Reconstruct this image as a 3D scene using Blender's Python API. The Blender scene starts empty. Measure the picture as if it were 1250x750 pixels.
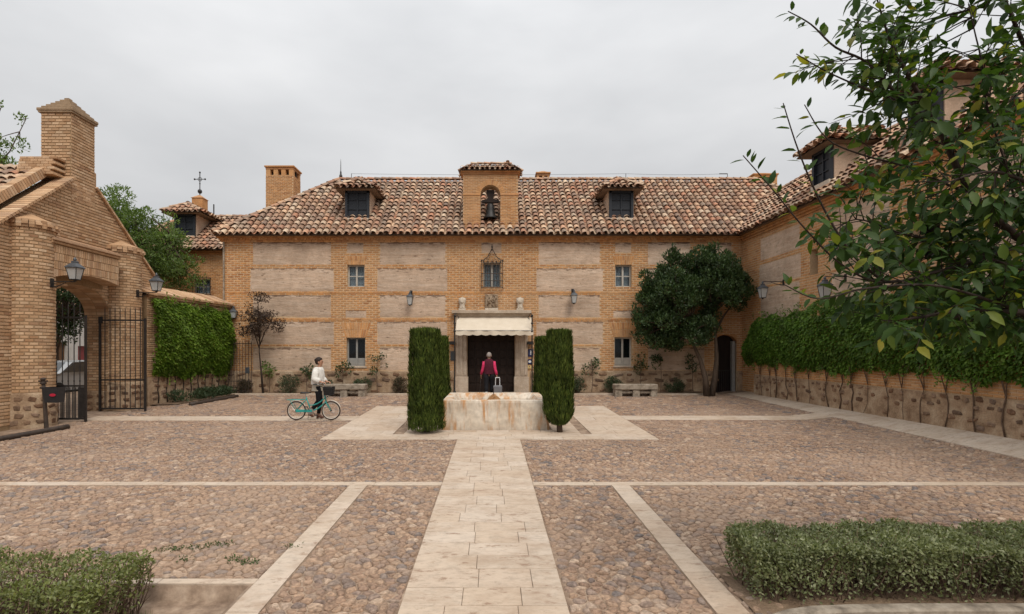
import bpy, bmesh, math, random
import numpy as np
from mathutils import Vector, Matrix

random.seed(7)
rng = np.random.default_rng(7)
R = math.radians
scene = bpy.context.scene
COL = scene.collection

# ------------------------------------------------------------------ camera
CZ = 2.147                                   # eye height above the foot of the view
cam_d = bpy.data.cameras.new('camera')
cam = bpy.data.objects.new('camera', cam_d)
COL.objects.link(cam)
cam.location = (0, 0, CZ)
cam.rotation_euler = (R(90), 0, 0)
cam_d.sensor_width = 36
cam_d.lens = 650 / 1250 * 36
cam_d.shift_x = 25 / 1250
cam_d.shift_y = 55 / 1250
cam_d.clip_start = .05
cam_d.clip_end = 3000
scene.camera = cam

# ------------------------------------------------------------------ sky and sun (overcast)
SUN_EL, SUN_AZ = R(52), R(158)               # high, behind the camera and a little to the right
world = bpy.data.worlds.new('World')
scene.world = world
world.use_nodes = True
wn, wl = world.node_tree.nodes, world.node_tree.links
wn.clear()
w_out = wn.new('ShaderNodeOutputWorld')
w_bg = wn.new('ShaderNodeBackground')
w_bg.inputs['Strength'].default_value = .088
sky = wn.new('ShaderNodeTexSky')
sky.sky_type = 'NISHITA'
sky.sun_disc = False
sky.sun_elevation = SUN_EL
sky.sun_rotation = SUN_AZ
sky.dust_density = 3
tc = wn.new('ShaderNodeTexCoord')
sep = wn.new('ShaderNodeSeparateXYZ')
wl.new(tc.outputs['Generated'], sep.inputs[0])
mp = wn.new('ShaderNodeMapping')
mp.inputs['Scale'].default_value = (1.0, 1.0, 2.6)
wl.new(tc.outputs['Generated'], mp.inputs[0])
nz = wn.new('ShaderNodeTexNoise')
nz.inputs['Scale'].default_value = 1.7
nz.inputs['Detail'].default_value = 5
nz.inputs['Roughness'].default_value = .5
wl.new(mp.outputs[0], nz.inputs['Vector'])
cr = wn.new('ShaderNodeValToRGB')
cr.color_ramp.elements[0].position = .32
cr.color_ramp.elements[0].color = (4.7, 4.78, 4.9, 1)
cr.color_ramp.elements[1].position = .68
cr.color_ramp.elements[1].color = (6.5, 6.52, 6.58, 1)
wl.new(nz.outputs['Fac'], cr.inputs[0])
# overcast luminance law: three times brighter at the zenith than at the horizon
mr = wn.new('ShaderNodeMapRange')
mr.inputs['From Min'].default_value = 0
mr.inputs['From Max'].default_value = 1
mr.inputs['To Min'].default_value = .87
mr.inputs['To Max'].default_value = 2.7
pw = wn.new('ShaderNodeMath'); pw.operation = 'POWER'; pw.inputs[1].default_value = 1.9
mx0 = wn.new('ShaderNodeMath'); mx0.operation = 'MAXIMUM'; mx0.inputs[1].default_value = 0
wl.new(sep.outputs['Z'], mx0.inputs[0])
wl.new(mx0.outputs[0], pw.inputs[0])
wl.new(pw.outputs[0], mr.inputs['Value'])
mul = wn.new('ShaderNodeVectorMath'); mul.operation = 'SCALE'
wl.new(cr.outputs[0], mul.inputs[0])
wl.new(mr.outputs[0], mul.inputs['Scale'])
mixw = wn.new('ShaderNodeMix'); mixw.data_type = 'RGBA'
mixw.inputs['Factor'].default_value = .96
wl.new(sky.outputs[0], mixw.inputs['A'])
wl.new(mul.outputs[0], mixw.inputs['B'])
wl.new(mixw.outputs['Result'], w_bg.inputs['Color'])
wl.new(w_bg.outputs[0], w_out.inputs['Surface'])

sun_d = bpy.data.lights.new('sun', 'SUN')
sun_d.energy = 1.5
sun_d.angle = R(24)
sun_d.color = (1, .93, .83)
sun = bpy.data.objects.new('sun', sun_d)
COL.objects.link(sun)
sun.rotation_euler = (R(90) - SUN_EL, 0, math.pi - SUN_AZ)
sun.location = (6, -12, 20)
# direction check: light travels towards +Y (onto the facade) and down
scene.view_settings.view_transform = 'Standard'
scene.view_settings.look = 'None'
scene.view_settings.exposure = .32
scene.view_settings.gamma = 1

# ------------------------------------------------------------------ pixel helpers (photo 1250 x 750)
F, PX, PY = 650.0, 600.0, 430.0
FY = 21.1                                    # depth of the main facade
def wx(px, Y): return (px - PX) * Y / F
def wz(py, Y): return CZ + (PY - py) * Y / F
def FX(px): return wx(px, FY)
def FZ(py): return wz(py, FY)
def sstep(a, b, t):
    t = min(1, max(0, (t - a) / (b - a)))
    return t * t * (3 - 2 * t)
def G(x, y):
    """height of the courtyard ground: rises gently to the facade and at the right margin"""
    z = .0246 * min(max(y, -12), 24)
    amp = .30 - .18 * min(1, max(0, (y - 10) / 11))
    return z + amp * sstep(8.3, 10.2, x) * sstep(40, 14, x)
def gpt(px, py):
    """photo pixel to a point of the (plane) courtyard ground"""
    Y = F * CZ / (py - PY + .0246 * F)
    return wx(px, Y), Y

# ------------------------------------------------------------------ object helpers
def tag(o, label=None, cat=None, group=None, kind=None):
    if label: o['label'] = label
    if cat: o['category'] = cat
    if group: o['group'] = group
    if kind: o['kind'] = kind
    return o
def wloc(o):
    v = Vector((0, 0, 0))
    while o is not None:
        v += o.location
        o = o.parent
    return v
def thing(name, label, cat, loc=(0, 0, 0), group=None, rz=0):
    o = bpy.data.objects.new(name, None)
    COL.objects.link(o)
    o.location = loc
    o.rotation_euler = (0, 0, rz)
    o.empty_display_size = .2
    return tag(o, label, cat, group)
def link_mesh(name, me, mat, parent=None, loc=(0, 0, 0)):
    o = bpy.data.objects.new(name, me)
    if mat is not None and not me.materials:
        for m in (mat if isinstance(mat, (list, tuple)) else [mat]): me.materials.append(m)
    COL.objects.link(o)
    o.location = loc
    if parent is not None: o.parent = parent
    return o
def copy_tree(o, parent=None):
    c = o.copy()
    COL.objects.link(c)
    c.parent = parent
    for ch in o.children: copy_tree(ch, c)
    return c

class MB:
    """collects shapes in world (or local) coordinates and links them as one mesh object"""
    def __init__(s): s.v, s.f, s.m = [], [], []
    def add(s, vs, fs, m=0):
        b = len(s.v)
        s.v += [tuple(v) for v in vs]
        s.f += [tuple(i + b for i in f) for f in fs]
        s.m += [m] * len(fs)
        return s
    def box(s, x0, x1, y0, y1, z0, z1, m=0):
        return s.add([(x0, y0, z0), (x1, y0, z0), (x1, y1, z0), (x0, y1, z0), (x0, y0, z1), (x1, y0, z1), (x1, y1, z1), (x0, y1, z1)],
                     [(0, 3, 2, 1), (4, 5, 6, 7), (0, 1, 5, 4), (1, 2, 6, 5), (2, 3, 7, 6), (3, 0, 4, 7)], m)
    def bbox(s, x0, x1, y0, y1, z0, z1, b=.01, m=0):
        """box with chamfered edges"""
        bm = bmesh.new()
        bmesh.ops.create_cube(bm, size=1)
        for v in bm.verts:
            v.co = Vector(((x0 + x1) / 2 + v.co.x * (x1 - x0), (y0 + y1) / 2 + v.co.y * (y1 - y0), (z0 + z1) / 2 + v.co.z * (z1 - z0)))
        bmesh.ops.bevel(bm, geom=bm.edges[:], offset=min(b, abs(x1 - x0) * .4, abs(y1 - y0) * .4, abs(z1 - z0) * .4), segments=1, affect='EDGES')
        bm.verts.index_update()
        s.add([v.co.copy() for v in bm.verts], [tuple(v.index for v in f.verts) for f in bm.faces], m)
        bm.free()
        return s
    def quad(s, a, b, c, d, m=0): return s.add([a, b, c, d], [(0, 1, 2, 3)], m)
    def rings(s, rings, caps=True, m=0, closed=True):
        n = len(rings[0])
        vs = [p for r in rings for p in r]
        fs = []
        for i in range(len(rings) - 1):
            for j in range(n if closed else n - 1):
                k = (j + 1) % n
                fs.append((i * n + j, i * n + k, (i + 1) * n + k, (i + 1) * n + j))
        if caps and closed:
            fs.append(tuple(range(n))[::-1])
            fs.append(tuple((len(rings) - 1) * n + j for j in range(n)))
        return s.add(vs, fs, m)
    def tube(s, pts, r, n=8, caps=True, m=0, flat=1.0):
        pts = [Vector(p) for p in pts]
        rr = r if isinstance(r, (list, tuple)) else [r] * len(pts)
        out, up = [], None
        for i, p in enumerate(pts):
            t = (pts[min(i + 1, len(pts) - 1)] - pts[max(i - 1, 0)])
            if t.length < 1e-9: t = Vector((0, 0, 1))
            t.normalize()
            if up is None:
                up = Vector((0, 0, 1)) if abs(t.z) < .9 else Vector((1, 0, 0))
            a = t.cross(up)
            if a.length < 1e-6: a = t.orthogonal()
            a.normalize()
            b = a.cross(t).normalized()
            up = b
            out.append([p + a * math.cos(2 * math.pi * k / n) * rr[i] + b * math.sin(2 * math.pi * k / n) * rr[i] * flat for k in range(n)])
        return s.rings(out, caps, m)
    def lathe(s, prof, c=(0, 0, 0), n=16, m=0, a0=0, a1=2 * math.pi, ex=1, ey=1):
        full = abs(a1 - a0 - 2 * math.pi) < 1e-6
        k = n if full else n + 1
        rs = [[(c[0] + r * ex * math.cos(a0 + (a1 - a0) * j / n), c[1] + r * ey * math.sin(a0 + (a1 - a0) * j / n), c[2] + z) for j in range(k)] for r, z in prof]
        return s.rings(rs, full, m, closed=full)
    def prism(s, poly, f0, f1, m=0):
        """poly: 2d points, f0/f1 map a 2d point to the near and far 3d point"""
        n = len(poly)
        vs = [f0(*p) for p in poly] + [f1(*p) for p in poly]
        fs = [tuple(range(n)), tuple(range(2 * n - 1, n - 1, -1))]
        fs += [(j, j + n, (j + 1) % n + n, (j + 1) % n) for j in range(n)]
        return s.add(vs, fs, m)
    def ball(s, c, rx, ry, rz, n=10, k=7, m=0, rough=0):
        rs = []
        for i in range(k + 1):
            a = -math.pi / 2 + math.pi * i / k
            rs.append([])
            for j in range(n):
                q = 1 + (random.uniform(-rough, rough) if rough else 0)
                rs[-1].append((c[0] + rx * q * max(.02, math.cos(a)) * math.cos(2 * math.pi * j / n), c[1] + ry * q * max(.02, math.cos(a)) * math.sin(2 * math.pi * j / n), c[2] + rz * q * math.sin(a)))
        return s.rings(rs, True, m)
    def build(s, name, mat, parent=None, smooth=False, loc=None, fix=True, kind=None, label=None):
        me = bpy.data.meshes.new(name)
        o0 = wloc(parent) if parent is not None else Vector((0, 0, 0))
        l = Vector(loc) if loc is not None else o0
        vs = [(v[0] - l[0], v[1] - l[1], v[2] - l[2]) for v in s.v] if (l.length > 0) else s.v
        me.from_pydata(vs, [], s.f)
        if len(set(s.m)) > 1: me.polygons.foreach_set('material_index', s.m)
        if fix and len(s.f) < 60000:
            bm = bmesh.new(); bm.from_mesh(me)
            bmesh.ops.recalc_face_normals(bm, faces=bm.faces[:])
            bm.to_mesh(me); bm.free()
        if smooth: me.polygons.foreach_set('use_smooth', [True] * len(me.polygons))
        me.update()
        o = link_mesh(name, me, mat, parent, (l - o0) if parent is not None else l)
        if kind: o['kind'] = kind
        if label: o['label'] = label
        return o

def np_mesh(name, V, Fc, mat, parent=None, kind=None, smooth=False):
    """V (n,3), Fc (m,k): fast mesh of equal sided faces, in world coordinates"""
    me = bpy.data.meshes.new(name)
    if parent is not None:
        w = wloc(parent); V = V - np.array([w.x, w.y, w.z])
    k = Fc.shape[1]
    me.vertices.add(len(V)); me.vertices.foreach_set('co', V.astype(np.float32).ravel())
    me.loops.add(Fc.size); me.loops.foreach_set('vertex_index', Fc.astype(np.int32).ravel())
    me.polygons.add(len(Fc))
    me.polygons.foreach_set('loop_start', np.arange(0, Fc.size, k, dtype=np.int32))
    me.polygons.foreach_set('loop_total', np.full(len(Fc), k, dtype=np.int32))
    if smooth: me.polygons.foreach_set('use_smooth', np.ones(len(Fc), dtype=bool))
    me.update(); me.validate()
    o = link_mesh(name, me, mat, parent)
    if kind: o['kind'] = kind
    return o
def unit(a): return a / np.maximum(1e-9, np.linalg.norm(a, axis=-1, keepdims=True))
def leaf_arrays(P, D, N, L, W, fold=.25, droop=0):
    """diamond leaves folded at the midrib: two triangles each"""
    D = unit(D); S = unit(np.cross(D, N)); N = unit(np.cross(S, D))
    L = L[:, None]; W = W[:, None]
    b = P
    t = P + D * L - N * (L * droop)
    m = P + D * L * .45
    l = m + S * W * .5 + N * W * fold
    r = m - S * W * .5 + N * W * fold
    V = np.stack([b, l, t, r], 1).reshape(-1, 3)
    i = np.arange(len(P))[:, None] * 4
    Fc = np.concatenate([i + np.array([[0, 2, 1]]), i + np.array([[0, 3, 2]])], 1).reshape(-1, 3)
    return V, Fc
def rdir(n):
    v = rng.normal(size=(n, 3))
    return unit(v)

# ------------------------------------------------------------------ materials
def new_mat(name):
    m = bpy.data.materials.new(name)
    m.use_nodes = True
    nt = m.node_tree
    return m, nt, nt.nodes['Principled BSDF']
def nd(nt, typ, **kw):
    n = nt.nodes.new('ShaderNode' + typ)
    for k, v in kw.items():
        if k in ('operation', 'data_type', 'blend_type', 'noise_dimensions', 'feature', 'distance', 'interpolation_type'): setattr(n, k, v)
        else:
            k = k.replace('_', ' ')
            if hasattr(v, 'node'): nt.links.new(v, n.inputs[k])
            else: n.inputs[k].default_value = v
    return n
def ramp(nt, fac, cols, pos=None):
    n = nt.nodes.new('ShaderNodeValToRGB')
    e = n.color_ramp.elements
    k = len(cols)
    while len(e) < k: e.new(.5)
    for i in range(k):
        e[i].position = pos[i] if pos else i / max(1, k - 1)
        c = cols[i]
        e[i].color = (c, c, c, 1) if isinstance(c, (int, float)) else (*c, 1)
    nt.links.new(fac, n.inputs[0])
    return n.outputs[0]
def coords(nt, scale=(1, 1, 1), obj=False):
    if obj: src = nd(nt, 'TexCoord').outputs['Object']
    else: src = nd(nt, 'NewGeometry').outputs['Position']
    if scale == (1, 1, 1): return src
    m = nd(nt, 'Mapping', Vector=src, Scale=scale)
    return m.outputs[0]
def noise(nt, vec, scale, detail=4, rough=.55):
    return nd(nt, 'TexNoise', Vector=vec, Scale=scale, Detail=detail, Roughness=rough).outputs['Fac']
def mixc(nt, fac, a, b, blend='MIX'):
    n = nt.nodes.new('ShaderNodeMix'); n.data_type = 'RGBA'; n.blend_type = blend
    for k, v in (('Factor', fac), ('A', a), ('B', b)):
        # RGBA sockets live after the float and vector ones
        idx = {'Factor': 0, 'A': 6, 'B': 7}[k]
        if hasattr(v, 'node'): nt.links.new(v, n.inputs[idx])
        else: n.inputs[idx].default_value = (*v, 1) if isinstance(v, tuple) else v
    return n.outputs[2]
def bump(nt, bsdf, h, strength, dist=.02, prev=None):
    b = nd(nt, 'Bump', Height=h, Strength=strength, Distance=dist)
    if prev is not None: nt.links.new(prev, b.inputs['Normal'])
    if bsdf is not None: nt.links.new(b.outputs[0], bsdf.inputs['Normal'])
    return b.outputs[0]
def rnd_value(nt, island=True, objr=True):
    a = nd(nt, 'NewGeometry').outputs['Random Per Island'] if island else None
    b = nd(nt, 'ObjectInfo').outputs['Random'] if objr else None
    if a is None: return b
    if b is None: return a
    s = nd(nt, 'Math', operation='ADD'); nt.links.new(a, s.inputs[0]); nt.links.new(b, s.inputs[1])
    f = nd(nt, 'Math', operation='FRACT'); nt.links.new(s.outputs[0], f.inputs[0])
    return f.outputs[0]
def M_island(name, cols, rough=.85, ns=6, amt=.25, bs=60, bst=.25, spec=.2, pos=None, objr=True, grime=None, gs=.8, gamt=.5):
    """one colour for each loose piece, broken up by noise"""
    m, nt, b = new_mat(name)
    c = ramp(nt, rnd_value(nt, True, objr), cols, pos)
    p = coords(nt)
    k = ramp(nt, noise(nt, p, ns), [1 - amt, 1 + amt * .6], [.3, .7])
    c = mixc(nt, 1.0, c, k, 'MULTIPLY')
    if grime:
        g = ramp(nt, noise(nt, p, gs, 6, .65), [0, gamt], [.45, .7])
        c = mixc(nt, g, c, grime)
    nt.links.new(c, b.inputs['Base Color'])
    b.inputs['Roughness'].default_value = rough
    b.inputs['Specular IOR Level'].default_value = spec
    if bst: bump(nt, b, noise(nt, p, bs, 3), bst, .01)
    return m
def M_noise(name, cols, scale=3, rough=.85, pos=None, stretch=(1, 1, 1), bs=40, bst=.3, spec=.25, metal=0, detail=6, obj=False, bd=.01, fine=.15, fs=25, objvar=0):
    m, nt, b = new_mat(name)
    p = coords(nt, stretch, obj)
    c = ramp(nt, noise(nt, p, scale, detail, .6), cols, pos or ([.5] if len(cols) == 1 else [.3 + .4 * i / (len(cols) - 1) for i in range(len(cols))]))
    if fine:
        p2 = coords(nt, (1, 1, 1), obj)
        c = mixc(nt, 1.0, c, ramp(nt, noise(nt, p2, fs, 3), [1 - fine, 1 + fine * .7], [.3, .7]), 'MULTIPLY')
    if objvar:
        c = mixc(nt, 1.0, c, ramp(nt, nd(nt, 'ObjectInfo').outputs['Random'], [1 - objvar, 1 + objvar * .6]), 'MULTIPLY')
    nt.links.new(c, b.inputs['Base Color'])
    b.inputs['Roughness'].default_value = rough
    b.inputs['Metallic'].default_value = metal
    b.inputs['Specular IOR Level'].default_value = spec
    if bst: bump(nt, b, noise(nt, p, bs, 4), bst, bd)
    return m
def M_leaf(name, cols, trans=.3, rough=.45, spec=.4, pos=None, clump=1.2, camt=.35):
    m, nt, b = new_mat(name)
    c = ramp(nt, rnd_value(nt, True, True), cols, pos)
    k = ramp(nt, noise(nt, coords(nt), clump, 3), [1 - camt, 1 + camt * .5], [.3, .7])
    c = mixc(nt, 1.0, c, k, 'MULTIPLY')
    nt.links.new(c, b.inputs['Base Color'])
    b.inputs['Roughness'].default_value = rough
    b.inputs['Specular IOR Level'].default_value = spec
    t = nd(nt, 'BsdfTranslucent')
    nt.links.new(mixc(nt, 1.0, c, (1.15, 1.25, .5), 'MULTIPLY'), t.inputs['Color'])
    mx = nd(nt, 'MixShader', Fac=trans)
    nt.links.new(b.outputs[0], mx.inputs[1]); nt.links.new(t.outputs[0], mx.inputs[2])
    nt.links.new(mx.outputs[0], nt.nodes['Material Output'].inputs['Surface'])
    return m
def M_plain(name, col, rough=.6, metal=0, spec=.4, var=.12, bst=.08):
    return M_noise(name, [tuple(c * (1 - var) for c in col), tuple(min(1, c * (1 + var)) for c in col)], 7, rough, metal=metal, spec=spec, bst=bst, obj=True, fine=.06)

MT = {}
MT['brick'] = M_island('brick', [(.44, .20, .078), (.54, .268, .105), (.575, .305, .13), (.49, .232, .09), (.60, .35, .175), (.38, .165, .068)], .9, 5, .25, 70, .3, grime=(.50, .31, .165), gs=.6, gamt=.55, objr=False)
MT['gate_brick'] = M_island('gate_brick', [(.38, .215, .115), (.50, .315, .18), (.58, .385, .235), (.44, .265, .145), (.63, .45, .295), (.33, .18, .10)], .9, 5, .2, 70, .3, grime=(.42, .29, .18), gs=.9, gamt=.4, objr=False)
MT['mortar'] = M_noise('mortar', [(.52, .36, .215), (.61, .44, .28)], 2, .95, bs=50, bst=.4)
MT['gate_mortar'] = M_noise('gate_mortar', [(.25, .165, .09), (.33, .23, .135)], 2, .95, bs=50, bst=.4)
MT['tile'] = M_island('roof_tile', [(.27, .165, .11), (.48, .275, .17), (.68, .47, .31), (.33, .22, .16), (.54, .255, .15), (.22, .16, .125), (.68, .52, .37), (.44, .27, .175), (.29, .20, .15), (.58, .33, .205), (.38, .27, .195), (.63, .47, .33)], .9, 11, .35, 90, .5, grime=(.24, .175, .135), gs=1.3, gamt=.5, objr=False)
MT['tile_bed'] = M_noise('tile_bed', [(.16, .115, .085), (.24, .17, .12)], 3, .95)
MT['stone_mortar'] = M_noise('rubble_mortar', [(.20, .125, .075), (.36, .25, .16), (.47, .36, .25)], 3.2, .95, bs=25, bst=.6, bd=.03)
MT['rubble'] = M_island('rubble_stone', [(.13, .075, .047), (.20, .115, .07), (.26, .165, .105), (.115, .075, .052), (.30, .20, .135), (.18, .125, .092)], .9, 9, .4, 40, .7)
MT['cobble'] = M_island('cobblestone', [(.335, .218, .148), (.41, .275, .187), (.28, .183, .128), (.365, .24, .16), (.49, .365, .27), (.24, .172, .138), (.355, .23, .155), (.18, .156, .148), (.385, .265, .183), (.30, .196, .134), (.22, .174, .156)], .85, 28, .5, 80, .9, spec=.25, grime=(.40, .285, .205), gs=.5, gamt=.7)
MT['bed'] = M_noise('cobble_mortar', [(.15, .10, .07), (.27, .19, .133), (.40, .30, .22)], 5, .95, bs=45, bst=.5)
def mat_slab():
    m, nt, b = new_mat('limestone_slab')
    p = coords(nt)
    c = ramp(nt, rnd_value(nt, False, True), [(.49, .38, .285), (.53, .43, .335), (.505, .395, .295), (.55, .455, .365), (.485, .39, .30)])
    st = coords(nt, (1.0, 3.4, 4))
    v = ramp(nt, noise(nt, coords(nt, (1.0, 2.0, 2)), 9, 9, .75), [.74, 1.0, 1.1], [.33, .5, .7])
    c = mixc(nt, 1.0, c, v, 'MULTIPLY')
    g = ramp(nt, noise(nt, coords(nt, (1, 1.8, 1)), 1.7, 8, .72), [0, .75], [.46, .66])
    c = mixc(nt, g, c, (.37, .265, .185))
    d = ramp(nt, noise(nt, coords(nt, (1.0, 2.3, 2)), 5, 9, .75), [.8, 0], [.36, .44])
    c = mixc(nt, d, c, (.25, .155, .10))
    nt.links.new(c, b.inputs['Base Color'])
    b.inputs['Roughness'].default_value = .72
    b.inputs['Specular IOR Level'].default_value = .3
    bump(nt, b, noise(nt, coords(nt, (1.0, 2.0, 2)), 14, 7, .7), .5, .014)
    return m
MT['slab'] = mat_slab()
MT['soil'] = M_noise('garden_soil', [(.12, .075, .048), (.20, .135, .088), (.27, .19, .125)], 3, .98, bs=30, bst=.8, bd=.03)
MT['asphalt'] = M_noise('street_asphalt', [(.05, .05, .05), (.075, .072, .068)], 2, .9, bs=120, bst=.4)
MT['ground'] = M_noise('ground_earth', [(.20, .14, .095), (.27, .195, .13)], .6, .95, bs=20, bst=.5)
def mat_tapial():
    m, nt, b = new_mat('rammed_earth')
    p = coords(nt)
    lay = coords(nt, (1.1, 1.1, 14))
    c = ramp(nt, noise(nt, lay, 1.1, 7, .6), [(.49, .35, .25), (.57, .425, .315), (.62, .485, .375)], [.3, .5, .68])
    big = ramp(nt, noise(nt, p, .7, 4), [.82, 1.1], [.3, .7])
    c = mixc(nt, 1.0, c, big, 'MULTIPLY')
    c = mixc(nt, 1.0, c, ramp(nt, noise(nt, p, 5, 8, .75), [.78, 1.08], [.3, .66]), 'MULTIPLY')
    # eroded dark seams: long thin blotches
    seam = coords(nt, (2.6, 2.6, 9))
    s = ramp(nt, noise(nt, seam, 1.0, 6, .7), [.9, 0], [.33, .39])
    c = mixc(nt, s, c, (.20, .135, .095))
    # the upper edge of each lift has crumbled most
    at = nd(nt, 'Attribute'); at.attribute_name = 'wear'
    sm = nd(nt, 'Math', operation='MULTIPLY'); nt.links.new(at.outputs['Fac'], sm.inputs[0]); sm.inputs[1].default_value = .30
    sa = nd(nt, 'Math', operation='SUBTRACT'); nt.links.new(noise(nt, coords(nt, (3.4, 3.4, 12)), 1.3, 7, .72), sa.inputs[0]); nt.links.new(sm.outputs[0], sa.inputs[1])
    s = ramp(nt, sa.outputs[0], [.85, .5, 0], [.22, .265, .31])
    c = mixc(nt, s, c, (.17, .11, .075))
    pit = ramp(nt, noise(nt, p, 11, 3), [.7, 0], [.28, .34])
    c = mixc(nt, pit, c, (.19, .13, .09))
    c = mixc(nt, 1.0, c, ramp(nt, nd(nt, 'ObjectInfo').outputs['Random'], [.9, 1.08]), 'MULTIPLY')
    nt.links.new(c, b.inputs['Base Color'])
    b.inputs['Roughness'].default_value = .95
    b.inputs['Specular IOR Level'].default_value = .1
    n1 = bump(nt, None, noise(nt, seam, 1.0, 6, .7), .7, .04)
    bump(nt, b, noise(nt, lay, 6, 6), .4, .015, n1)
    return m
MT['tapial'] = mat_tapial()
MT['pale_stone'] = M_noise('pale_carved_stone', [(.34, .26, .19), (.46, .37, .285), (.53, .45, .36)], 3, .85, bs=50, bst=.3)
MT['white_stone'] = M_noise('white_carved_stone', [(.48, .40, .31), (.64, .56, .46)], 9, .85, bs=60, bst=.3)
MT['grey_stone'] = M_noise('weathered_grey_stone', [(.13, .105, .08), (.30, .25, .195), (.42, .36, .29)], 6, .9, bs=40, bst=.6)
MT['crest_stone'] = M_noise('crest_stone', [(.14, .10, .07), (.30, .22, .15), (.40, .31, .22)], 8, .9, bs=40, bst=.6)
def mat_fountain():
    m, nt, b = new_mat('stained_travertine')
    p = coords(nt)
    c = ramp(nt, noise(nt, p, 2.2, 6, .6), [(.50, .40, .30), (.64, .55, .44), (.72, .64, .54)], [.3, .5, .7])
    run = coords(nt, (3.4, 3.4, .45))
    s = ramp(nt, noise(nt, run, 1.25, 6, .65), [0, .9], [.50, .62])
    c = mixc(nt, s, c, (.50, .23, .07))
    s2 = ramp(nt, noise(nt, coords(nt, (6, 6, .9)), 1.6, 5, .6), [0, .6], [.55, .72])
    c = mixc(nt, s2, c, (.27, .15, .075))
    g = ramp(nt, noise(nt, p, 9, 4), [.82, 1.1], [.3, .7])
    c = mixc(nt, 1.0, c, g, 'MULTIPLY')
    nt.links.new(c, b.inputs['Base Color'])
    b.inputs['Roughness'].default_value = .6
    bump(nt, b, noise(nt, p, 22, 5), .2, .01)
    return m
MT['fountain'] = mat_fountain()
MT['iron'] = M_noise('black_iron', [(.012, .011, .011), (.03, .026, .024)], 8, .5, spec=.4, bs=80, bst=.15, obj=True)
MT['rust_iron'] = M_noise('worn_iron', [(.03, .024, .02), (.075, .05, .037)], 8, .65, spec=.4, bs=80, bst=.25, obj=True)
MT['lead'] = M_noise('lantern_metal', [(.045, .05, .056), (.09, .098, .11)], 8, .5, spec=.5, metal=.3, bs=60, bst=.15, obj=True)
MT['wood_dark'] = M_noise('dark_door_wood', [(.012, .007, .005), (.028, .015, .01)], 3, .55, stretch=(6, 6, .6), bst=.25, obj=True)
MT['shutter'] = M_plain('dark_blue_shutter', (.014, .018, .026), .55)
MT['frame_white'] = M_plain('pale_window_frame', (.44, .41, .36), .5)
MT['frame_grey'] = M_plain('grey_window_frame', (.27, .265, .25), .5)
MT['frame_green'] = M_plain('green_grey_frame', (.17, .18, .165), .5)
MT['plaster'] = M_noise('pinkish_plaster', [(.42, .30, .215), (.52, .39, .29)], 2, .92, bs=25, bst=.3)
MT['reflection_curtain'] = M_noise('pale_reflection_curtain', [(.62, .66, .70), (.76, .78, .80)], 2, .9, stretch=(14, 1, .5), bst=.4, bs=5)  # pale bluish tone stands in for the sky reflected in the panes
MT['room'] = M_plain('dark_interior', (.02, .017, .015), .9)
def mat_glass(name, col, a=.35):
    m, nt, b = new_mat(name)
    b.inputs['Base Color'].default_value = (*col, 1)
    b.inputs['Roughness'].default_value = .04
    b.inputs['Specular IOR Level'].default_value = .9
    b.inputs['IOR'].default_value = 1.55
    tr = nd(nt, 'BsdfTransparent')
    tr.inputs[0].default_value = (.82, .86, .88, 1)
    mx = nd(nt, 'MixShader', Fac=a)
    nt.links.new(b.outputs[0], mx.inputs[1]); nt.links.new(tr.outputs[0], mx.inputs[2])
    nt.links.new(mx.outputs[0], nt.nodes['Material Output'].inputs['Surface'])
    return m
MT['glass'] = mat_glass('window_glass', (.02, .025, .03), .8)
MT['lamp_glass'] = mat_glass('frosted_lantern_glass', (.55, .57, .57), .35)
MT['fabric'] = M_noise('cream_awning_canvas', [(.62, .535, .42), (.70, .615, .50)], 3, .9, bs=200, bst=.1, fine=.05)
MT['bark'] = M_noise('grey_bark', [(.06, .042, .03), (.14, .10, .072)], 6, .9, stretch=(3, 3, .6), bs=14, bst=.9, bd=.02)
MT['bark_dark'] = M_noise('dark_bark', [(.02, .015, .012), (.055, .038, .03)], 8, .85, stretch=(3, 3, .8), bs=20, bst=.6)
MT['twig'] = M_noise('bare_twig', [(.08, .05, .034), (.17, .115, .08)], 8, .9, bst=.2)
MT['cypress'] = M_leaf('cypress_foliage', [(.03, .05, .010), (.066, .10, .018), (.11, .155, .028), (.045, .07, .014), (.17, .21, .042)], .25, .6, .2, clump=5, camt=.5)
MT['ivy_right'] = M_leaf('creeper_leaf', [(.058, .115, .016), (.10, .195, .025), (.15, .265, .038), (.072, .145, .02), (.22, .33, .065)], .4, .55, .25, clump=2.2, camt=.45)
MT['ivy_left'] = M_leaf('bright_creeper_leaf', [(.08, .145, .014), (.135, .235, .022), (.195, .30, .036), (.095, .175, .018), (.27, .35, .06)], .42, .55, .25, clump=2.5, camt=.45)
MT['oak'] = M_leaf('evergreen_leaf', [(.022, .045, .014), (.038, .07, .022), (.058, .10, .032), (.03, .056, .018), (.095, .14, .05)], .2, .45, .3, clump=2, camt=.45)
MT['apple'] = M_leaf('fruit_tree_leaf', [(.024, .055, .014), (.038, .08, .018), (.03, .065, .016), (.06, .11, .022), (.042, .082, .018), (.05, .10, .02), (.14, .19, .03), (.30, .27, .04)], .38, .5, .22, clump=2.5, camt=.25, pos=[0, .2, .4, .55, .7, .82, .92, 1])
MT['pale_tree'] = M_leaf('light_green_tree_leaf', [(.085, .14, .035), (.13, .20, .052), (.18, .25, .075), (.10, .16, .042)], .4, .5, .3)
MT['privet'] = M_leaf('hedge_leaf', [(.125, .145, .055), (.20, .225, .10), (.29, .31, .155), (.15, .18, .07), (.40, .41, .24)], .25, .45, .4, clump=4)
MT['privet_yellow'] = M_leaf('yellowish_hedge_leaf', [(.11, .135, .04), (.18, .20, .065), (.24, .26, .09), (.14, .155, .05)], .3, .45, .4, clump=4)
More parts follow.
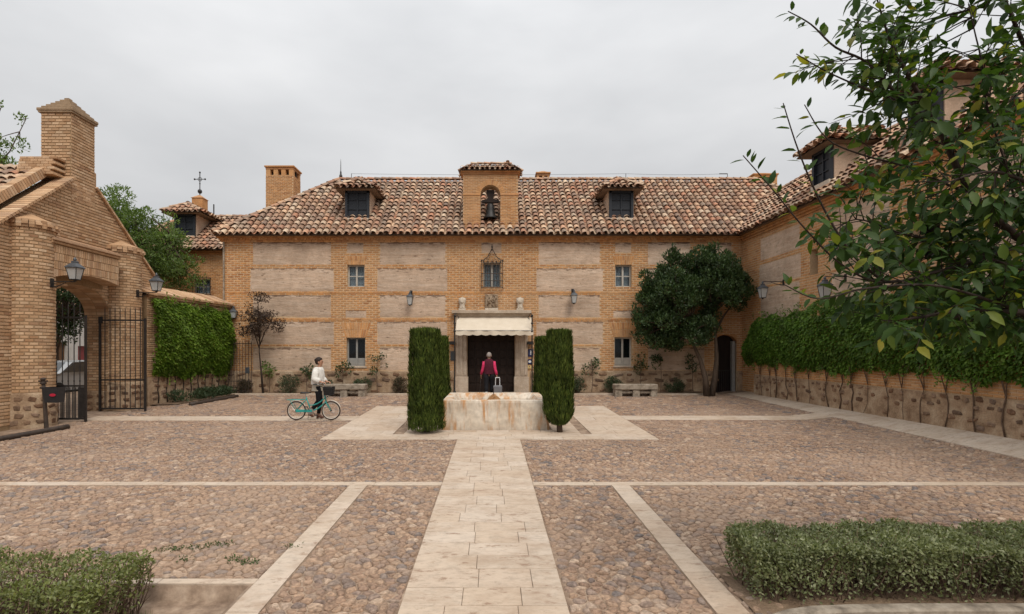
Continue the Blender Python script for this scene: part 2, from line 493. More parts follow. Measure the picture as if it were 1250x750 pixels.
MT['shrub'] = M_leaf('shrub_leaf', [(.03, .05, .022), (.05, .08, .034), (.075, .105, .05)], .2, .5, .3)
MT['dry_shrub'] = M_leaf('dry_shrub_leaf', [(.06, .045, .03), (.095, .07, .045), (.06, .065, .035), (.12, .085, .06)], .2, .6, .2)
MT['plum'] = M_leaf('brownish_purple_leaf', [(.035, .02, .015), (.06, .034, .024), (.085, .05, .033), (.045, .035, .022)], .2, .5, .3)
MT['grass'] = M_leaf('weed_leaf', [(.05, .085, .025), (.085, .12, .04), (.06, .09, .03)], .25, .6, .2)
# ================================================================== GROUND AND PAVING
def grid_sheet(name, xs, ys, zf, mat, kind='structure'):
    V = np.array([(x, y, zf(x, y)) for y in ys for x in xs])
    nx = len(xs)
    Fc = np.array([(j * nx + i, j * nx + i + 1, (j + 1) * nx + i + 1, (j + 1) * nx + i) for j in range(len(ys) - 1) for i in range(nx - 1)])
    return np_mesh(name, V, Fc, mat, None, kind, smooth=False)
PIT_X, PIT_Y = -2.12, 4.66                       # sunken bed of the near left hedge
def gz_base(x, y):
    z = G(x, y) - .010
    if x < PIT_X - .01 and y < PIT_Y - .01: z -= .12
    return z
gx = sorted(set([-1500, -600, -250, -120, -60, -40, -30, -24] + [i * .5 for i in range(-40, 41)] + [PIT_X, PIT_X - .02] + [24, 30, 40, 60, 120, 250, 600, 1500]))
gy = sorted(set([-1500, -500, -150, -50, -20] + [i * .5 for i in range(-24, 61)] + [PIT_Y, PIT_Y - .02] + [40, 60, 100, 200, 500, 1000, 2200]))
ground = grid_sheet('ground', gx, gy, gz_base, MT['bed'])

# ---- flat stone slabs: each a bevelled piece of its own that follows the ground
def slab_piece(x0, x1, y0, y1, parent, name='slab', h=.008, gap=.0016, mat='slab', jit=.0012, zf=G):
    cx, cy = (x0 + x1) / 2, (y0 + y1) / 2
    cz = zf(cx, cy)
    a, b = (x1 - x0) / 2 - gap, (y1 - y0) / 2 - gap
    t = random.uniform(-jit, jit)
    ch = min(.004, a * .3, b * .3)
    def z(dx, dy): return zf(cx + dx, cy + dy) - cz
    vs = []
    jg = [(random.uniform(0, .0016), random.uniform(0, .0016)) for _ in range(4)]
    for (q, hh) in ((0, -.05), (0, h - .002), (ch, h)):
        for (sx, sy), (j1, j2) in zip(((-1, -1), (1, -1), (1, 1), (-1, 1)), jg):
            dx, dy = sx * (a - q - j1), sy * (b - q - j2)
            vs.append((dx, dy, z(dx, dy) + hh + t))
    fs = [(0, 1, 5, 4), (1, 2, 6, 5), (2, 3, 7, 6), (3, 0, 4, 7), (4, 5, 9, 8), (5, 6, 10, 9), (6, 7, 11, 10), (7, 4, 8, 11), (8, 9, 10, 11)]
    me = bpy.data.meshes.new(name)
    me.from_pydata(vs, [], fs)
    return link_mesh(name, me, MT[mat], parent, Vector((cx, cy, cz)) - wloc(parent))
def struct(name, loc=(0, 0, 0)):
    o = bpy.data.objects.new(name, None)
    COL.objects.link(o); o.location = loc; o['kind'] = 'structure'
    return o
def slab_field(parent, x0, x1, y0, y1, rowh, wmin, wmax, name='slab', vary=.12, **kw):
    y = y0
    while y < y1 - 1e-4:
        h = rowh * random.uniform(1 - vary, 1 + vary)
        ye = y + h
        if y1 - ye < rowh * .5: ye = y1
        x = x0
        while x < x1 - 1e-4:
            w = random.uniform(wmin, wmax)
            xe = x + w
            if x1 - xe < wmin * .6: xe = x1
            slab_piece(x, xe, y, ye, parent, name, **kw)
            x = xe
        y = ye

PXL, PXR = -.733, .611                       # axial path
TY0, TY1 = 11.35, 17.0                       # terrace round the fountain
TXL, TXR = -3.66, 3.58
path = struct('path')
slab_field(path, PXL, PXR, 2.6, TY0, .34, .34, .62)
terrace = struct('fountain_terrace')
FTX0, FTX1, FTY0, FTY1 = -1.20, 1.37, 12.57, 15.05
CHL, CHR, CHY0, CHY1, CHW = -2.22, 2.02, 11.98, 16.3, .24    # dark channel round the fountain
slab_field(terrace, TXL, TXR, TY0, CHY0, .315, .5, .95)
slab_field(terrace, TXL, TXR, CHY1 + CHW, TY1, .46, .5, .95)
slab_field(terrace, TXL, CHL, CHY0, CHY1 + CHW, .5, .45, .75)
slab_field(terrace, CHR + CHW, TXR, CHY0, CHY1 + CHW, .5, .45, .75)
slab_field(terrace, CHL + CHW, CHR, CHY0, 12.5, .26, .5, .9)
slab_field(terrace, CHL + CHW, CHR, 15.12, CHY1, .4, .5, .9)
slab_field(terrace, CHL + CHW, FTX0 - .06, 12.5, 15.12, .52, .35, .8)
slab_field(terrace, FTX1 + .06, CHR, 12.5, 15.12, .52, .3, .7)
MT['channel'] = M_noise('dark_channel_gravel', [(.055, .042, .036), (.10, .078, .065)], 20, .95, bs=60, bst=.8)
for x0 in (CHL, CHR):
    chn = MB(); chn.box(x0 + .01, x0 + CHW - .01, CHY0, CHY1 + CHW, G(0, CHY0) - .1, G(0, CHY0) - .012)
    for v in range(len(chn.v)):
        p = chn.v[v]
        chn.v[v] = (p[0], p[1], G(0, p[1]) - (.1 if p[2] < G(0, CHY0) - .05 else .012))
    chn.build('drain_channel', MT['channel'], terrace)
# small strip stones between the channel and back edge
slab_field(terrace, CHL + CHW, CHR, CHY1, CHY1 + CHW, .24, .5, .9)

band = struct('paving_band')
NB0, NB1 = 7.80, 7.98                        # thin cross line
slab_field(band, -13.5, PXL, NB0, NB1, .18, .5, 1.0)
slab_field(band, PXR, 9.0, NB0, NB1, .18, .5, 1.0)
FB0, FB1 = 14.0, 14.75                       # wide band on the fountain's axis
slab_field(band, -10.9, TXL, FB0, FB1, .75, .6, 1.1)
slab_field(band, TXR, 9.05, FB0 + .1, FB1 + .1, .75, .6, 1.1)
SLX0, SLX1, SRX0, SRX1 = -2.08, -1.82, 1.76, 2.02   # two long strips beside the path
slab_field(band, SLX0, SLX1, 2.6, NB0, .72, .3, .4)
slab_field(band, SRX0, SRX1, 2.6, NB0, .72, .3, .4)
slab_field(band, -6.5, SLX0, PIT_Y, PIT_Y + .1, .1, .5, .9)

pavement = struct('pavement')
slab_field(pavement, 9.05, 9.85, 4.2, 20.4, .8, .85, 1.0)
# kerb of the bed in front of the facade
kerb = struct('kerb')
x = -10.6
while x < 8.6:
    w = random.uniform(.7, 1.1)
    if not (-1.9 < x + w / 2 < 2.1):
        slab_piece(x, x + w, 20.32, 20.46, kerb, 'kerb_stone', h=.06)
    x += w
doorstep = struct('doorstep')
slab_field(doorstep, -1.9, 2.1, 19.9, 20.85, .48, .55, .9, h=.07)

# ---- irregular cobbles: cells of a jittered grid, each a stone with its own edge
def clip_poly(poly, nx, ny, d):
    out = []
    n = len(poly)
    for i in range(n):
        a, b = poly[i], poly[(i + 1) % n]
        da, db = a[0] * nx + a[1] * ny - d, b[0] * nx + b[1] * ny - d
        if da <= 0: out.append(a)
        if (da < 0 < db) or (db < 0 < da):
            t = da / (da - db)
            out.append((a[0] + (b[0] - a[0]) * t, a[1] + (b[1] - a[1]) * t))
    return out
CELLS = []
def cobble_region(x0, x1, y0, y1, s=None):
    s = s or (.092 if y1 < 12 else .118)
    sx, sy = s * 1.22, s * .80
    nx, ny = int((x1 - x0) / sx) + 3, int((y1 - y0) / sy) + 3
    pts = {}
    for j in range(-1, ny):
        for i in range(-1, nx):
            pts[i, j] = (x0 + (i + (.5 if j % 2 else 0) + random.uniform(-.45, .45)) * sx, y0 + (j + random.uniform(-.42, .42)) * sy)
    for (i, j), (cx, cy) in pts.items():
        if not (x0 < cx < x1 and y0 < cy < y1): continue
        poly = [(cx - sx, cy - sy), (cx + sx, cy - sy), (cx + sx, cy + sy), (cx - sx, cy + sy)]
        for dj in (-3, -2, -1, 0, 1, 2, 3):
            for di in (-2, -1, 0, 1, 2):
                q = pts.get((i + di, j + dj))
                if q is None or (di == 0 and dj == 0): continue
                ex, ey = q[0] - cx, q[1] - cy
                l = math.hypot(ex, ey)
                if l > 2.2 * s or l < 1e-6: continue
                ex /= l; ey /= l
                poly = clip_poly(poly, ex, ey, cx * ex + cy * ey + l / 2 - .0035)
                if len(poly) < 3: break
            if len(poly) < 3: break
        if len(poly) < 3: continue
        for (a, b, d) in ((-1, 0, -x0 - .012), (1, 0, x1 - .012), (0, -1, -y0 - .012), (0, 1, y1 - .012)):
            poly = clip_poly(poly, a, b, d)
            if len(poly) < 3: break
        if len(poly) < 3: continue
        A = sum(poly[k][0] * poly[(k + 1) % len(poly)][1] - poly[(k + 1) % len(poly)][0] * poly[k][1] for k in range(len(poly))) / 2
        if abs(A) < .0011: continue
        CELLS.append((cx, cy, poly))
XL, XR, YB = -10.85, 9.05, 20.32
cobble_region(SLX1, PXL, 2.9, NB0)
cobble_region(PXR, SRX0, 2.9, NB0)
cobble_region(-7.8, SLX0, PIT_Y + .1, NB0)
cobble_region(SRX1, 8.8, 3.2, NB0)
cobble_region(-12.5, PXL, NB1, TY0)
cobble_region(PXR, XR, NB1, TY0)
cobble_region(XL, TXL, TY0, FB0)
cobble_region(TXR, XR, TY0, FB0 + .1)
cobble_region(XL, TXL, FB1, TY1)
cobble_region(TXR, XR, FB1 + .1, TY1)
cobble_region(XL, XR, TY1, 19.88, .15)
cobble_region(XL, -1.92, 19.9, YB, .15)
cobble_region(2.12, XR, 19.9, YB, .15)
def cobble_geo(cx, cy, poly, fine):
    pl = poly
    if fine:                                     # cut the corners for a worn outline
        q = []
        n = len(pl)
        for k in range(n):
            a, b = pl[k], pl[(k + 1) % n]
            q += [(a[0] * .78 + b[0] * .22, a[1] * .78 + b[1] * .22), (a[0] * .22 + b[0] * .78, a[1] * .22 + b[1] * .78)]
        pl = q
    n = len(pl)
    mx, my = sum(p[0] for p in pl) / n, sum(p[1] for p in pl) / n
    h = random.uniform(-.004, .009); tx, ty = random.uniform(-.06, .06), random.uniform(-.06, .06)
    vs = []
    lev = ((1.0, -.03), (.92, -.007), (.66, .003)) if fine else ((1.0, -.025), (.8, .001))
    for sc, dz in lev:
        for p in pl:
            x, y = mx + (p[0] - mx) * sc, my + (p[1] - my) * sc
            vs.append((x, y, G(x, y) + h + dz + (tx * (x - mx) + ty * (y - my))))
    k = len(lev)
    fs = [(r * n + i, r * n + (i + 1) % n, (r + 1) * n + (i + 1) % n, (r + 1) * n + i) for r in range(k - 1) for i in range(n)]
    fs.append(tuple((k - 1) * n + i for i in range(n)))
    return vs, fs
cobbles = struct('cobble_paving')
def seen(c):
    px = PX + F * c[0] / c[1]
    py = PY + F * (CZ - G(c[0], c[1])) / c[1]
    if not (-10 < px < 1260 and py < 752): return False
    if px > 890 and 650 < py: return False       # behind the hedges
    if px < 190 and py > 665: return False
    return True
CELLS.sort(key=lambda c: c[1])
near, rest = [], []
for c in CELLS: (near if len(near) < 300 and seen(c) else rest).append(c)
for c in near:
    vs, fs = cobble_geo(*c, True)
    me = bpy.data.meshes.new('cobble')
    z0 = G(c[0], c[1])
    me.from_pydata([(v[0] - c[0], v[1] - c[1], v[2] - z0) for v in vs], [], fs)
    link_mesh('cobble', me, MT['cobble'], cobbles, (c[0], c[1], z0))
mb = MB()
for c in rest:
    vs, fs = cobble_geo(*c, c[1] < 10)
    mb.add(vs, fs)
mb.build('distant_cobbles', MT['cobble'], cobbles, kind='stuff', fix=False)
# street outside the gate
st = grid_sheet('street', [-60, -40, -30, -24, -20, -16, -13.4], [-20, 0, 10, 16, 22, 30, 60], lambda x, y: .12 if x < -14 else .30, MT['asphalt'])
for v in st.data.vertices: v.co.z = .36 if v.co.x > -14 else .33
# ================================================================== WALLS: helpers
def bricks(mb, f, z0, z1, ints, L=.235, H=.068, jx=.018, jz=.02, d=.012, var=.003, phase=0):
    """f(u, z, depth) -> point; ints(z) -> list of free (u0, u1) stretches of the course at height z"""
    n = max(1, int(round((z1 - z0) / H)))
    H = (z1 - z0) / n
    for i in range(n):
        a, b = z0 + i * H + jz / 2, z0 + (i + 1) * H - jz / 2
        zc = (a + b) / 2
        off = (L / 2 if (i + phase) % 2 else 0)
        for (u0, u1) in ints(zc):
            k = math.floor((u0 - off) / L)
            u = k * L + off
            while u < u1:
                p, q = max(u + jx / 2, u0 + .003), min(u + L - jx / 2, u1 - .003)
                u += L
                if q - p < .035: continue
                dd = d + random.uniform(-var, var)
                e = .004
                za, zb = a + random.uniform(-.002, .002), b + random.uniform(-.002, .002)
                mb.add([f(p, za, -.002), f(q, za, -.002), f(q, zb, -.002), f(p, zb, -.002), f(p + e, za + e, dd), f(q - e, za + e, dd), f(q - e, zb - e, dd), f(p + e, zb - e, dd)],
                       [(0, 1, 5, 4), (1, 2, 6, 5), (2, 3, 7, 6), (3, 0, 4, 7), (4, 5, 6, 7)])
def subtract(iv, holes):
    out = [iv]
    for h0, h1 in holes:
        nx = []
        for a, b in out:
            if h1 <= a or h0 >= b: nx.append((a, b)); continue
            if h0 > a: nx.append((a, h0))
            if h1 < b: nx.append((h1, b))
        out = nx
    return out
def pierced(mb, f, u0, u1, z0, z1, holes, depth=.25):
    """sheet with rectangular openings and their reveals"""
    us = sorted(set([u0, u1] + [h[0] for h in holes] + [h[1] for h in holes]))
    zs = sorted(set([z0, z1] + [h[2] for h in holes] + [h[3] for h in holes]))
    us = [u for u in us if u0 <= u <= u1]; zs = [z for z in zs if z0 <= z <= z1]
    for i in range(len(us) - 1):
        for j in range(len(zs) - 1):
            c, e = (us[i] + us[i + 1]) / 2, (zs[j] + zs[j + 1]) / 2
            if any(h[0] < c < h[1] and h[2] < e < h[3] for h in holes): continue
            mb.quad(f(us[i], zs[j], 0), f(us[i + 1], zs[j], 0), f(us[i + 1], zs[j + 1], 0), f(us[i], zs[j + 1], 0))
    for a, b, c, e in holes:
        for (p, q) in (((a, c), (b, c)), ((b, c), (b, e)), ((b, e), (a, e)), ((a, e), (a, c))):
            mb.quad(f(*p, 0), f(*q, 0), f(*q, -depth), f(*p, -depth))
# rubble stones: a few shared lumps, placed one by one as parts
STONES = []
for k in range(8):
    m_ = MB(); n = 7
    ang = sorted(random.uniform(0, 2 * math.pi) + 0 for _ in range(n))
    ang = [2 * math.pi * (i + random.uniform(-.4, .4)) / n for i in range(n)]
    rad = [random.uniform(.42, .5) / max(abs(math.cos(a)), abs(math.sin(a))) ** .75 for a in ang]
    r0 = [(math.cos(a) * r, 0.06, math.sin(a) * r) for a, r in zip(ang, rad)]
    r1 = [(math.cos(a) * r * .95, -.012, math.sin(a) * r * .95) for a, r in zip(ang, rad)]
    r2 = [(math.cos(a) * r * .6, -.028 + random.uniform(-.006, .006), math.sin(a) * r * .6) for a, r in zip(ang, rad)]
    m_.rings([r0, r1, r2])
    me = bpy.data.meshes.new('stone'); me.from_pydata(m_.v, [], m_.f); me.materials.append(MT['rubble'])
    STONES.append(me)
def stone(parent, p, w, h, rz=0, dep=1.0):
    o = bpy.data.objects.new('stone', random.choice(STONES))
    COL.objects.link(o); o.parent = parent
    o.location = Vector(p) - wloc(parent)
    o.rotation_euler = (0, random.uniform(-.25, .25), rz)
    o.scale = (w, dep, h)
    return o
def stone_rows(parent, f, u0, u1, z0, z1, rows, w, h, rz, skip=None, gap=.12, fill=1.0):
    for r in range(rows):
        z = z0 + (r + .5) * (z1 - z0) / rows
        u = u0 + random.uniform(0, w)
        while u < u1 - w * .4:
            ww, hh = w * random.uniform(.6, 1.5), h * random.uniform(.6, 1.25)
            if random.random() < fill and not (skip and skip(u + ww / 2, z)):
                stone(parent, f(u + ww / 2, z + random.uniform(-.03, .03), 0), ww, hh, rz)
            u += ww + gap * random.uniform(.5, 2.0)
# ---- barrel-tile roofs
def inside(poly, x, y):
    c = False; n = len(poly); j = n - 1
    for i in range(n):
        if ((poly[i][1] > y) != (poly[j][1] > y)) and (x < (poly[j][0] - poly[i][0]) * (y - poly[i][1]) / (poly[j][1] - poly[i][1] + 1e-12) + poly[i][0]): c = not c
        j = i
    return c
def half_tile(mb, P, U, V, N, r0, r1, L, lift0, lift1, seg=5, concave=False):
    rr = []
    for (r, t, lf) in ((r0, 0, lift0), (r1, L, lift1)):
        row = []
        for k in range(seg + 1):
            a = math.pi * k / seg
            s = -math.sin(a) * .55 if concave else math.sin(a) * .85
            row.append(P + V * t + U * (math.cos(a) * r) + N * (s * r + lf))
        rr.append(row)
    n = seg + 1
    mb.add(rr[0] + rr[1], [(k, k + 1, n + k + 1, n + k) for k in range(seg)])
def tile_roof(mb, O, U, V, poly, pitch=.266, course=.33, bedmb=None, over=.06):
    """poly in (u, v) metres along the eave and up the slope"""
    O, U, V = Vector(O), Vector(U).normalized(), Vector(V).normalized()
    N = U.cross(V).normalized()
    if N.z < 0: N = -N
    u0, u1 = min(p[0] for p in poly), max(p[0] for p in poly)
    ks = pitch / .266
    v1 = max(p[1] for p in poly)
    i = 0
    u = u0 + pitch / 2
    while u < u1:
        j = 0; v = -over + random.uniform(-.025, .025)
        wob = random.uniform(-.018, .018)
        while v < v1 - .1:
            if inside(poly, u, max(.02, v + course * .55)):
                P = O + U * (u + wob + random.uniform(-.014, .014)) + V * (v + random.uniform(-.02, .02))
                sw = U * random.uniform(-.02, .02)
                half_tile(mb, P, U, (V + sw).normalized(), N, .118 * ks, .094 * ks, course + .09, (.066 + random.uniform(-.008, .016)) * ks, .012)
            if inside(poly, u + pitch / 2, max(.02, v + course * .55)) and u + pitch / 2 < u1:
                P = O + U * (u + pitch / 2 + wob) + V * (v + .05 + random.uniform(-.02, .02))
                half_tile(mb, P, U, V, N, .095 * ks, .085 * ks, course + .09, .055 * ks, .03, 4, True)
            v += course
        u += pitch
    if bedmb is not None:
        ps = [O + U * p[0] + V * p[1] - N * .03 for p in poly]
        bedmb.add(ps, [tuple(range(len(ps)))])
def ridge_tiles(mb, a, b, r=.13, L=.38, lift=.03):
    a, b = Vector(a), Vector(b)
    d = (b - a); n = max(1, int(d.length / (L - .06))); d.normalize()
    side = d.cross(Vector((0, 0, 1))).normalized()
    up = side.cross(d).normalized()
    if up.z < 0: up = -up
    s = (b - a).length / n
    for i in range(n):
        half_tile(mb, a + d * (i * s) + up * random.uniform(0, .015), side, d, up, r, r * .88, s + .06, lift, lift - .02)

def window(parent, x0, x1, z0, z1, y, mat_frame, panel=0, reflection_curtain=True, transom=True, name='window'):
    """two-light window facing -Y: frame with panes, mullion and curtain as sub-parts"""
    cx = (x0 + x1) / 2
    m = MB(); t = .055
    m.box(x0, x0 + t, y, y + .06, z0, z1); m.box(x1 - t, x1, y, y + .06, z0, z1)
    m.box(x0 + t, x1 - t, y, y + .06, z1 - t, z1); m.box(x0 + t, x1 - t, y, y + .06, z0, z0 + t)
    w = m.build(name, mat_frame, parent)
    m = MB(); m.box(cx - .035, cx + .035, y - .012, y + .05, z0 + t, z1 - t); m.build('mullion', mat_frame, w)
    zb = z0 + t + panel
    if panel:
        m = MB()
        for a, b in ((x0 + t, cx - .035), (cx + .035, x1 - t)): m.bbox(a, b, y + .012, y + .05, z0 + t, zb, .01)
        m.build('lower_panel', mat_frame, w)
    if transom:
        zt = zb + (z1 - t - zb) * .5
        m = MB()
        for a, b in ((x0 + t, cx - .035), (cx + .035, x1 - t)): m.box(a, b, y + .01, y + .04, zt - .018, zt + .018)
        m.build('transom', mat_frame, w)
    for a, b in ((x0 + t, cx - .035), (cx + .035, x1 - t)):
        m = MB(); m.box(a, b, y + .022, y + .028, zb, z1 - t); m.build('pane', MT['glass'], w)
    if reflection_curtain:
        m = MB(); n = 14
        r0 = [(x0 + t + (x1 - x0 - 2 * t) * k / n, y + .11 + .012 * (k % 2)) for k in range(n + 1)]
        m.rings([[(p[0], p[1], z0 + t) for p in r0], [(p[0], p[1], z1 - t) for p in r0]], False, closed=False)
        m.build('reflection_curtain', MT['reflection_curtain'], w)  # folded sheet behind the glass, added to imitate sky reflection
    return w

# ================================================================== MAIN BUILDING
manor = thing('manor_house', 'long two storey brick and earth house with tiled roof and stone portal behind the fountain', 'building', (0, FY, .45))
HXL, HXR, HZ0, HZ1 = FX(272), 15.5, .35, 6.74
fF = lambda u, z, d: (u, FY - d, z)
ZG = .50
WIN_UP = [(FX(424), FX(445), FZ(350.5), FZ(323.5)), (FX(751), FX(771), FZ(350.5), FZ(323.5)), (FX(876), FX(892), FZ(350.5), FZ(323.5))]
WIN_LO = [(FX(423), FX(446), FZ(447.5), FZ(412.5)), (FX(750), FX(771.5), FZ(447), FZ(412))]
WIN_C = (FX(590), FX(611), FZ(351), FZ(321))
DOOR = (FX(570.5), FX(628.5), .40, FZ(398))
ARCH = (FX(872), FX(899), .40, FZ(409))       # side doorway behind the tree
HOLES = WIN_UP + WIN_LO + [WIN_C, DOOR, ARCH]
mb = MB()
pierced(mb, fF, HXL, HXR, HZ0, HZ1, HOLES, .34)
mb.quad((HXL, FY, HZ0), (HXL, FY + 7.6, HZ0), (HXL, FY + 7.6, HZ1), (HXL, FY, HZ1))
mb.quad((HXR, FY, HZ0), (HXR, FY + 7.6, HZ0), (HXR, FY + 7.6, HZ1), (HXR, FY, HZ1))
mb.quad((HXL, FY + 7.6, HZ0), (HXR, FY + 7.6, HZ0), (HXR, FY + 7.6, HZ1), (HXL, FY + 7.6, HZ1))
wall = mb.build('wall', MT['mortar'], manor, fix=False)
m = MB(); m.box(HXL + .1, HXR - .1, FY + 1.2, FY + 1.3, HZ0, HZ1); m.build('inner_wall', MT['room'], manor)
# rammed-earth panels (photo pixels)
PAN = []
def colpan(xa, xb, xa2, xb2, rows=(0, 1, 2, 3, 4)):
    ys = [(296, 323), (327.5, 355.5), (360.5, 387), (392.5, 420.5), (424.5, 452)]
    for r in rows:
        a, b = (xa, xb) if r % 2 == 0 else (xa2, xb2)
        PAN.append((FX(a), FX(b), FZ(ys[r][1]), FZ(ys[r][0])))
colpan(309, 404, 306, 407.5)
colpan(464, 543.5, 460.5, 546)
colpan(657.5, 732, 655, 736)
colpan(791, 842, 787.5, 846, (0, 1, 2))
colpan(791, 860, 787.5, 858, (3, 4))
for (a, b, c, d) in ((424, 443.5, 309, 297), (422, 447, 387.5, 379), (751, 770.5, 308, 297), (749, 772, 387.5, 379), (588, 612, 309, 297), (871, 893, 309, 297)):
    PAN.append((FX(a), FX(b), FZ(c), FZ(d)))
for a, b, c, d in PAN:
    m = MB(); nx, nz_ = max(3, int((b - a) / .16)), max(4, int((d - c) / .1))
    g = []
    for j in range(nz_ + 1):
        for i in range(nx + 1):
            u, z = a + (b - a) * i / nx, c + (d - c) * j / nz_
            e = (i in (0, nx)) or (j in (0, nz_))
            ju = 0 if e and i in (0, nx) and j in (0, nz_) else random.uniform(-.028, .028) if e else 0
            g.append((u + (ju if i in (0, nx) else 0), FY - (.002 if e else .012 + random.uniform(-.004, .006)), z + (ju if j in (0, nz_) else 0)))
    m.add(g, [(j * (nx + 1) + i, j * (nx + 1) + i + 1, (j + 1) * (nx + 1) + i + 1, (j + 1) * (nx + 1) + i) for j in range(nz_) for i in range(nx)])
    o = m.build('earth_panel', MT['tapial'], wall, fix=False, smooth=True)
    wr = o.data.attributes.new('wear', 'FLOAT', 'POINT')
    for k_, v_ in enumerate(o.data.vertices): wr.data[k_].value = max(0, 1 - (d - (v_.co.z + .45)) / .22)
# flared flat arches over the windows
FLARE = []
for w in WIN_LO: FLARE.append((w[0], w[1], w[3], FZ(393.5), .24))
for w in WIN_UP: FLARE.append((w[0], w[1], w[3], w[3] + .36, .12))
PLZ = FZ(453)
def f_ints(z):
    h = [(a, b) for a, b, c, d in PAN if c - .005 < z < d + .005]
    h += [(a, b) for a, b, c, d in HOLES if c < z < d]
    for a, b, c, d, e in FLARE:
        if c < z < d:
            t = e * (.15 + .85 * (z - c) / (d - c)); h.append((a - t, b + t))
    if z < FZ(379): h.append((FX(556), FX(645)))
    return subtract((HXL, 10.2), h)
mb = MB()
bricks(mb, fF, PLZ, 6.50, f_ints, L=.255, H=.088, jx=.035, jz=.032)
for a, b, c, d, e in FLARE:
    n = max(5, int((b - a + e) / .085))
    for i in range(n):
        def q(s, t, dep): 
            x0, x1 = a - e * (.15 + .85 * t), b + e * (.15 + .85 * t)
            return (x0 + (x1 - x0) * s, FY - dep, c + (d - c) * t)
        s0, s1 = (i + .08) / n, (i + .92) / n
        for t0, t1 in ((.02, .49), (.52, .98)):
            mb.add([q(s0, t0, 0), q(s1, t0, 0), q(s1, t1, 0), q(s0, t1, 0), q(s0 + .004, t0, .011), q(s1 - .004, t0, .011), q(s1 - .004, t1, .011), q(s0 + .004, t1, .011)],
                   [(0, 1, 5, 4), (1, 2, 6, 5), (2, 3, 7, 6), (3, 0, 4, 7), (4, 5, 6, 7)])
bricks(mb, lambda u, z, d: (HXL - d, FY + u, z), PLZ, 6.5, lambda z: [(0, 7.6)], L=.21, H=.068)
mb.build('brickwork', MT['brick'], wall, kind='stuff', fix=False)
# string courses
m = MB()
for py in (357.7, 390):
    for u0, u1 in subtract((HXL + .25, 9.9), [(FX(556), FX(645))] if py > 379 else []):
        u = u0
        while u < u1:
            m.box(u, min(u + .225, u1), FY - .016, FY + .01, FZ(py) - .028, FZ(py) + .024); u += .25
m.build('string_course', MT['brick'], wall, kind='stuff', fix=False)
# cornice under the eaves: three stepped brick courses
for k, (z0, z1, d) in enumerate(((6.50, 6.57, .06), (6.575, 6.645, .12), (6.65, 6.74, .19))):
    m = MB(); u = HXL - d
    while u < 11:
        w = .24 if k != 1 else .12
        m.box(u, u + w - .012, FY - d, FY + .02, z0, z1); u += w
    m.build('cornice_course', MT['brick'], wall, kind='stuff', fix=False)
# rubble plinth
plm = MB()
for a, b in subtract((HXL - .03, 10.1), [(FX(554), FX(647)), (ARCH[0] - .02, ARCH[1] + .02)]):
    plm.bbox(a, b, FY - .05, FY + .05, .3, PLZ, .02)
plinth = plm.build('plinth', MT['stone_mortar'], wall)
for a, b in subtract((HXL, 9.9), [(FX(553), FX(648)), (ARCH[0] - .05, ARCH[1] + .05)]):
    stone_rows(plinth, lambda u, z, d: (u, FY - .05, z), a, b, PLZ - .24, PLZ - .03, 1, .30, .13, 0, gap=.12)
    stone_rows(plinth, lambda u, z, d: (u, FY - .05, z), a, b, .52, PLZ - .26, 3, .30, .15, 0, gap=.22, fill=.7)
for w in WIN_UP: window(manor, *w, FY + .14, MT['frame_white'])
for w, fm in zip(WIN_LO, (MT['frame_grey'], MT['frame_white'])): window(manor, *w, FY + .16, fm, panel=.27, reflection_curtain=False, transom=False)
window(manor, *WIN_C, FY + .2, MT['frame_white'], transom=False)
for w in WIN_LO:
    m = MB(); m.bbox(w[0] - .06, w[1] + .06, FY - .05, FY + .14, w[2] - .06, w[2] - .003, .01); m.build('window_sill', MT['pale_stone'], manor)
# iron grille over the portal
gx0, gx1, gz0, gz1 = FX(588), FX(613.5), FZ(351.5), FZ(321)
gr = MB()
for k in range(8):
    x = gx0 + (gx1 - gx0) * k / 7
    gr.tube([(x, FY - .16, gz0), (x, FY - .16, gz1)], .011, 6)
for z in (gz0, gz0 + .26, gz0 + .54, gz1 - .03):
    gr.box(gx0 - .02, gx1 + .02, FY - .175, FY - .145, z - .012, z + .012)
    for x in (gx0, gx1): gr.box(x - .012, x + .012, FY - .16, FY + .03, z - .01, z + .01)
cxg = (gx0 + gx1) / 2
for s in (-1, 1):
    pts = []
    for k in range(9):
        t = k / 8
        pts.append((cxg + s * .40 * (1 - t) * (1 - .35 * math.sin(math.pi * t)), FY - .16, gz1 + .04 + .48 * t))
    gr.tube(pts, .014, 6)
    for c in ((.27, .1), (.15, .16), (.1, .29)):
        gr.tube([(cxg + s * c[0] + .05 * math.cos(a) , FY - .16, gz1 + c[1] + .05 * math.sin(a)) for a in [2 * math.pi * q / 10 for q in range(9)]], .009, 5)
    gr.ball((gx0 if s < 0 else gx1, FY - .16, gz1 + .05), .035, .035, .05, 8, 5)
for k in range(5): gr.ball((gx0 + (gx1 - gx0) * (k + .5) / 5, FY - .16, gz1 + .02), .03, .03, .045, 8, 5)
gr.lathe([(.03, .45), (.05, .5), (.02, .55), (.045, .6), (.012, .66), (.002, .74)], (cxg, FY - .16, gz1), 8)
gr.build('window_grille', MT['rust_iron'], manor)
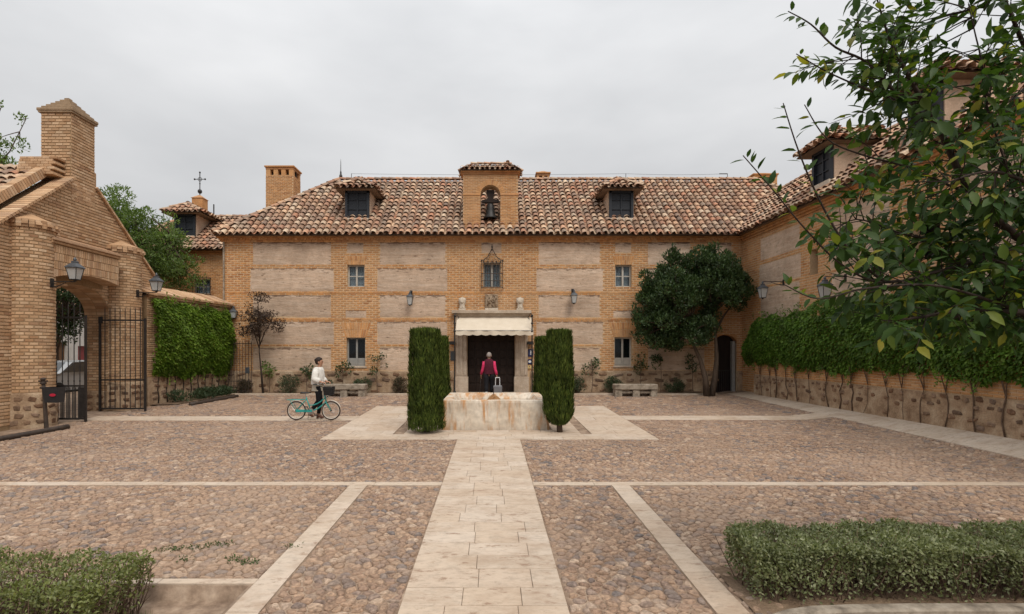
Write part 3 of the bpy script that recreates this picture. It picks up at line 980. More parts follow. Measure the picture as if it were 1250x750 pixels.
# doorway behind the tree
m = MB(); m.box(ARCH[0], ARCH[1], FY + .25, FY + .32, .4, ARCH[3]); o = m.build('side_door', MT['wood_dark'], manor)
m = MB(); m.box(ARCH[1] - .2, ARCH[1] - .08, FY - .06, FY + .1, .4, ARCH[3] - .25); m.build('door_jamb', MT['frame_grey'], manor)
m = MB()
for k in range(8): x = ARCH[0] + .06 + k * .085; m.tube([(x, FY + .06, .5), (x, FY + .06, 1.45)], .01, 6)
m.box(ARCH[0], ARCH[1] - .22, FY + .05, FY + .07, .55, .575); m.box(ARCH[0], ARCH[1] - .22, FY + .05, FY + .07, 1.4, 1.43)
m.build('low_grille', MT['iron'], manor)
m = MB(); r = (ARCH[1] - ARCH[0]) / 2; c = (ARCH[0] + ARCH[1]) / 2
pl = [(ARCH[0] - .002, ARCH[3] + .002)] + [(c - r * math.cos(math.pi * k / 14), ARCH[3] - r * .75 + r * .75 * math.sin(math.pi * k / 14)) for k in range(15)] + [(ARCH[1] + .002, ARCH[3] + .002)]
m.prism(pl, lambda x, z: (x, FY - .006, z), lambda x, z: (x, FY + .3, z)); m.build('arch_head', MT['brick'], manor)

# ---- portal
dx0, dx1, dz1 = DOOR[0], DOOR[1], DOOR[3]
for s, (a, b) in ((-1, (FX(556.5), dx0 - .004)), (1, (dx1 + .004, FX(644)))):
    m = MB()
    m.bbox(a - .04, b + .04, FY - .2, FY + .3, .45, FZ(460), .015)
    m.bbox(a, b, FY - .12, FY + .3, FZ(460), FZ(396), .01)
    m.bbox(a - .03, b + .03, FY - .15, FY + .3, FZ(397), FZ(393.5), .01)
    pil = m.build('pilaster', MT['pale_stone'], manor)
    for k in range(3):
        x = a + (b - a) * (k + .5) / 3
        m = MB(); m.bbox(x - .05, x + .05, FY - .145, FY - .117, FZ(458), FZ(399), .015); m.build('flute', MT['pale_stone'], pil)
m = MB()
m.bbox(FX(555), FX(645), FY - .14, FY + .3, FZ(393.4), FZ(386), .01)
m.bbox(FX(554), FX(646), FY - .2, FY + .2, FZ(386), FZ(383.5), .01)
m.bbox(FX(552), FX(648), FY - .32, FY + .1, FZ(383.4), FZ(379.5), .015)
m.build('entablature', MT['pale_stone'], manor)
# dark double door with square panels
m = MB(); m.box(dx0, dx1, FY + .22, FY + .28, .42, dz1); door = m.build('door', MT['wood_dark'], manor)
for leaf in range(2):
    for i in range(3):
        for j in range(7):
            w = (dx1 - dx0) / 6
            x = dx0 + (leaf * 3 + i) * w; z = .55 + j * .34
            if z + .3 > dz1: continue
            m = MB(); m.bbox(x + .03, x + w - .03, FY + .195, FY + .222, z + .03, z + .31, .015); m.build('door_panel', MT['wood_dark'], door)
m = MB()
m.bbox(FX(594), FX(608), FY - .14, FY + .02, FZ(379.4), FZ(377), .01)
EAVE_Y, EAVE_Z, RIDGE_Y, RIDGE_Z = 20.75, 6.74, 24.55, 10.04
EXL, EXR, RXL, RXR = -10.85, 15.9, -7.0, 12.1
Vv = Vector((0, RIDGE_Y - EAVE_Y, RIDGE_Z - EAVE_Z)); SL = Vv.length
tb, bb = MB(), MB()
tile_roof(tb, (0, EAVE_Y, EAVE_Z), (1, 0, 0), Vv, [(EXL, 0), (13.6, 0), (RXR + .4, SL), (RXL, SL)], bedmb=bb)
Vh = Vector((RXL - EXL, 0, RIDGE_Z - EAVE_Z)); SH = Vh.length
by = 2 * RIDGE_Y - EAVE_Y
tile_roof(tb, (EXL, 0, EAVE_Z), (0, 1, 0), Vh, [(EAVE_Y, 0), (by, 0), (RIDGE_Y + .02, SH), (RIDGE_Y - .02, SH)], bedmb=bb)
tile_roof(tb, (EXR, 0, EAVE_Z), (0, 1, 0), (RXR - EXR, 0, RIDGE_Z - EAVE_Z), [(EAVE_Y, 0), (by, 0), (RIDGE_Y + .02, SH), (RIDGE_Y - .02, SH)], bedmb=bb)
bb.add([(EXL, by, EAVE_Z), (EXR, by, EAVE_Z), (RXR, RIDGE_Y, RIDGE_Z - .03), (RXL, RIDGE_Y, RIDGE_Z - .03)], [(0, 1, 2, 3)])
bb.add([(EXL, EAVE_Y, EAVE_Z - .045), (EXR, EAVE_Y, EAVE_Z - .045), (EXR, by, EAVE_Z - .045), (EXL, by, EAVE_Z - .045)], [(0, 1, 2, 3)])
ridge_tiles(tb, (RXL, RIDGE_Y, RIDGE_Z + .03), (RXR, RIDGE_Y, RIDGE_Z + .03))
ridge_tiles(tb, (EXL, EAVE_Y, EAVE_Z + .05), (RXL, RIDGE_Y, RIDGE_Z + .05))
ridge_tiles(tb, (EXR, EAVE_Y, EAVE_Z + .05), (RXR, RIDGE_Y, RIDGE_Z + .05))
roof = bb.build('roof', MT['tile_bed'], manor, fix=False)
tb.build('roof_tiles', MT['tile'], roof, kind='stuff', fix=False)

# ---- dormers on the main roof
def roof_z(y): return EAVE_Z + (y - EAVE_Y) * (RIDGE_Z - EAVE_Z) / (RIDGE_Y - EAVE_Y)
def dormer(parent, Mtx, w, zb, zt, depth, rw, rise):
    """front at local y=0 facing -y, x across, z up from zb"""
    T = lambda x, y, z: Mtx @ Vector((x, y, z))
    h = w / 2
    m = MB()
    for s in (-1, 1):
        vs = [T(s * (h + .02), .06, zb - .4), T(s * (h + .02), depth, zb - .4), T(s * (h + .02), depth, zt), T(s * (h + .02), .06, zt),
              T(s * (h + .13), .06, zb - .4), T(s * (h + .13), depth, zb - .4), T(s * (h + .13), depth, zt), T(s * (h + .13), .06, zt)]
        m.add(vs, [(0, 1, 2, 3), (4, 5, 6, 7), (0, 3, 7, 4), (1, 2, 6, 5), (3, 2, 6, 7), (0, 1, 5, 4)])
    d = m.build('dormer', MT['plaster'], parent)
    m = MB()
    def bx(x0, x1, y0, y1, z0, z1):
        b = MB(); b.box(x0, x1, y0, y1, z0, z1)
        m.add([T(*v) for v in b.v], b.f)
    bx(-h - .1, -h, -.02, .06, zb, zt); bx(h, h + .1, -.02, .06, zb, zt); bx(-h - .1, h + .1, -.02, .06, zt - .07, zt + .06)
    bx(-h, h, .07, .1, zb, zt)
    m.build('shutter', MT['shutter'], d)
    m = MB()
    for k in (-.5, 0, .5): bx(k * w - .012 if k else -.02, k * w + .012 if k else .02, .03, .07, zb, zt - .07)
    for k in (.34, .68): bx(-h, h, .035, .07, zb + (zt - zb) * k - .014, zb + (zt - zb) * k + .014)
    m.build('shutter_bars', MT['shutter'], d)
    m = MB(); bx(-h - .08, h + .08, -.07, .1, zb - .14, zb - .005); m.build('dormer_sill', MT['white_stone'], d)
    # hipped cap
    t, b = MB(), MB()
    e = rw / 2
    ze, zr = zt + .06, zt + .06 + rise
    fr = -.32
    A = lambda v: (Mtx.to_3x3() @ Vector(v))
    run = .62
    for s in (-1, 1):
        V_ = Vector((-s * e, 0, rise)); L_ = V_.length
        tile_roof(t, T(s * e, 0, ze), A((0, 1, 0)), A(V_), [(fr, 0), (depth + .3, 0), (depth + .3, L_), (fr + run, L_)], pitch=.25, course=.28, bedmb=b)
    V_ = Vector((0, run, rise))
    tile_roof(t, T(0, fr, ze), A((1, 0, 0)), A(V_), [(-e, 0), (e, 0), (0.01, V_.length), (-.01, V_.length)], pitch=.25, course=.28, bedmb=b)
    ridge_tiles(t, T(0, fr + run - .05, zr + .03), T(0, depth + .3, zr + .03), .11)
    for s in (-1, 1): ridge_tiles(t, T(s * e, fr, ze + .04), T(0, fr + run, zr + .04), .1)
    b.add([T(-e, fr, ze - .05), T(e, fr, ze - .05), T(e, depth, ze - .05), T(-e, depth, ze - .05)], [(0, 1, 2, 3)])
    rf = b.build('dormer_roof', MT['tile_bed'], d, fix=False)
    t.v, t.f
    t.build('dormer_tiles', MT['tile'], d, kind='stuff', fix=False)
    return d
for pxc in (436, 758.5):
    yd = 21.6
    dormer(manor, Matrix.Translation((wx(pxc, yd), yd, 0)), .78, roof_z(yd) + .10, wz(233.5, yd), 1.7, 1.62, .46)

# ---- bell gable over the portal
byc = FY + .05
bx0, bx1 = wx(565.5, byc), wx(632, byc)
ox0, ox1 = wx(586.5, byc), wx(610.8, byc)
btop, bsp = wz(213, byc), wz(238, byc)
bbase = 6.9
bc, br = (ox0 + ox1) / 2, (ox1 - ox0) / 2
bz0 = wz(281, byc)
prof = [(bx0, bbase), (bx0, btop), (bx1, btop), (bx1, bbase), (ox1, bbase)] + [(bc + br * math.cos(math.pi * k / 12), bsp + br * math.sin(math.pi * k / 12)) for k in range(13)] + [(ox0, bbase)]
m = MB(); m.prism(prof, lambda x, z: (x, byc, z), lambda x, z: (x, byc + .62, z))
belfry = m.build('bell_gable', MT['mortar'], manor)
def b_ints(z):
    if z < bsp: return [(bx0, ox0), (ox1, bx1)]
    q = 1 - ((z - bsp) / (br + .2)) ** 2
    if q <= 0: return [(bx0, bx1)]
    return [(bx0, bc - (br + .2) * math.sqrt(q)), (bc + (br + .2) * math.sqrt(q), bx1)]
mb = MB()
bricks(mb, lambda u, z, d: (u, byc - d, z), bz0, btop, b_ints, L=.2, H=.062)
for s, xx in ((-1, bx0), (1, bx1)): bricks(mb, (lambda xx, s: lambda u, z, d: (xx + s * d, byc + u, z))(xx, s), bz0, btop, lambda z: [(0, .62)], L=.2, H=.062)
n = 19
for i in range(n):
    a0, a1 = math.pi * (i + .08) / n, math.pi * (i + .92) / n
    q = lambda a, r, d: (bc + r * math.cos(a), byc - d, bsp + r * math.sin(a))
    mb.add([q(a0, br, 0), q(a1, br, 0), q(a1, br + .2, 0), q(a0, br + .2, 0), q(a0, br, .012), q(a1, br, .012), q(a1, br + .2, .012), q(a0, br + .2, .012)],
           [(0, 1, 5, 4), (1, 2, 6, 5), (2, 3, 7, 6), (3, 0, 4, 7), (4, 5, 6, 7)])
mb.build('bell_gable_bricks', MT['brick'], belfry, kind='stuff', fix=False)
m = MB()
for a, b in ((bx0 - .03, ox0 + .0), (ox1, bx1 + .03)): m.bbox(a, b, byc - .03, byc + .3, bsp - .03, bsp + .03, .008)
m.bbox(bx0 - .05, bx1 + .05, byc - .06, byc + .68, btop, btop + .07, .01)
m.bbox(bx0 - .1, bx1 + .1, byc - .12, byc + .74, btop + .07, btop + .12, .01)
m.build('moulding', MT['brick'], belfry)
for a, b in ((bx0 - .05, ox0 + .05), (ox1 - .05, bx1 + .05)):
    m = MB(); m.bbox(a, b, byc - .16, byc + .1, bz0 - .14, bz0 - .005, .02); m.build('flashing', MT['grey_stone'], belfry)
t, b = MB(), MB()
ze = btop + .13; e0, e1 = bx0 - .14, bx1 + .14; yc = byc + .31; ry_ = .5; rise = .33
V_ = Vector((0, ry_, rise))
tile_roof(t, (0, yc - ry_, ze), (1, 0, 0), V_, [(e0, 0), (e1, 0), (e1 - .45, V_.length), (e0 + .45, V_.length)], pitch=.2, course=.25, bedmb=b, over=.02)
tile_roof(t, (0, yc + ry_, ze), (1, 0, 0), (0, -ry_, rise), [(e0, 0), (e1, 0), (e1 - .45, V_.length), (e0 + .45, V_.length)], pitch=.2, course=.25, bedmb=b, over=.02)
for xx, s in ((e0, 1), (e1, -1)):
    V2 = Vector((s * .45, 0, rise))
    tile_roof(t, (xx, 0, ze), (0, 1, 0), V2, [(yc - ry_, 0), (yc + ry_, 0), (yc + .01, V2.length), (yc - .01, V2.length)], pitch=.2, course=.25, bedmb=b, over=.02)
ridge_tiles(t, (e0 + .42, yc, ze + rise + .03), (e1 - .42, yc, ze + rise + .03), .09, .3)
b.build('gable_cap', MT['tile_bed'], belfry, fix=False)
t.build('gable_cap_tiles', MT['tile'], belfry, kind='stuff', fix=False)
# bell with its wooden yoke, hung in the opening
bell = thing('bell', 'dark bronze bell on a wooden yoke hanging in the arched bell gable', 'bell', (bc, byc + .3, wz(265, byc)))
zb0 = wz(265, byc)
m = MB(); m.lathe([(.01, .62), (.11, .60), (.15, .52), (.165, .34), (.20, .16), (.27, .05), (.29, 0), (.26, .0), (.18, .15), (.14, .5)], (bc, byc + .3, zb0), 18)
m.build('bell_body', M_plain('bell_bronze', (.035, .034, .034), .5, .5), bell, smooth=True)
m = MB()
zy = zb0 + .64
m.prism([(-.34, 0), (.34, 0), (.34, .1), (.14, .13), (.10, .2), (.17, .42), (.14, .5), (-.14, .5), (-.17, .42), (-.10, .2), (-.14, .13), (-.34, .1)], lambda x, z: (bc + x, byc + .22, zy + z), lambda x, z: (bc + x, byc + .38, zy + z))
m.build('yoke', MT['wood_dark'], bell)
m = MB(); m.tube([(ox0 - .02, byc + .3, zy + .05), (ox1 + .02, byc + .3, zy + .05)], .025, 8); m.build('axle', MT['iron'], bell)
m = MB(); m.tube([(bc, byc + .3, zb0 + .45), (bc, byc + .3, zb0 - .03)], .012, 6); m.ball((bc, byc + .3, zb0 - .03), .04, .04, .05); m.build('clapper', MT['iron'], bell)

# ---- chimneys
def chimney(parent, x, y, w, d, z0, z1, vents=3, name='chimney', cap='flat'):
    m = MB(); m.box(x - w / 2, x + w / 2, y - d / 2, y + d / 2, z0, z1 - .42)
    ch = m.build(name, MT['mortar'], parent)
    mb = MB()
    zt = z1 - .1
    for (f, ln) in ((lambda u, z, e: (x - w / 2 + u, y - d / 2 - e, z), w), (lambda u, z, e: (x - w / 2 - e, y - d / 2 + u, z), d), (lambda u, z, e: (x + w / 2 + e, y - d / 2 + u, z), d)):
        bricks(mb, f, z0, z1 - .42, lambda zz, ln=ln: [(0, ln)], L=.2, H=.066)
    n = vents + 1
    for k in range(n):
        bw = w * .16
        xx = x - w / 2 + (w - bw) * k / max(1, n - 1)
        for yy in (y - d / 2, y + d / 2 - .18): mb.box(xx, xx + bw, yy, yy + .18, z1 - .42, z1 - .16)
    mb.box(x - w / 2 - .012, x + w / 2 + .012, y - d / 2 - .012, y + d / 2 + .012, z1 - .16, z1 - .07)
    mb.build('chimney_bricks', MT['brick'], ch, kind='stuff', fix=False)
    m = MB(); m.box(x - w / 2 + .02, x + w / 2 - .02, y - .02, y + .02, z1 - .42, z1 - .16); m.build('flue', MT['room'], ch)
    m = MB(); m.bbox(x - w / 2 - .06, x + w / 2 + .06, y - d / 2 - .06, y + d / 2 + .06, z1 - .07, z1, .01)
    m.rings([[(x + sx * (w / 2), y + sy * (d / 2), z1) for sx, sy in ((-1, -1), (1, -1), (1, 1), (-1, 1))], [(x + sx * w * .1, y + sy * d * .1, z1 + .12) for sx, sy in ((-1, -1), (1, -1), (1, 1), (-1, 1))]])
    m.build('chimney_cap', MT['brick'], ch)
    return ch
chimney(roof, wx(346, 24.6), 24.6, 1.24, .9, 7.4, wz(203, 24.2))
chimney(roof, wx(662.5, 26), 26, .6, .5, 9.2, wz(212.5, 26), 2)
chimney(roof, wx(930, 25.6), 25.6, 1.1, .7, 8.8, wz(215, 25.6), 2)
# spike and wire on the ridge
m = MB()
sx = wx(416, RIDGE_Y)
m.lathe([(.06, 0), (.08, .1), (.04, .2), (.035, .3), (.018, .34), (.012, .75), (.002, .9)], (sx, RIDGE_Y, RIDGE_Z + .12), 8)
m.build('ridge_spike', MT['iron'], roof)
m = MB()
for px in (429, 764, 888):
    xx = wx(px, RIDGE_Y); m.tube([(xx, RIDGE_Y, RIDGE_Z), (xx, RIDGE_Y, RIDGE_Z + .34)], .014, 5)
for a, b in ((429, 764), (764, 888)):
    m.tube([(wx(a + (b - a) * k / 12, RIDGE_Y), RIDGE_Y, RIDGE_Z + .33 - .05 * math.sin(math.pi * k / 12)) for k in range(13)], .006, 4)
xx = wx(878, RIDGE_Y); m.box(xx, xx + .36, RIDGE_Y - .02, RIDGE_Y + .02, RIDGE_Z + .31, RIDGE_Z + .34)
m.build('lightning_wire', MT['iron'], roof)
m = MB(); m.tube([(HXL + .06, FY - .05, 6.5), (HXL + .06, FY - .05, 3.2)], .035, 8); m.build('downpipe', MT['grey_stone'], manor)
# ================================================================== RIGHT WING
WA, WB = Vector((9.93, FY, 0)), Vector((10.30, 3.0, 0))      # foot of the wing wall, far to near
wing = thing('wing_building', 'right hand brick wing with tiled roof and dormers behind the creeper wall', 'building', (10.2, 12, .4))
wd = (WB - WA).normalized(); wlen = (WB - WA).length
wn_ = Vector((-1, wd.x / wd.y if False else 0, 0))
wn_ = Vector((wd.y, -wd.x, 0)).normalized()
if wn_.x > 0: wn_ = -wn_
fW = lambda u, z, d: tuple(WA + wd * u + wn_ * d + Vector((0, 0, z)))
def wu(Y): return (Y - WA.y) / wd.y
NICHE = (wu(16.75), wu(16.35), 3.9, 5.6)
NICHE = (min(NICHE[:2]), max(NICHE[:2]), 4.55, 5.35)
WH = [NICHE, (wu(12.9), wu(12.0), 4.3, 5.4), (wu(9.0), wu(8.1), 4.3, 5.4)]
mb = MB()
pierced(mb, fW, 0, wlen, .3, 6.74, WH, .4)
back = [(14.0, FY), (14.0, 3.0)]
mb.quad((14, FY, .3), (14, 3, .3), (14, 3, 6.74), (14, FY, 6.74))
mb.quad((WB.x, 3, .3), (14, 3, .3), (14, 3, 6.74), (WB.x, 3, 6.74))
wwall = mb.build('wall', MT['mortar'], wing, fix=False)
m = MB(); m.box(10.75, 10.8, 3.3, FY - .5, .4, 6.7); m.build('inner_wall', MT['room'], wing)
WP = []
for (ya, yb) in ((19.7, 17.3), (15.7, 13.5), (11.4, 9.6), (7.6, 5.0)):
    for r, (z0, z1) in enumerate(((3.25, 4.45), (4.6, 5.35), (5.5, 6.3))):
        o_ = .08 if r % 2 else 0
        WP.append((wu(ya) - o_, wu(yb) + o_, z0, z1))
for a, b, c, d in WP:
    m = MB(); nx, nz_ = 14, 6
    g = []
    for j in range(nz_ + 1):
        for i in range(nx + 1):
            e = (i in (0, nx)) or (j in (0, nz_))
            g.append(fW(a + (b - a) * i / nx, c + (d - c) * j / nz_, .002 if e else .013 + random.uniform(-.003, .005)))
    m.add(g, [(j * (nx + 1) + i, j * (nx + 1) + i + 1, (j + 1) * (nx + 1) + i + 1, (j + 1) * (nx + 1) + i) for j in range(nz_) for i in range(nx)])
    m.build('earth_panel', MT['tapial'], wwall, fix=False, smooth=True)
def w_ints(z): return subtract((0, wlen), [(a, b) for a, b, c, d in WP if c < z < d] + [(a, b) for a, b, c, d in WH if c < z < d])
mb = MB(); bricks(mb, fW, .45, 6.5, w_ints, L=.255, H=.088, jx=.035, jz=.03)
mb.build('brickwork', MT['brick'], wwall, kind='stuff', fix=False)
for k, (z0, z1, d) in enumerate(((6.50, 6.57, .06), (6.575, 6.645, .12), (6.65, 6.74, .19))):
    m = MB(); u = .1
    while u < wlen:
        w = .24 if k != 1 else .12
        vs = [fW(u, z0, d), fW(u + w - .012, z0, d), fW(u + w - .012, z1, d), fW(u, z1, d), fW(u, z0, -.02), fW(u + w - .012, z0, -.02), fW(u + w - .012, z1, -.02), fW(u, z1, -.02)]
        m.add(vs, [(0, 1, 2, 3), (0, 4, 5, 1), (1, 5, 6, 2), (2, 6, 7, 3), (3, 7, 4, 0)]); u += w
    m.build('cornice_course', MT['brick'], wwall, kind='stuff', fix=False)
WEO = .34; WRUN, WRISE = 2.32, 2.02
t, b = MB(), MB()
Vw = -wn_ * WRUN + Vector((0, 0, WRISE)); LW = Vw.length
O_ = WA + wn_ * WEO + Vector((0, 0, 6.74))
tile_roof(t, O_, wd, Vw, [(-.4, 0), (wlen + .3, 0), (wlen + .3, LW), (-2.2, LW), (-2.2, LW * .9)], bedmb=b)
r0 = O_ + wd * -2.2 + Vw; r1 = O_ + wd * (wlen + .3) + Vw
ridge_tiles(t, r0 + Vector((0, 0, .03)), r1 + Vector((0, 0, .03)))
e0 = O_ + wd * -2.2 - wn_ * WRUN * 2; e1 = O_ + wd * (wlen + .3) - wn_ * WRUN * 2
b.add([r0, r1, e1, e0], [(0, 1, 2, 3)])
b.add([O_ + wd * (wlen + .3), r1, e1], [(0, 1, 2)])
u0_, u1_ = O_ + wd * .2 + Vector((0, 0, -.045)), O_ + wd * (wlen + .3) + Vector((0, 0, -.045))
b.add([u0_, u1_, u1_ - wn_ * .8, u0_ - wn_ * .8], [(0, 1, 2, 3)])
wroof = b.build('roof', MT['tile_bed'], wing, fix=False)
t.build('roof_tiles', MT['tile'], wroof, kind='stuff', fix=False)
for yd in (16.25, 12.5):
    p = WA + wd * wu(yd) - wn_ * .05
    # local +y of the dormer points into the roof (-wn_), local x along the wall
    ax = Vector((-wn_.y, wn_.x, 0)) * -1
    ay = -wn_
    ax = ay.cross(Vector((0, 0, 1)))
    Mx = Matrix(((ax.x, ay.x, 0, p.x), (ax.y, ay.y, 0, p.y), (0, 0, 1, 0), (0, 0, 0, 1)))
    dormer(wing, Mx, .72, 7.30, 8.30, 1.6, 1.6, .5)

# ================================================================== CREEPER WALL ON THE RIGHT
LWA, LWB = Vector((9.70, 19.6, 0)), Vector((9.95, 3.2, 0))
gw = thing('garden_wall', 'low brick and rubble wall along the right hand pavement below the dark creeper', 'wall', (9.8, 12, .5))
ld = (LWB - LWA).normalized(); llen = (LWB - LWA).length
ln_ = Vector((ld.y, -ld.x, 0)).normalized()
if ln_.x > 0: ln_ = -ln_
def lg(u): p = LWA + ld * u; return G(p.x, p.y)
fL = lambda u, z, d: tuple(LWA + ld * u + ln_ * d + Vector((0, 0, lg(u) + z)))
LH = 2.55
def wall_block(m, f, u0, u1, z0, z1, th, n=12):
    for i in range(n):
        a, b = u0 + (u1 - u0) * i / n, u0 + (u1 - u0) * (i + 1) / n
        m.quad(f(a, z0, 0), f(b, z0, 0), f(b, z1, 0), f(a, z1, 0))
        m.quad(f(a, z0, -th), f(b, z0, -th), f(b, z1, -th), f(a, z1, -th))
        m.quad(f(a, z1, 0), f(b, z1, 0), f(b, z1, -th), f(a, z1, -th))
    for u in (u0, u1): m.quad(f(u, z0, 0), f(u, z0, -th), f(u, z1, -th), f(u, z1, 0))
m = MB(); wall_block(m, fL, 0, llen, -.2, LH, .22)
lw = m.build('wall', MT['mortar'], gw, fix=False)
m = MB(); wall_block(m, lambda u, z, d: fL(u, z, d + .035), -.02, llen, -.15, .72, .03)
lp = m.build('plinth', MT['stone_mortar'], gw, fix=False)
ang = math.atan2(ld.y, ld.x)
rzw = math.atan2(-ln_.x, ln_.y) + math.pi
stone_rows(lp, lambda u, z, d: fL(u, z, .035), .1, llen - 5.5, .42, .72, 2, .15, .10, rzw, gap=.09, fill=.75)
stone_rows(lp, lambda u, z, d: fL(u, z, .035), .1, llen - 5.5, .02, .42, 3, .2, .11, rzw, gap=.25, fill=.45)
mb = MB(); bricks(mb, fL, .73, LH - .02, lambda z: [(0, llen)], L=.235, H=.066)
mb.build('brickwork', MT['brick'], lw, kind='stuff', fix=False)
m = MB(); wall_block(m, lambda u, z, d: fL(u, z, d + .05), -.05, llen, LH, LH + .09, .3); m.build('coping', MT['pale_stone'], gw, fix=False)

# ================================================================== GATEHOUSE ON THE LEFT
GX = -11.45
gate = thing('gatehouse', 'tall brick gateway with round piers, stepped gable and chimney like turret', 'gatehouse', (GX, 14.8, .3))
P1, P2, PR1, PR2 = (GX, 13.2), (GX, 16.45), .50, .54
gy0, gy1 = 13.66, 15.96
yc_, rr_ = (gy0 + gy1) / 2, (gy1 - gy0) / 2
spz, asc = 3.25, .66
gab = [(9.5, .1), (9.5, 3.25), (12.55, 5.30), (14.5, 6.85), (15.35, 6.85), (18.1, 4.62), (18.1, .1), (gy1, .1), (gy1, spz)]
gab += [(yc_ + rr_ * math.cos(math.pi * k / 14), spz + rr_ * asc * math.sin(math.pi * k / 14)) for k in range(1, 14)]
gab += [(gy0, spz), (gy0, .1)]
m = MB(); m.prism(gab, lambda y, z: (GX, y, z), lambda y, z: (GX - .75, y, z))
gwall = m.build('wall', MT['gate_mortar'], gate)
def rake(z):   # free stretch of the gable at height z
    a = 9.5 if z < 3.25 else (9.5 + (z - 3.25) / (5.30 - 3.25) * 3.05 if z < 5.3 else 12.55 + (z - 5.3) / 1.55 * 1.95)
    b = 18.1 if z < 4.62 else 18.1 - (z - 4.62) / 2.23 * 2.75
    return (a, b)
def g_ints(z):
    if z > 6.85: return []
    h = [(P1[1] - .49, P1[1] + .49), (P2[1] - .53, P2[1] + .53)] if z < 5.2 else []
    if 4.0 < z < 4.95: h.append((13.2, 15.7))
    if z < spz: h.append((gy0, gy1))
    else:
        q = 1 - ((z - spz) / (rr_ * asc)) ** 2
        if q > 0: h.append((yc_ - rr_ * math.sqrt(q), yc_ + rr_ * math.sqrt(q)))
    return subtract(rake(z), h)
mb = MB()
fG = lambda u, z, d: (GX + d, u, z)
bricks(mb, fG, .4, 6.85, g_ints, L=.25, H=.082)
# reveals of the passage
bricks(mb, lambda u, z, d: (GX - .75 + u, gy1 - d, z), .9, spz, lambda z: [(0, .75)], L=.25, H=.082)
bricks(mb, lambda u, z, d: (GX - .75 + u, gy0 + d, z), .9, spz, lambda z: [(0, .75)], L=.25, H=.082)
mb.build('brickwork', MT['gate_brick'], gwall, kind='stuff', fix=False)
# soffit voussoirs of the inner arch
mb = MB(); n = 26
for i in range(n):
    a0, a1 = math.pi * (i + .06) / n, math.pi * (i + .94) / n
    for (x0, x1) in ((GX - .74, GX - .39), (GX - .37, GX - .01)):
        q = lambda a, x, o: (x, yc_ + (rr_ - o) * math.cos(a), spz + (rr_ - o) * asc * math.sin(a))
        mb.add([q(a0, x0, 0), q(a1, x0, 0), q(a1, x1, 0), q(a0, x1, 0), q(a0, x0, .01), q(a1, x0, .01), q(a1, x1, .01), q(a0, x1, .01)],
               [(4, 5, 6, 7), (0, 1, 5, 4), (1, 2, 6, 5), (2, 3, 7, 6), (3, 0, 4, 7)])
mb.build('arch_bricks', MT['gate_brick'], gwall, kind='stuff', fix=False)
for (y0, y1) in ((gy0 - .2, gy0 + .03), (gy1 - .03, gy1 + .2)):
    m = MB(); m.bbox(GX - .78, GX - .02, y0, y1, .1, .98, .02)
    jp = m.build('jamb_plinth', MT['stone_mortar'], gate)
for z in (.45, .62, .82):
    for x in (GX - .6, GX - .25): stone(jp, (x, gy1 - .03, z), .26, .12, 0)
# round piers
PTZ = 5.16
for (c, r) in ((P1, PR1), (P2, PR2)):
    g0 = G(c[0], c[1])
    m = MB(); m.lathe([(r, g0 - .2), (r, PTZ)], (c[0], c[1], 0), 24, a0=-math.pi / 2, a1=math.pi / 2)
    pier = m.build('pier', MT['gate_mortar'], gate, fix=False, smooth=True)
    mb = MB()
    fc = (lambda c, r: lambda u, z, d: (c[0] + (r + d) * math.cos(u / r - math.pi / 2), c[1] + (r + d) * math.sin(u / r - math.pi / 2), z))(c, r)
    bricks(mb, fc, g0 + .84, PTZ, lambda z, r=r: [(0, math.pi * r)], L=math.pi * r / 9, H=.082)
    for k, (z, d, s) in enumerate(((PTZ, .05, .06), (PTZ + .065, .10, .06), (PTZ + .13, .05, .06))):
        n = 14
        for i in range(n):
            a, b_ = math.pi * r * (i + .05) / n, math.pi * r * (i + .95) / n
            dd = d if not (k == 1 and i % 2) else d - .05
            mb.add([fc(a, z, 0), fc(b_, z, 0), fc(b_, z + s, 0), fc(a, z + s, 0), fc(a, z, dd), fc(b_, z, dd), fc(b_, z + s, dd), fc(a, z + s, dd)],
                   [(0, 1, 5, 4), (1, 2, 6, 5), (2, 3, 7, 6), (3, 0, 4, 7), (4, 5, 6, 7)])
    mb.build('pier_bricks', MT['gate_brick'], pier, kind='stuff', fix=False)
    m = MB(); m.lathe([(r + .04, PTZ + .16), (r + .04, PTZ + .19), (.02, PTZ + .42)], (c[0], c[1], 0), 20, a0=-math.pi / 2, a1=math.pi / 2); m.build('pier_cap', MT['gate_brick'], pier, fix=False)
    m = MB(); m.lathe([(r + .05, g0 - .2), (r + .045, g0 + .78), (r + .02, g0 + .84), (r - .03, g0 + .84)], (c[0], c[1], 0), 24, a0=-math.pi / 2, a1=math.pi / 2)
    pp = m.build('pier_plinth', MT['stone_mortar'], gate, fix=False, smooth=True)
    for zz in range(4):
        a = -1.45 + random.uniform(0, .25)
        while a < 1.45:
            stone(pp, (c[0] + (r + .045) * math.cos(a), c[1] + (r + .045) * math.sin(a), g0 + .12 + zz * .19 + random.uniform(-.02, .02)), random.uniform(.14, .26), random.uniform(.1, .15), a + math.pi / 2, .6)
            a += random.uniform(.3, .6)
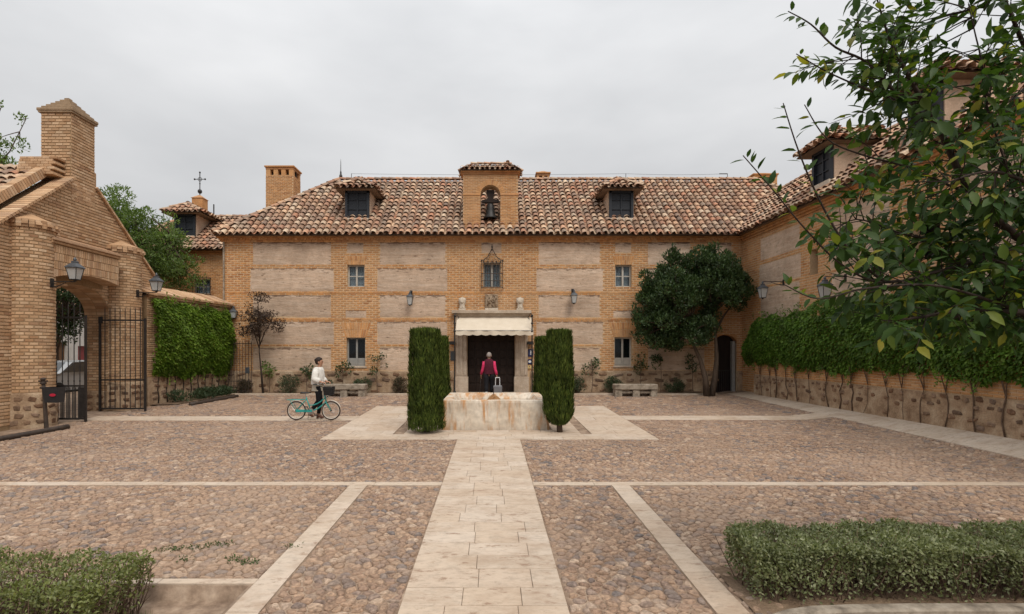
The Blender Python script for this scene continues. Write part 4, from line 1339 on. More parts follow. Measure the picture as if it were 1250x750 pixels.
# arched lintel between the piers
LX = -10.97
ly0, ly1 = 13.25, 15.66
lp_ = [(ly0, 4.88), (ly1, 4.88)] + [(ly1 - (ly1 - ly0) * k / 14, 4.0 + .22 * math.sin(math.pi * min(1, .12 + .88 * k / 14)) ** .8) for k in range(15)]
m = MB(); m.prism(lp_, lambda y, z: (LX, y, z), lambda y, z: (GX - .0, y, z))
lint = m.build('lintel', MT['gate_mortar'], gate)
mb = MB()
bricks(mb, lambda u, z, d: (LX + d, ly0 + (u - 0), z), 4.24, 4.86, lambda z: [(.1, ly1 - ly0)], L=.075, H=.21, jz=.014)
n = 32
for i in range(n):
    y0, y1 = ly0 + (ly1 - ly0) * (i + .06) / n, ly0 + (ly1 - ly0) * (i + .94) / n
    def arc(y): return 4.0 + .22 * math.sin(math.pi * min(1, .12 + .88 * (ly1 - y) / (ly1 - ly0))) ** .8
    mb.add([(LX, y0, arc(y0)), (LX, y1, arc(y1)), (LX, y1, 4.235), (LX, y0, 4.235), (LX + .009, y0, arc(y0)), (LX + .009, y1, arc(y1)), (LX + .009, y1, 4.235), (LX + .009, y0, 4.235)], [(0, 1, 5, 4), (1, 2, 6, 5), (2, 3, 7, 6), (3, 0, 4, 7), (4, 5, 6, 7)])
    for (x0, x1) in ((GX + .02, GX + .24), (GX + .26, LX - .01)):
        mb.add([(x0, y0, arc(y0)), (x0, y1, arc(y1)), (x1, y1, arc(y1)), (x1, y0, arc(y0)), (x0, y0, arc(y0) - .009), (x0, y1, arc(y1) - .009), (x1, y1, arc(y1) - .009), (x1, y0, arc(y0) - .009)], [(0, 1, 5, 4), (1, 2, 6, 5), (2, 3, 7, 6), (3, 0, 4, 7), (4, 5, 6, 7)])
mb.build('lintel_bricks', MT['gate_brick'], lint, kind='stuff', fix=False)
m = MB()
m.bbox(GX, LX + .05, ly0, ly1 + .03, 4.88, 4.945, .008); m.bbox(GX, LX + .09, ly0, ly1 + .06, 4.95, 5.01, .008)
m.prism([(GX, 5.02), (LX + .07, 5.02), (GX, 5.2)], lambda x, z: (x, ly0, z), lambda x, z: (x, ly1 + .05, z))
m.build('lintel_cornice', MT['gate_brick'], lint)
# turret
tx0, tx1, ty0, ty1 = GX - .82, GX, 14.5, 15.35
tz0, tz1 = 6.3, 8.66
m = MB(); m.box(tx0 + .012, tx1 + .004, ty0 + .004, ty1 - .004, tz0, tz1); tur = m.build('turret', MT['gate_mortar'], gate)
mb = MB()
bricks(mb, lambda u, z, d: (tx0 + u, ty0 + .004 - d, z), tz0, tz1, lambda z: [(0, .82)], L=.2, H=.082)
bricks(mb, lambda u, z, d: (tx1 + .004 + d, ty0 + u, z), tz0, tz1, lambda z: [(0, .85)], L=.2, H=.082, phase=1)
bricks(mb, lambda u, z, d: (tx0 + u, ty1 - .004 + d, z), tz0, tz1, lambda z: [(0, .82)], L=.2, H=.082)
bricks(mb, lambda u, z, d: (tx0 + .012 - d, ty0 + u, z), tz0, tz1, lambda z: [(0, .85)], L=.2, H=.082, phase=1)
mb.build('turret_bricks', MT['gate_brick'], tur, kind='stuff', fix=False)
cxm, cym = (tx0 + tx1) / 2, (ty0 + ty1) / 2
m = MB()
m.bbox(tx0 - .05, tx1 + .06, ty0 - .05, ty1 + .06, tz1, tz1 + .05, .01)
for k in range(7):     # stepped tile cap
    s0 = .49 * (1 - k / 7)
    m.bbox(cxm - s0, cxm + s0, cym - s0, cym + s0, tz1 + .05 + k * .075, tz1 + .05 + (k + 1) * .075 + .005, .012)
m.build('turret_cap', M_noise('tan_tile_cap', [(.24, .165, .10), (.36, .255, .165)], 6, .9), tur)
# copings along the rakes and the roof behind the gable
m = MB()
def rake_strip(m, y0, z0, y1, z1, x0, x1, th, step=.12):
    L_ = math.hypot(y1 - y0, z1 - z0); n = int(L_ / step)
    for i in range(n):
        a, b_ = i / n, (i + .84) / n
        pa, pb = (y0 + (y1 - y0) * a, z0 + (z1 - z0) * a), (y0 + (y1 - y0) * b_, z0 + (z1 - z0) * b_)
        nyz = (-(z1 - z0) / L_, (y1 - y0) / L_)
        if nyz[1] < 0: nyz = (-nyz[0], -nyz[1])
        q = [(pa[0], pa[1]), (pb[0], pb[1]), (pb[0] + nyz[0] * th, pb[1] + nyz[1] * th), (pa[0] + nyz[0] * th, pa[1] + nyz[1] * th)]
        m.prism(q, lambda y, z: (x1, y, z), lambda y, z: (x0, y, z))
rake_strip(m, 12.3, 5.13, 14.52, 6.88, GX - .3, GX + .14, .06)
rake_strip(m, 15.35, 6.87, 18.15, 4.60, GX - .8, GX + .08, .06)
rake_strip(m, 9.4, 3.22, 12.3, 5.13, GX - .3, GX + .14, .06)
m.build('rake_coping', MT['gate_brick'], gate, kind='stuff')
m = MB()
rake_strip(m, 9.2, 2.75, 14.45, 7.05, GX - .62, GX - .38, .22, .085)
m.build('verge_coping', MT['gate_brick'], gate, kind='stuff')
t, b = MB(), MB()
Vg = Vector((0, 14.6 - 9.2, 7.15 - 2.75)); LG = Vg.length
tile_roof(t, (0, 9.2, 2.82), (1, 0, 0), Vg, [(GX - 4.2, 0), (GX - .6, 0), (GX - .6, LG), (GX - 4.2, LG)], bedmb=b)
# only near the gable is there a roof: end walls on the street side carry it
gr_ = b.build('gate_roof', MT['tile_bed'], gate, fix=False)
t.build('gate_roof_tiles', MT['tile'], gr_, kind='stuff', fix=False)
m = MB()
m.prism([(9.3, .1), (9.3, 2.8), (13.2, 5.9), (13.2, .1)], lambda y, z: (GX - .76, y, z), lambda y, z: (GX - 4.1, y, z))
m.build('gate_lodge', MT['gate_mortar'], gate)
# stepped block left of the turret
m = MB()
for k in range(7):
    for q in range(5):
        xa = GX - 1.12 + q * .2 - (.1 if k % 2 else 0)
        m.bbox(max(GX - 1.12, xa), min(GX - .12, xa + .188), 14.05 + .022 * k, 14.48, 6.85 + k * .075, 6.85 + (k + 1) * .075 - .012, .006)
m.build('step_block', MT['gate_brick'], gate, kind='stuff')
m = MB(); m.bbox(GX - .6, GX - .05, ty1 + .002, ty1 + .16, 6.7, 7.35, .02); m.build('turret_shoulder', MT['gate_brick'], gate)

# ================================================================== LEFT CREEPER WALL
CWA, CWB = Vector((-11.0, 17.0, 0)), Vector((-10.38, 20.9, 0))
cw = thing('garden_wall', 'tiled top brick wall between gatehouse and house below the bright creeper', 'wall', (-10.8, 19, .5))
cd = (CWB - CWA).normalized(); clen = (CWB - CWA).length
cn_ = Vector((cd.y, -cd.x, 0)).normalized()
fC = lambda u, z, d: tuple(CWA + cd * u + cn_ * d + Vector((0, 0, z)))
m = MB(); wall_block(m, fC, 0, clen, .2, 3.98, .4, 4); cwall = m.build('wall', MT['gate_mortar'], cw, fix=False)
mb = MB(); bricks(mb, fC, 1.35, 3.98, lambda z: [(0, clen)], L=.235, H=.07)
bricks(mb, lambda u, z, d: tuple(CWB + cn_ * (-.4 + u) + cd * d + Vector((0, 0, z))), 1.35, 3.98, lambda z: [(0, .4)], L=.235, H=.07)
mb.build('brickwork', MT['gate_brick'], cwall, kind='stuff', fix=False)
m = MB(); wall_block(m, lambda u, z, d: fC(u, z, d + .04), 0, clen, .25, 1.35, .05, 4); cpl = m.build('plinth', MT['stone_mortar'], cw, fix=False)
stone_rows(cpl, lambda u, z, d: fC(u, z, .04), .1, clen, .55, 1.33, 4, .2, .14, math.atan2(cd.y, cd.x), gap=.1, fill=.9)
# coping: pitched tiles
m = MB(); prof = [(-.72, 4.28), (.16, 3.98), (.16, 4.05), (-.72, 4.38)]
def cop(m, f, u0, u1, n, prof):
    for i in range(n):
        a, b_ = u0 + (u1 - u0) * i / n, u0 + (u1 - u0) * (i + .965) / n
        h = random.uniform(-.01, .01)
        m.add([f(a, z + h, d) for d, z in prof] + [f(b_, z + h, d) for d, z in prof], [(0, 1, 2, 3), (7, 6, 5, 4), (0, 4, 5, 1), (1, 5, 6, 2), (2, 6, 7, 3), (3, 7, 4, 0)])
cop(m, fC, -.1, clen + .2, 22, prof)
m.build('tiled_coping', MT['gate_brick'], cw, kind='stuff')
m = MB(); wall_block(m, lambda u, z, d: fC(u, z, d + .08), 0, clen + .1, 3.9, 3.985, .1, 4); m.build('coping_course', MT['gate_brick'], cw, fix=False)

# ================================================================== BUILDING WITH THE CROSS
sb = thing('rear_house', 'smaller tiled brick house with dormer and iron cross behind the left creeper wall', 'building', (-13.5, 26, .5))
sy, sz, sry, srz = 24.5, 6.9, 27.4, 9.05
m = MB()
WS = (wx(237, 24.9), wx(257, 24.9), wz(359, 24.9), wz(341, 24.9))
pierced(m, lambda u, z, d: (u, 24.9 - d, z), -17.5, HXL + .0, .3, 6.9, [WS], .3)
m.quad((-17.5, 24.9, .3), (-17.5, 31, .3), (-17.5, 31, 6.9), (-17.5, 24.9, 6.9))
m.quad((-17.5, 31, .3), (-8, 31, .3), (-8, 31, 6.9), (-17.5, 31, 6.9))
sw = m.build('wall', MT['mortar'], sb, fix=False)
m = MB(); m.box(-17, -10.8, 25.6, 25.7, .4, 6.8); m.build('inner_wall', MT['room'], sb)
mb = MB(); bricks(mb, lambda u, z, d: (u, 24.9 - d, z), 2.0, 6.75, lambda z: subtract((-17.5, HXL - .02), [(WS[0], WS[1])] if WS[2] < z < WS[3] else []), L=.22, H=.07)
for z0, d in ((6.72, .06), (6.8, .13)): mb.box(-17.6, HXL - .02, 24.9 - d, 24.95, z0, z0 + .07)
mb.build('brickwork', MT['brick'], sw, kind='stuff', fix=False)
window(sb, *WS, 25.0, MT['frame_grey'], transom=True)
m = MB()
for k in range(6): xx = WS[0] - .03 + (WS[1] - WS[0] + .06) * k / 5; m.tube([(xx, 24.8, WS[2] - .08), (xx, 24.8, WS[3] + .08)], .012, 5)
for zz in (WS[2] - .04, (WS[2] + WS[3]) / 2, WS[3] + .04):
    m.box(WS[0] - .06, WS[1] + .06, 24.79, 24.81, zz - .012, zz + .012)
    for xx in (WS[0] - .03, WS[1] + .03): m.box(xx - .012, xx + .012, 24.8, 24.93, zz - .01, zz + .01)
m.build('window_grille', MT['rust_iron'], sb)
t, b = MB(), MB()
Vs = Vector((0, sry - sy, srz - sz)); LS = Vs.length
tile_roof(t, (0, sy, sz), (1, 0, 0), Vs, [(-17.8, 0), (-10.0, 0), (-10.0, LS), (-15.6, LS)], bedmb=b)
tile_roof(t, (-17.8, 0, sz), (0, 1, 0), (2.2, 0, srz - sz), [(sy, 0), (30.3, 0), (sry + .02, math.hypot(2.2, srz - sz)), (sry, math.hypot(2.2, srz - sz))], bedmb=b)
b.add([(-17.8, 30.3, sz), (-8, 30.3, sz), (-8, sry, srz), (-15.6, sry, srz)], [(0, 1, 2, 3)])
ridge_tiles(t, (-15.6, sry, srz + .03), (-10, sry, srz + .03))
ridge_tiles(t, (-17.8, sy, sz + .05), (-15.6, sry, srz + .05))
sroof = b.build('roof', MT['tile_bed'], sb, fix=False)
t.build('roof_tiles', MT['tile'], sroof, kind='stuff', fix=False)
ydr = 25.35
dormer(sb, Matrix.Translation((wx(225.5, ydr), ydr, 0)), .8, wz(288, ydr), wz(262, ydr), 1.9, 1.9, .5)
m = MB(); xc, yq = wx(244, 27.4), 27.4
zq = wz(252, yq)
m.bbox(xc - .27, xc + .27, yq - .27, yq + .27, 8.4, zq + .36, .01)
m.rings([[(xc + sx * .31, yq + sy_ * .31, zq + .36) for sx, sy_ in ((-1, -1), (1, -1), (1, 1), (-1, 1))], [(xc + sx * .05, yq + sy_ * .05, zq + .56) for sx, sy_ in ((-1, -1), (1, -1), (1, 1), (-1, 1))]])
m.build('pedestal', MT['brick'], sb)
m = MB(); z0 = zq + .54
m.tube([(xc, yq, z0), (xc, yq, z0 + 1.2)], .022, 6)
m.ball((xc, yq, z0 + .22), .11, .11, .12, 10, 6)
for k in range(8):
    a = math.pi * 2 * k / 8; b_ = math.pi * 2 * (k + 1) / 8
    m.tube([(xc + .1 * math.cos(a), yq, z0 + .85 + .1 * math.sin(a)), (xc + .1 * math.cos(b_), yq, z0 + .85 + .1 * math.sin(b_))], .014, 5)
m.tube([(xc - .26, yq, z0 + .85), (xc + .26, yq, z0 + .85)], .018, 6)
for dx, dz in ((-.27, .85), (.27, .85), (0, 1.2)): m.ball((xc + dx, yq, z0 + dz), .05, .04, .05, 8, 5)
m.ball((xc, yq, z0 + .62), .04, .04, .03, 8, 5)
m.build('iron_cross', MT['iron'], sb)
m = MB(); xx = wx(261, 27.4); m.tube([(xx, 27.4, 8.9), (xx, 27.4, 9.75)], .03, 6); m.build('vent_pipe', MT['iron'], sb)
# ================================================================== STONE AND IRON THINGS
# ---- fountain
fo = thing('fountain', 'square stone fountain basin with rust coloured stains between four clipped cypresses', 'fountain', ((FTX0 + FTX1) / 2, (FTY0 + FTY1) / 2, G(0, FTY0)))
fz0, fz1 = G(0, FTY0) - .05, 1.006
def rrect(x0, x1, y0, y1, c):
    return [(x0 + c, y0), (x1 - c, y0), (x1, y0 + c), (x1, y1 - c), (x1 - c, y1), (x0 + c, y1), (x0, y1 - c), (x0, y0 + c)]
fl = .03
ro = [(0.0, fz0, .05), (0.0, fz0 + .04, .05), (-fl * .6, fz1 - .06, .06), (-fl, fz1 - .012, .06), (-fl - .014, fz1, .07), (-fl - .2, fz1, .1), (-fl - .3, fz1 - .13, .08), (-.36, fz1 - .2, .05), (-.36, fz0 + .25, .05)]
rings_ = []
for ins, z, c in ro: rings_.append([(x, y, z) for x, y in rrect(FTX0 - ins if False else FTX0 + abs(ins), FTX1 - abs(ins), FTY0 + abs(ins), FTY1 - abs(ins), c)])
m = MB(); m.rings(rings_, True); m.build('basin', MT['fountain'], fo)
MT['water'] = None
mw, nt, b_ = new_mat('basin_water')
b_.inputs['Base Color'].default_value = (.10, .085, .055, 1); b_.inputs['Roughness'].default_value = .06; b_.inputs['Specular IOR Level'].default_value = .6
bump(nt, b_, noise(nt, coords(nt), 9, 2), .08, .01)
m = MB(); m.box(FTX0 + .361, FTX1 - .361, FTY0 + .361, FTY1 - .361, fz0 + .2, fz1 - .24); m.build('water', mw, fo)
m = MB(); cxf, cyf = (FTX0 + FTX1) / 2 - .03, (FTY0 + FTY1) / 2
m.lathe([(.16, fz1 - .45), (.19, fz1 - .2), (.17, fz1 - .08), (.11, fz1 - .01), (.05, fz1 + .03), (.03, fz1 + .05)], (cxf, cyf, 0), 12)
for v in range(len(m.v)):
    p = m.v[v]; m.v[v] = (p[0] + random.uniform(-.015, .015), p[1] + random.uniform(-.015, .015), p[2])
m.build('spout_block', M_noise('rusty_limescale', [(.12, .06, .025), (.30, .15, .06), (.42, .27, .14)], 8, .8, bst=.8), fo)
m = MB(); m.tube([(cxf, cyf, fz1 + .0), (cxf, cyf, fz1 + .2)], .012, 6); m.build('nozzle', MT['rust_iron'], fo)

# ---- benches
def bench(x0, x1, y, label):
    g0 = G((x0 + x1) / 2, y)
    t = thing('stone_bench', label, 'bench', ((x0 + x1) / 2, y, g0), 'stone benches along the facade')
    m = MB(); m.bbox(x0, x1, y, y + .5, g0 + .26, g0 + .46, .02); m.build('seat', MT['grey_stone'], t)
    for c in (x0 + .14, (x0 + x1) / 2, x1 - .14):
        m = MB(); m.bbox(c - .13, c + .13, y + .04, y + .46, g0 - .03, g0 + .26, .02); m.build('leg', MT['grey_stone'], t)
    for k in range(2):
        a, b = x0 + .27 + k * (x1 - x0 - .28) / 2, x0 + (k + 1) * (x1 - x0) / 2 - .14
        m = MB(); m.bbox(a - .003, b + .006 - .0, y + .09, y + .42, g0 + .12, g0 + .21, .01); m.build('stretcher', MT['grey_stone'], t)
bench(wx(394, 19.9), wx(446.5, 19.9), 19.75, 'weathered stone bench by the facade behind the woman with the bicycle')
bench(wx(750, 19.9), wx(802, 19.9), 19.75, 'weathered stone bench by the facade beside the large evergreen tree')

# ---- portal figures and crest
def lion(px, label):
    x = FX(px); zb = FZ(379.5)
    t = thing('stone_figure', label, 'sculpture', (x, FY - .12, zb), 'stone figures on the portal')
    m = MB(); m.bbox(x - .14, x + .14, FY - .26, FY + .02 - .03, zb, zb + .07, .01); m.build('base', MT['white_stone'], t)
    m = MB(); m.lathe([(.11, .06), (.13, .12), (.105, .2), (.12, .28), (.15, .36), (.14, .44), (.08, .5), (.01, .52)], (x, FY - .13, zb), 12)
    for v in range(len(m.v)):
        p = m.v[v]; q = .012; m.v[v] = (p[0] + random.uniform(-q, q), p[1] + random.uniform(-q, q), p[2])
    m.build('body', MT['white_stone'], t, smooth=True)
    m = MB(); m.ball((x, FY - .24, zb + .33), .065, .05, .07, 8, 6); m.build('muzzle', MT['white_stone'], t, smooth=True)
    for s in (-1, 1):
        m = MB(); m.ball((x + s * .11, FY - .13, zb + .45), .035, .03, .04, 6, 5); m.build('ear', MT['white_stone'], t, smooth=True)
        m = MB(); m.ball((x + s * .06, FY - .23, zb + .1), .04, .05, .04, 6, 5); m.build('paw', MT['white_stone'], t, smooth=True)
lion(564.5, 'pale stone seated lion on the portal cornice, on the bench and bicycle side')
lion(634.5, 'pale stone seated lion on the portal cornice, above the blue plaques')
t = thing('stone_crest', 'carved brown stone coat of arms standing on the middle of the portal cornice', 'crest', (FX(600), FY - .1, FZ(379.5)))
m = MB(); x = FX(600); zb = FZ(379.5)
m.bbox(x - .26, x + .26, FY - .2, FY - .02, zb, zb + .09, .01); m.build('base', MT['white_stone'], t)
m = MB(); m.bbox(x - .25, x + .25, FY - .12, FY - .02, zb + .09, zb + .64, .03); sl_ = m.build('slab', MT['crest_stone'], t)
m = MB()
for k in range(26):
    a, b = random.uniform(-.19, .19), random.uniform(.16, .6)
    m.ball((x + a, FY - .125, zb + b), random.uniform(.02, .055), .035, random.uniform(.03, .07), 7, 5)
m.tube([(x - .16, FY - .14, zb + .22), (x - .05, FY - .16, zb + .42), (x + .02, FY - .15, zb + .58)], [.03, .04, .025], 7)
m.tube([(x + .15, FY - .14, zb + .2), (x + .12, FY - .16, zb + .42), (x + .17, FY - .15, zb + .56)], [.03, .035, .03], 7)
m.build('relief', MT['crest_stone'], t, smooth=True)

# ---- awning on its two posts
aw = thing('awning', 'cream canvas awning with scalloped edge over the main doorway', 'awning', (FX(601), 20.4, .5))
ax0, ax1, ayf, ayb = wx(556, 20.1), wx(651, 20.1), 20.1, FY - .16
az_t, az_f = wz(388, ayb), wz(403.5, ayf)
m = MB(); nx = 24; rows = []
for j in range(7):
    t_ = j / 6
    rows.append([(ax0 + (ax1 - ax0) * i / nx, ayb + (ayf - ayb) * t_, az_t + (az_f - az_t) * t_ - .035 * math.sin(math.pi * t_) + .006 * math.sin(i * 1.7 + j)) for i in range(nx + 1)])
m.rings(rows, False, closed=False)
# closed cheeks
can = m.build('canopy', MT['fabric'], aw, smooth=True, fix=False)
m = MB(); n = 72
top = [(ax0 + (ax1 - ax0) * i / n, ayf - .006 + .012 * math.sin(i * .5), az_f) for i in range(n + 1)]
bot = [(p[0], p[1] - .02 * math.sin(i * .37), az_f - .16 - .035 * abs(math.sin(math.pi * i / 8))) for i, p in enumerate(top)]
m.rings([top, bot], False, closed=False); m.build('valance', MT['fabric'], aw, smooth=True, fix=False)
m = MB(); m.tube([(ax0, ayf, az_f), (ax1, ayf, az_f)], .02, 8); m.build('front_rail', MT['frame_white'], aw)
for x in (wx(555, 20.1), wx(649.5, 20.1)):
    g0 = G(x, 20.1)
    m = MB(); m.tube([(x, 20.1, g0 + .05), (x, 20.1, wz(385, 20.1))], .026, 8)
    for zz in (wz(395, 20.1), wz(404.5, 20.1), wz(385.5, 20.1)): m.ball((x, 20.1, zz), .05, .05, .045, 8, 6)
    m.lathe([(.07, g0 + .0), (.07, g0 + .1), (.03, g0 + .2)], (x, 20.1, 0), 8)
    m.tube([(x, 20.1, wz(386, 20.1)), (x, 20.5, wz(384, 20.1) + .05), (x, FY - .1, wz(384, 20.1) + .1)], .02, 6)
    s = 1 if x > 0 else -1
    m.tube([(x - s * .0, 20.1, wz(388, 20.1)), (x - s * .1, 20.1, wz(385, 20.1)), (x - s * .16, 20.1, wz(388, 20.1)), (x - s * .1, 20.1, wz(390, 20.1))], .015, 6)
    m.build('post', MT['iron'], aw)

# ---- small things beside the door
def plaque(name, px0, px1, py0, py1, mat, label, cat, d=.03):
    m = MB(); m.bbox(FX(px0), FX(px1), FY - .012 - d, FY - .01, FZ(py1), FZ(py0), .006)
    o = m.build(name, mat, None); return tag(o, label, cat)
blue = M_plain('blue_enamel', (.012, .02, .085), .35)
wht = M_plain('white_enamel', (.7, .7, .7), .4)
yel = M_plain('cream_yellow_enamel', (.62, .46, .20), .45)
def signboard(name, px0, px1, py0, py1, mat, label):
    t = thing(name, label, 'sign', (FX((px0 + px1) / 2), FY - .03, FZ(py1)))
    m = MB(); m.bbox(FX(px0), FX(px1), FY - .045, FY - .008, FZ(py1), FZ(py0), .006); m.build('plate', mat, t)
    return t
t = signboard('wall_sign', 644.6, 651, 426.5, 435.5, blue, 'dark blue plaque with a white upright letter beside the portal')
m = MB(); a, b = FX(647.0), FX(648.9); zc0, zc1 = FZ(433.5), FZ(428)
m.box(a, a + .022, FY - .05, FY - .044, zc0, zc1); m.box(b - .022, b, FY - .05, FY - .044, zc0, zc1); m.box(a + .022, b - .022, FY - .05, FY - .044, (zc0 + zc1) / 2 - .012, (zc0 + zc1) / 2 + .012)
m.build('letter', wht, t)
t = signboard('wall_sign', 644.2, 650, 438.6, 444.8, blue, 'dark blue plaque with a round white emblem below the lettered plaque')
m = MB(); m.prism([(FX(646.6) + .06 * math.cos(2 * math.pi * k / 14), FZ(441.7) + .05 * math.sin(2 * math.pi * k / 14)) for k in range(14)], lambda x, z: (x, FY - .05, z), lambda x, z: (x, FY - .044, z)); m.build('emblem', wht, t)
t = signboard('wall_sign', 644, 648.8, 446.4, 450.2, yel, 'small cream plaque with a dark notch mark under the round emblem')
m = MB(); m.prism([(FX(646.2), FZ(448.8)), (FX(646.9), FZ(446.9)), (FX(645.8), FZ(446.9))], lambda x, z: (x, FY - .05, z), lambda x, z: (x, FY - .044, z)); m.build('mark', blue, t)
plaque('wall_plaque', 549.8, 556.2, 429, 440.5, M_plain('slate_plaque', (.05, .055, .06), .4), 'dark slate plaque on the brick left of the portal pilaster', 'plaque')
for px, lab in ((552.5, 'black wall spotlight above the slate plaque'), (647, 'black wall spotlight above the blue plaques')):
    t = thing('spotlight', lab, 'spotlight', (FX(px), FY, FZ(419)), 'spotlights beside the portal')
    m = MB(); m.bbox(FX(px) - .12, FX(px) + .12, FY - .26, FY - .09, FZ(421), FZ(417), .015); m.build('housing', MT['iron'], t)
    m = MB(); m.box(FX(px) - .025, FX(px) + .025, FY - .1, FY + .01, FZ(420), FZ(418)); m.build('bracket', MT['iron'], t)

# ---- lanterns
def lantern(label, loc, rz, arm, mode, s=1.0, tall=1.0, group='wall lanterns round the courtyard'):
    """origin on the wall, arm along local +x; mode 'up' stands on the arm, 'down' hangs from it"""
    t = thing('wall_lantern', label, 'lantern', (0, 0, 0), group)
    m = MB()
    m.box(-.02, .02, -.05, .05, -.18 * s, .1 * s)
    m.tube([(0, 0, 0), (arm, 0, 0)], .014, 6)
    n = 14
    m.tube([(.02 + .10 * s + .10 * s * math.cos(a), 0, -.03 - .07 * s + .06 * s * math.sin(a)) for a in [1.2 + 5.2 * k / n for k in range(n)]], .009, 5)
    m.tube([(0, 0, -.16 * s), (arm * .3, 0, -.13 * s), (arm * .62, 0, -.02)], .01, 5)
    m.build('bracket', MT['iron'], t)
    wb, wt, h = .10 * s, .165 * s, .30 * s * tall
    z0 = .05 if mode == 'up' else -(.32 + .30 * tall) * s
    def P(x, y, z): return (arm + x, y, z)
    cor = ((-1, -1), (1, -1), (1, 1), (-1, 1))
    m = MB()
    for sx, sy in cor: m.tube([P(sx * wb, sy * wb, z0), P(sx * wt, sy * wt, z0 + h)], .011 * s, 5)
    for w, z in ((wb, z0), (wt, z0 + h)):
        for k in range(4):
            a, b = cor[k], cor[(k + 1) % 4]
            m.tube([P(a[0] * w, a[1] * w, z), P(b[0] * w, b[1] * w, z)], .013 * s, 5)
    m.tube([P(0, 0, z0 - .05), P(0, 0, z0 + .01)], [.03 * s, .06 * s], 8)
    if mode == 'down': m.tube([P(0, 0, z0 + h + .15 * s), P(0, 0, 0)], .012, 6)
    m.build('frame', MT['iron'], t)
    for k in range(4):
        a, b = cor[k], cor[(k + 1) % 4]
        m = MB(); q = .96
        m.quad(P(a[0] * wb * q, a[1] * wb * q, z0 + .005), P(b[0] * wb * q, b[1] * wb * q, z0 + .005), P(b[0] * wt * q, b[1] * wt * q, z0 + h - .005), P(a[0] * wt * q, a[1] * wt * q, z0 + h - .005))
        m.build('pane', MT['lamp_glass'], t, fix=False)
    m = MB()
    lv = ((wt * 1.18, z0 + h), (wt * 1.12, z0 + h + .025 * s), (wt * .62, z0 + h + .12 * s), (wt * .42, z0 + h + .15 * s), (wt * .42, z0 + h + .20 * s), (wt * .3, z0 + h + .22 * s))
    m.rings([[P(sx * w, sy * w, z) for sx, sy in cor] for w, z in lv])
    m.lathe([(.02 * s, z0 + h + .21 * s), (.055 * s, z0 + h + .26 * s), (.03 * s, z0 + h + .31 * s), (.005, z0 + h + .34 * s)], (arm, 0, 0), 8)
    m.build('lamp_roof', MT['lead'], t)
    m = MB(); m.lathe([(.015 * s, z0 + .02), (.03 * s, z0 + .1 * s), (.035 * s, z0 + .16 * s), (.005, z0 + .2 * s)], (arm, 0, 0), 8); m.build('bulb', wht, t)
    t.location = loc; t.rotation_euler = (0, 0, rz)
    return t
lantern('grey lantern standing on a scroll bracket of the gate pier with the litter box', (P1[0] + .505, 13.25, wz(344, 13.25)), 0, .58, 'up', .80, 1.2)
lantern('grey lantern standing on a scroll bracket of the gate pier next to the creeper', (P2[0] + .55, 16.4, wz(357.5, 16.45)), 0, .58, 'up', .80, 1.2)
lantern('small grey lantern on the end of the creeper wall beside the brown leaved tree', (-10.42, 20.9, wz(389, 20.5)), .2, .28, 'up', .7, 1.15)
lantern('glass wall lantern on the earth panel nearest the slim brown tree side of the portal', (FX(502), FY - .01, FZ(357)), -math.pi / 2, .32, 'down', .68, 1.5)
lantern('glass wall lantern on the earth panel between the portal and the evergreen tree', (FX(699), FY - .01, FZ(355)), -math.pi / 2, .32, 'down', .68, 1.5)
p = fW(wu(18.2), wz(344, 18.2), 0)
lantern('hanging lantern on a long wing wall arm next to the facade corner', p, math.pi, .72, 'down', .72, 1.5)
p = fW(wu(15.1), wz(338, 15.1), 0)
lantern('hanging lantern on the wing wall half hidden behind fruit tree leaves', p, math.pi, .6, 'down', .8, 1.5)

# ---- iron gate leaves, opened into the courtyard
def gate_leaf(y, x0, x1, label, panel):
    g0 = G(x0, y) + .06
    t = thing('iron_gate', label, 'gate', (x0, y, g0), 'leaves of the entrance gate')
    H_ = 3.05
    m = MB()
    for z in (g0, g0 + .85, g0 + 2.62): m.box(x0, x1, y - .018, y + .018, z, z + .045)
    m.box(x0 - .02, x0 + .025, y - .03, y + .03, g0 - .05, g0 + 2.7); m.box(x1 - .025, x1 + .02, y - .025, y + .025, g0 - .055, g0 + 2.7)
    m.build('frame', MT['iron'], t)
    n = 9
    for k in range(1, n):
        x = x0 + (x1 - x0) * k / n
        m = MB(); m.tube([(x, y, g0 + .02), (x, y, g0 + H_ - .1), (x, y, g0 + H_)], [.012, .012, .002], 6); m.ball((x, y, g0 + 1.0), .02, .02, .03, 6, 5)
        m.build('bar', MT['iron'], t)
    if panel:
        m = MB()
        for k in range(2 * n): x = x0 + (x1 - x0) * (k + .5) / (2 * n); m.tube([(x, y, g0 + .04), (x, y, g0 + .84)], .012, 6)
        m.box(x1 - .17, x1 - .03, y - .012, y + .012, g0 + .05, g0 + .84)
        m.build('lower_bars', MT['iron'], t)
    else:
        m = MB(); m.box(x0 - .02, x0 + .1, y - .04, y - .02, g0 + 2.55, g0 + 2.75); m.build('lock_plate', MT['iron'], t)
gate_leaf(13.78, -11.86, -10.50, 'black iron gate leaf with close set lower bars beside the litter box pier', True)
gate_leaf(15.80, -11.62, -10.27, 'black iron gate leaf standing open in front of the pier next to the creeper', False)
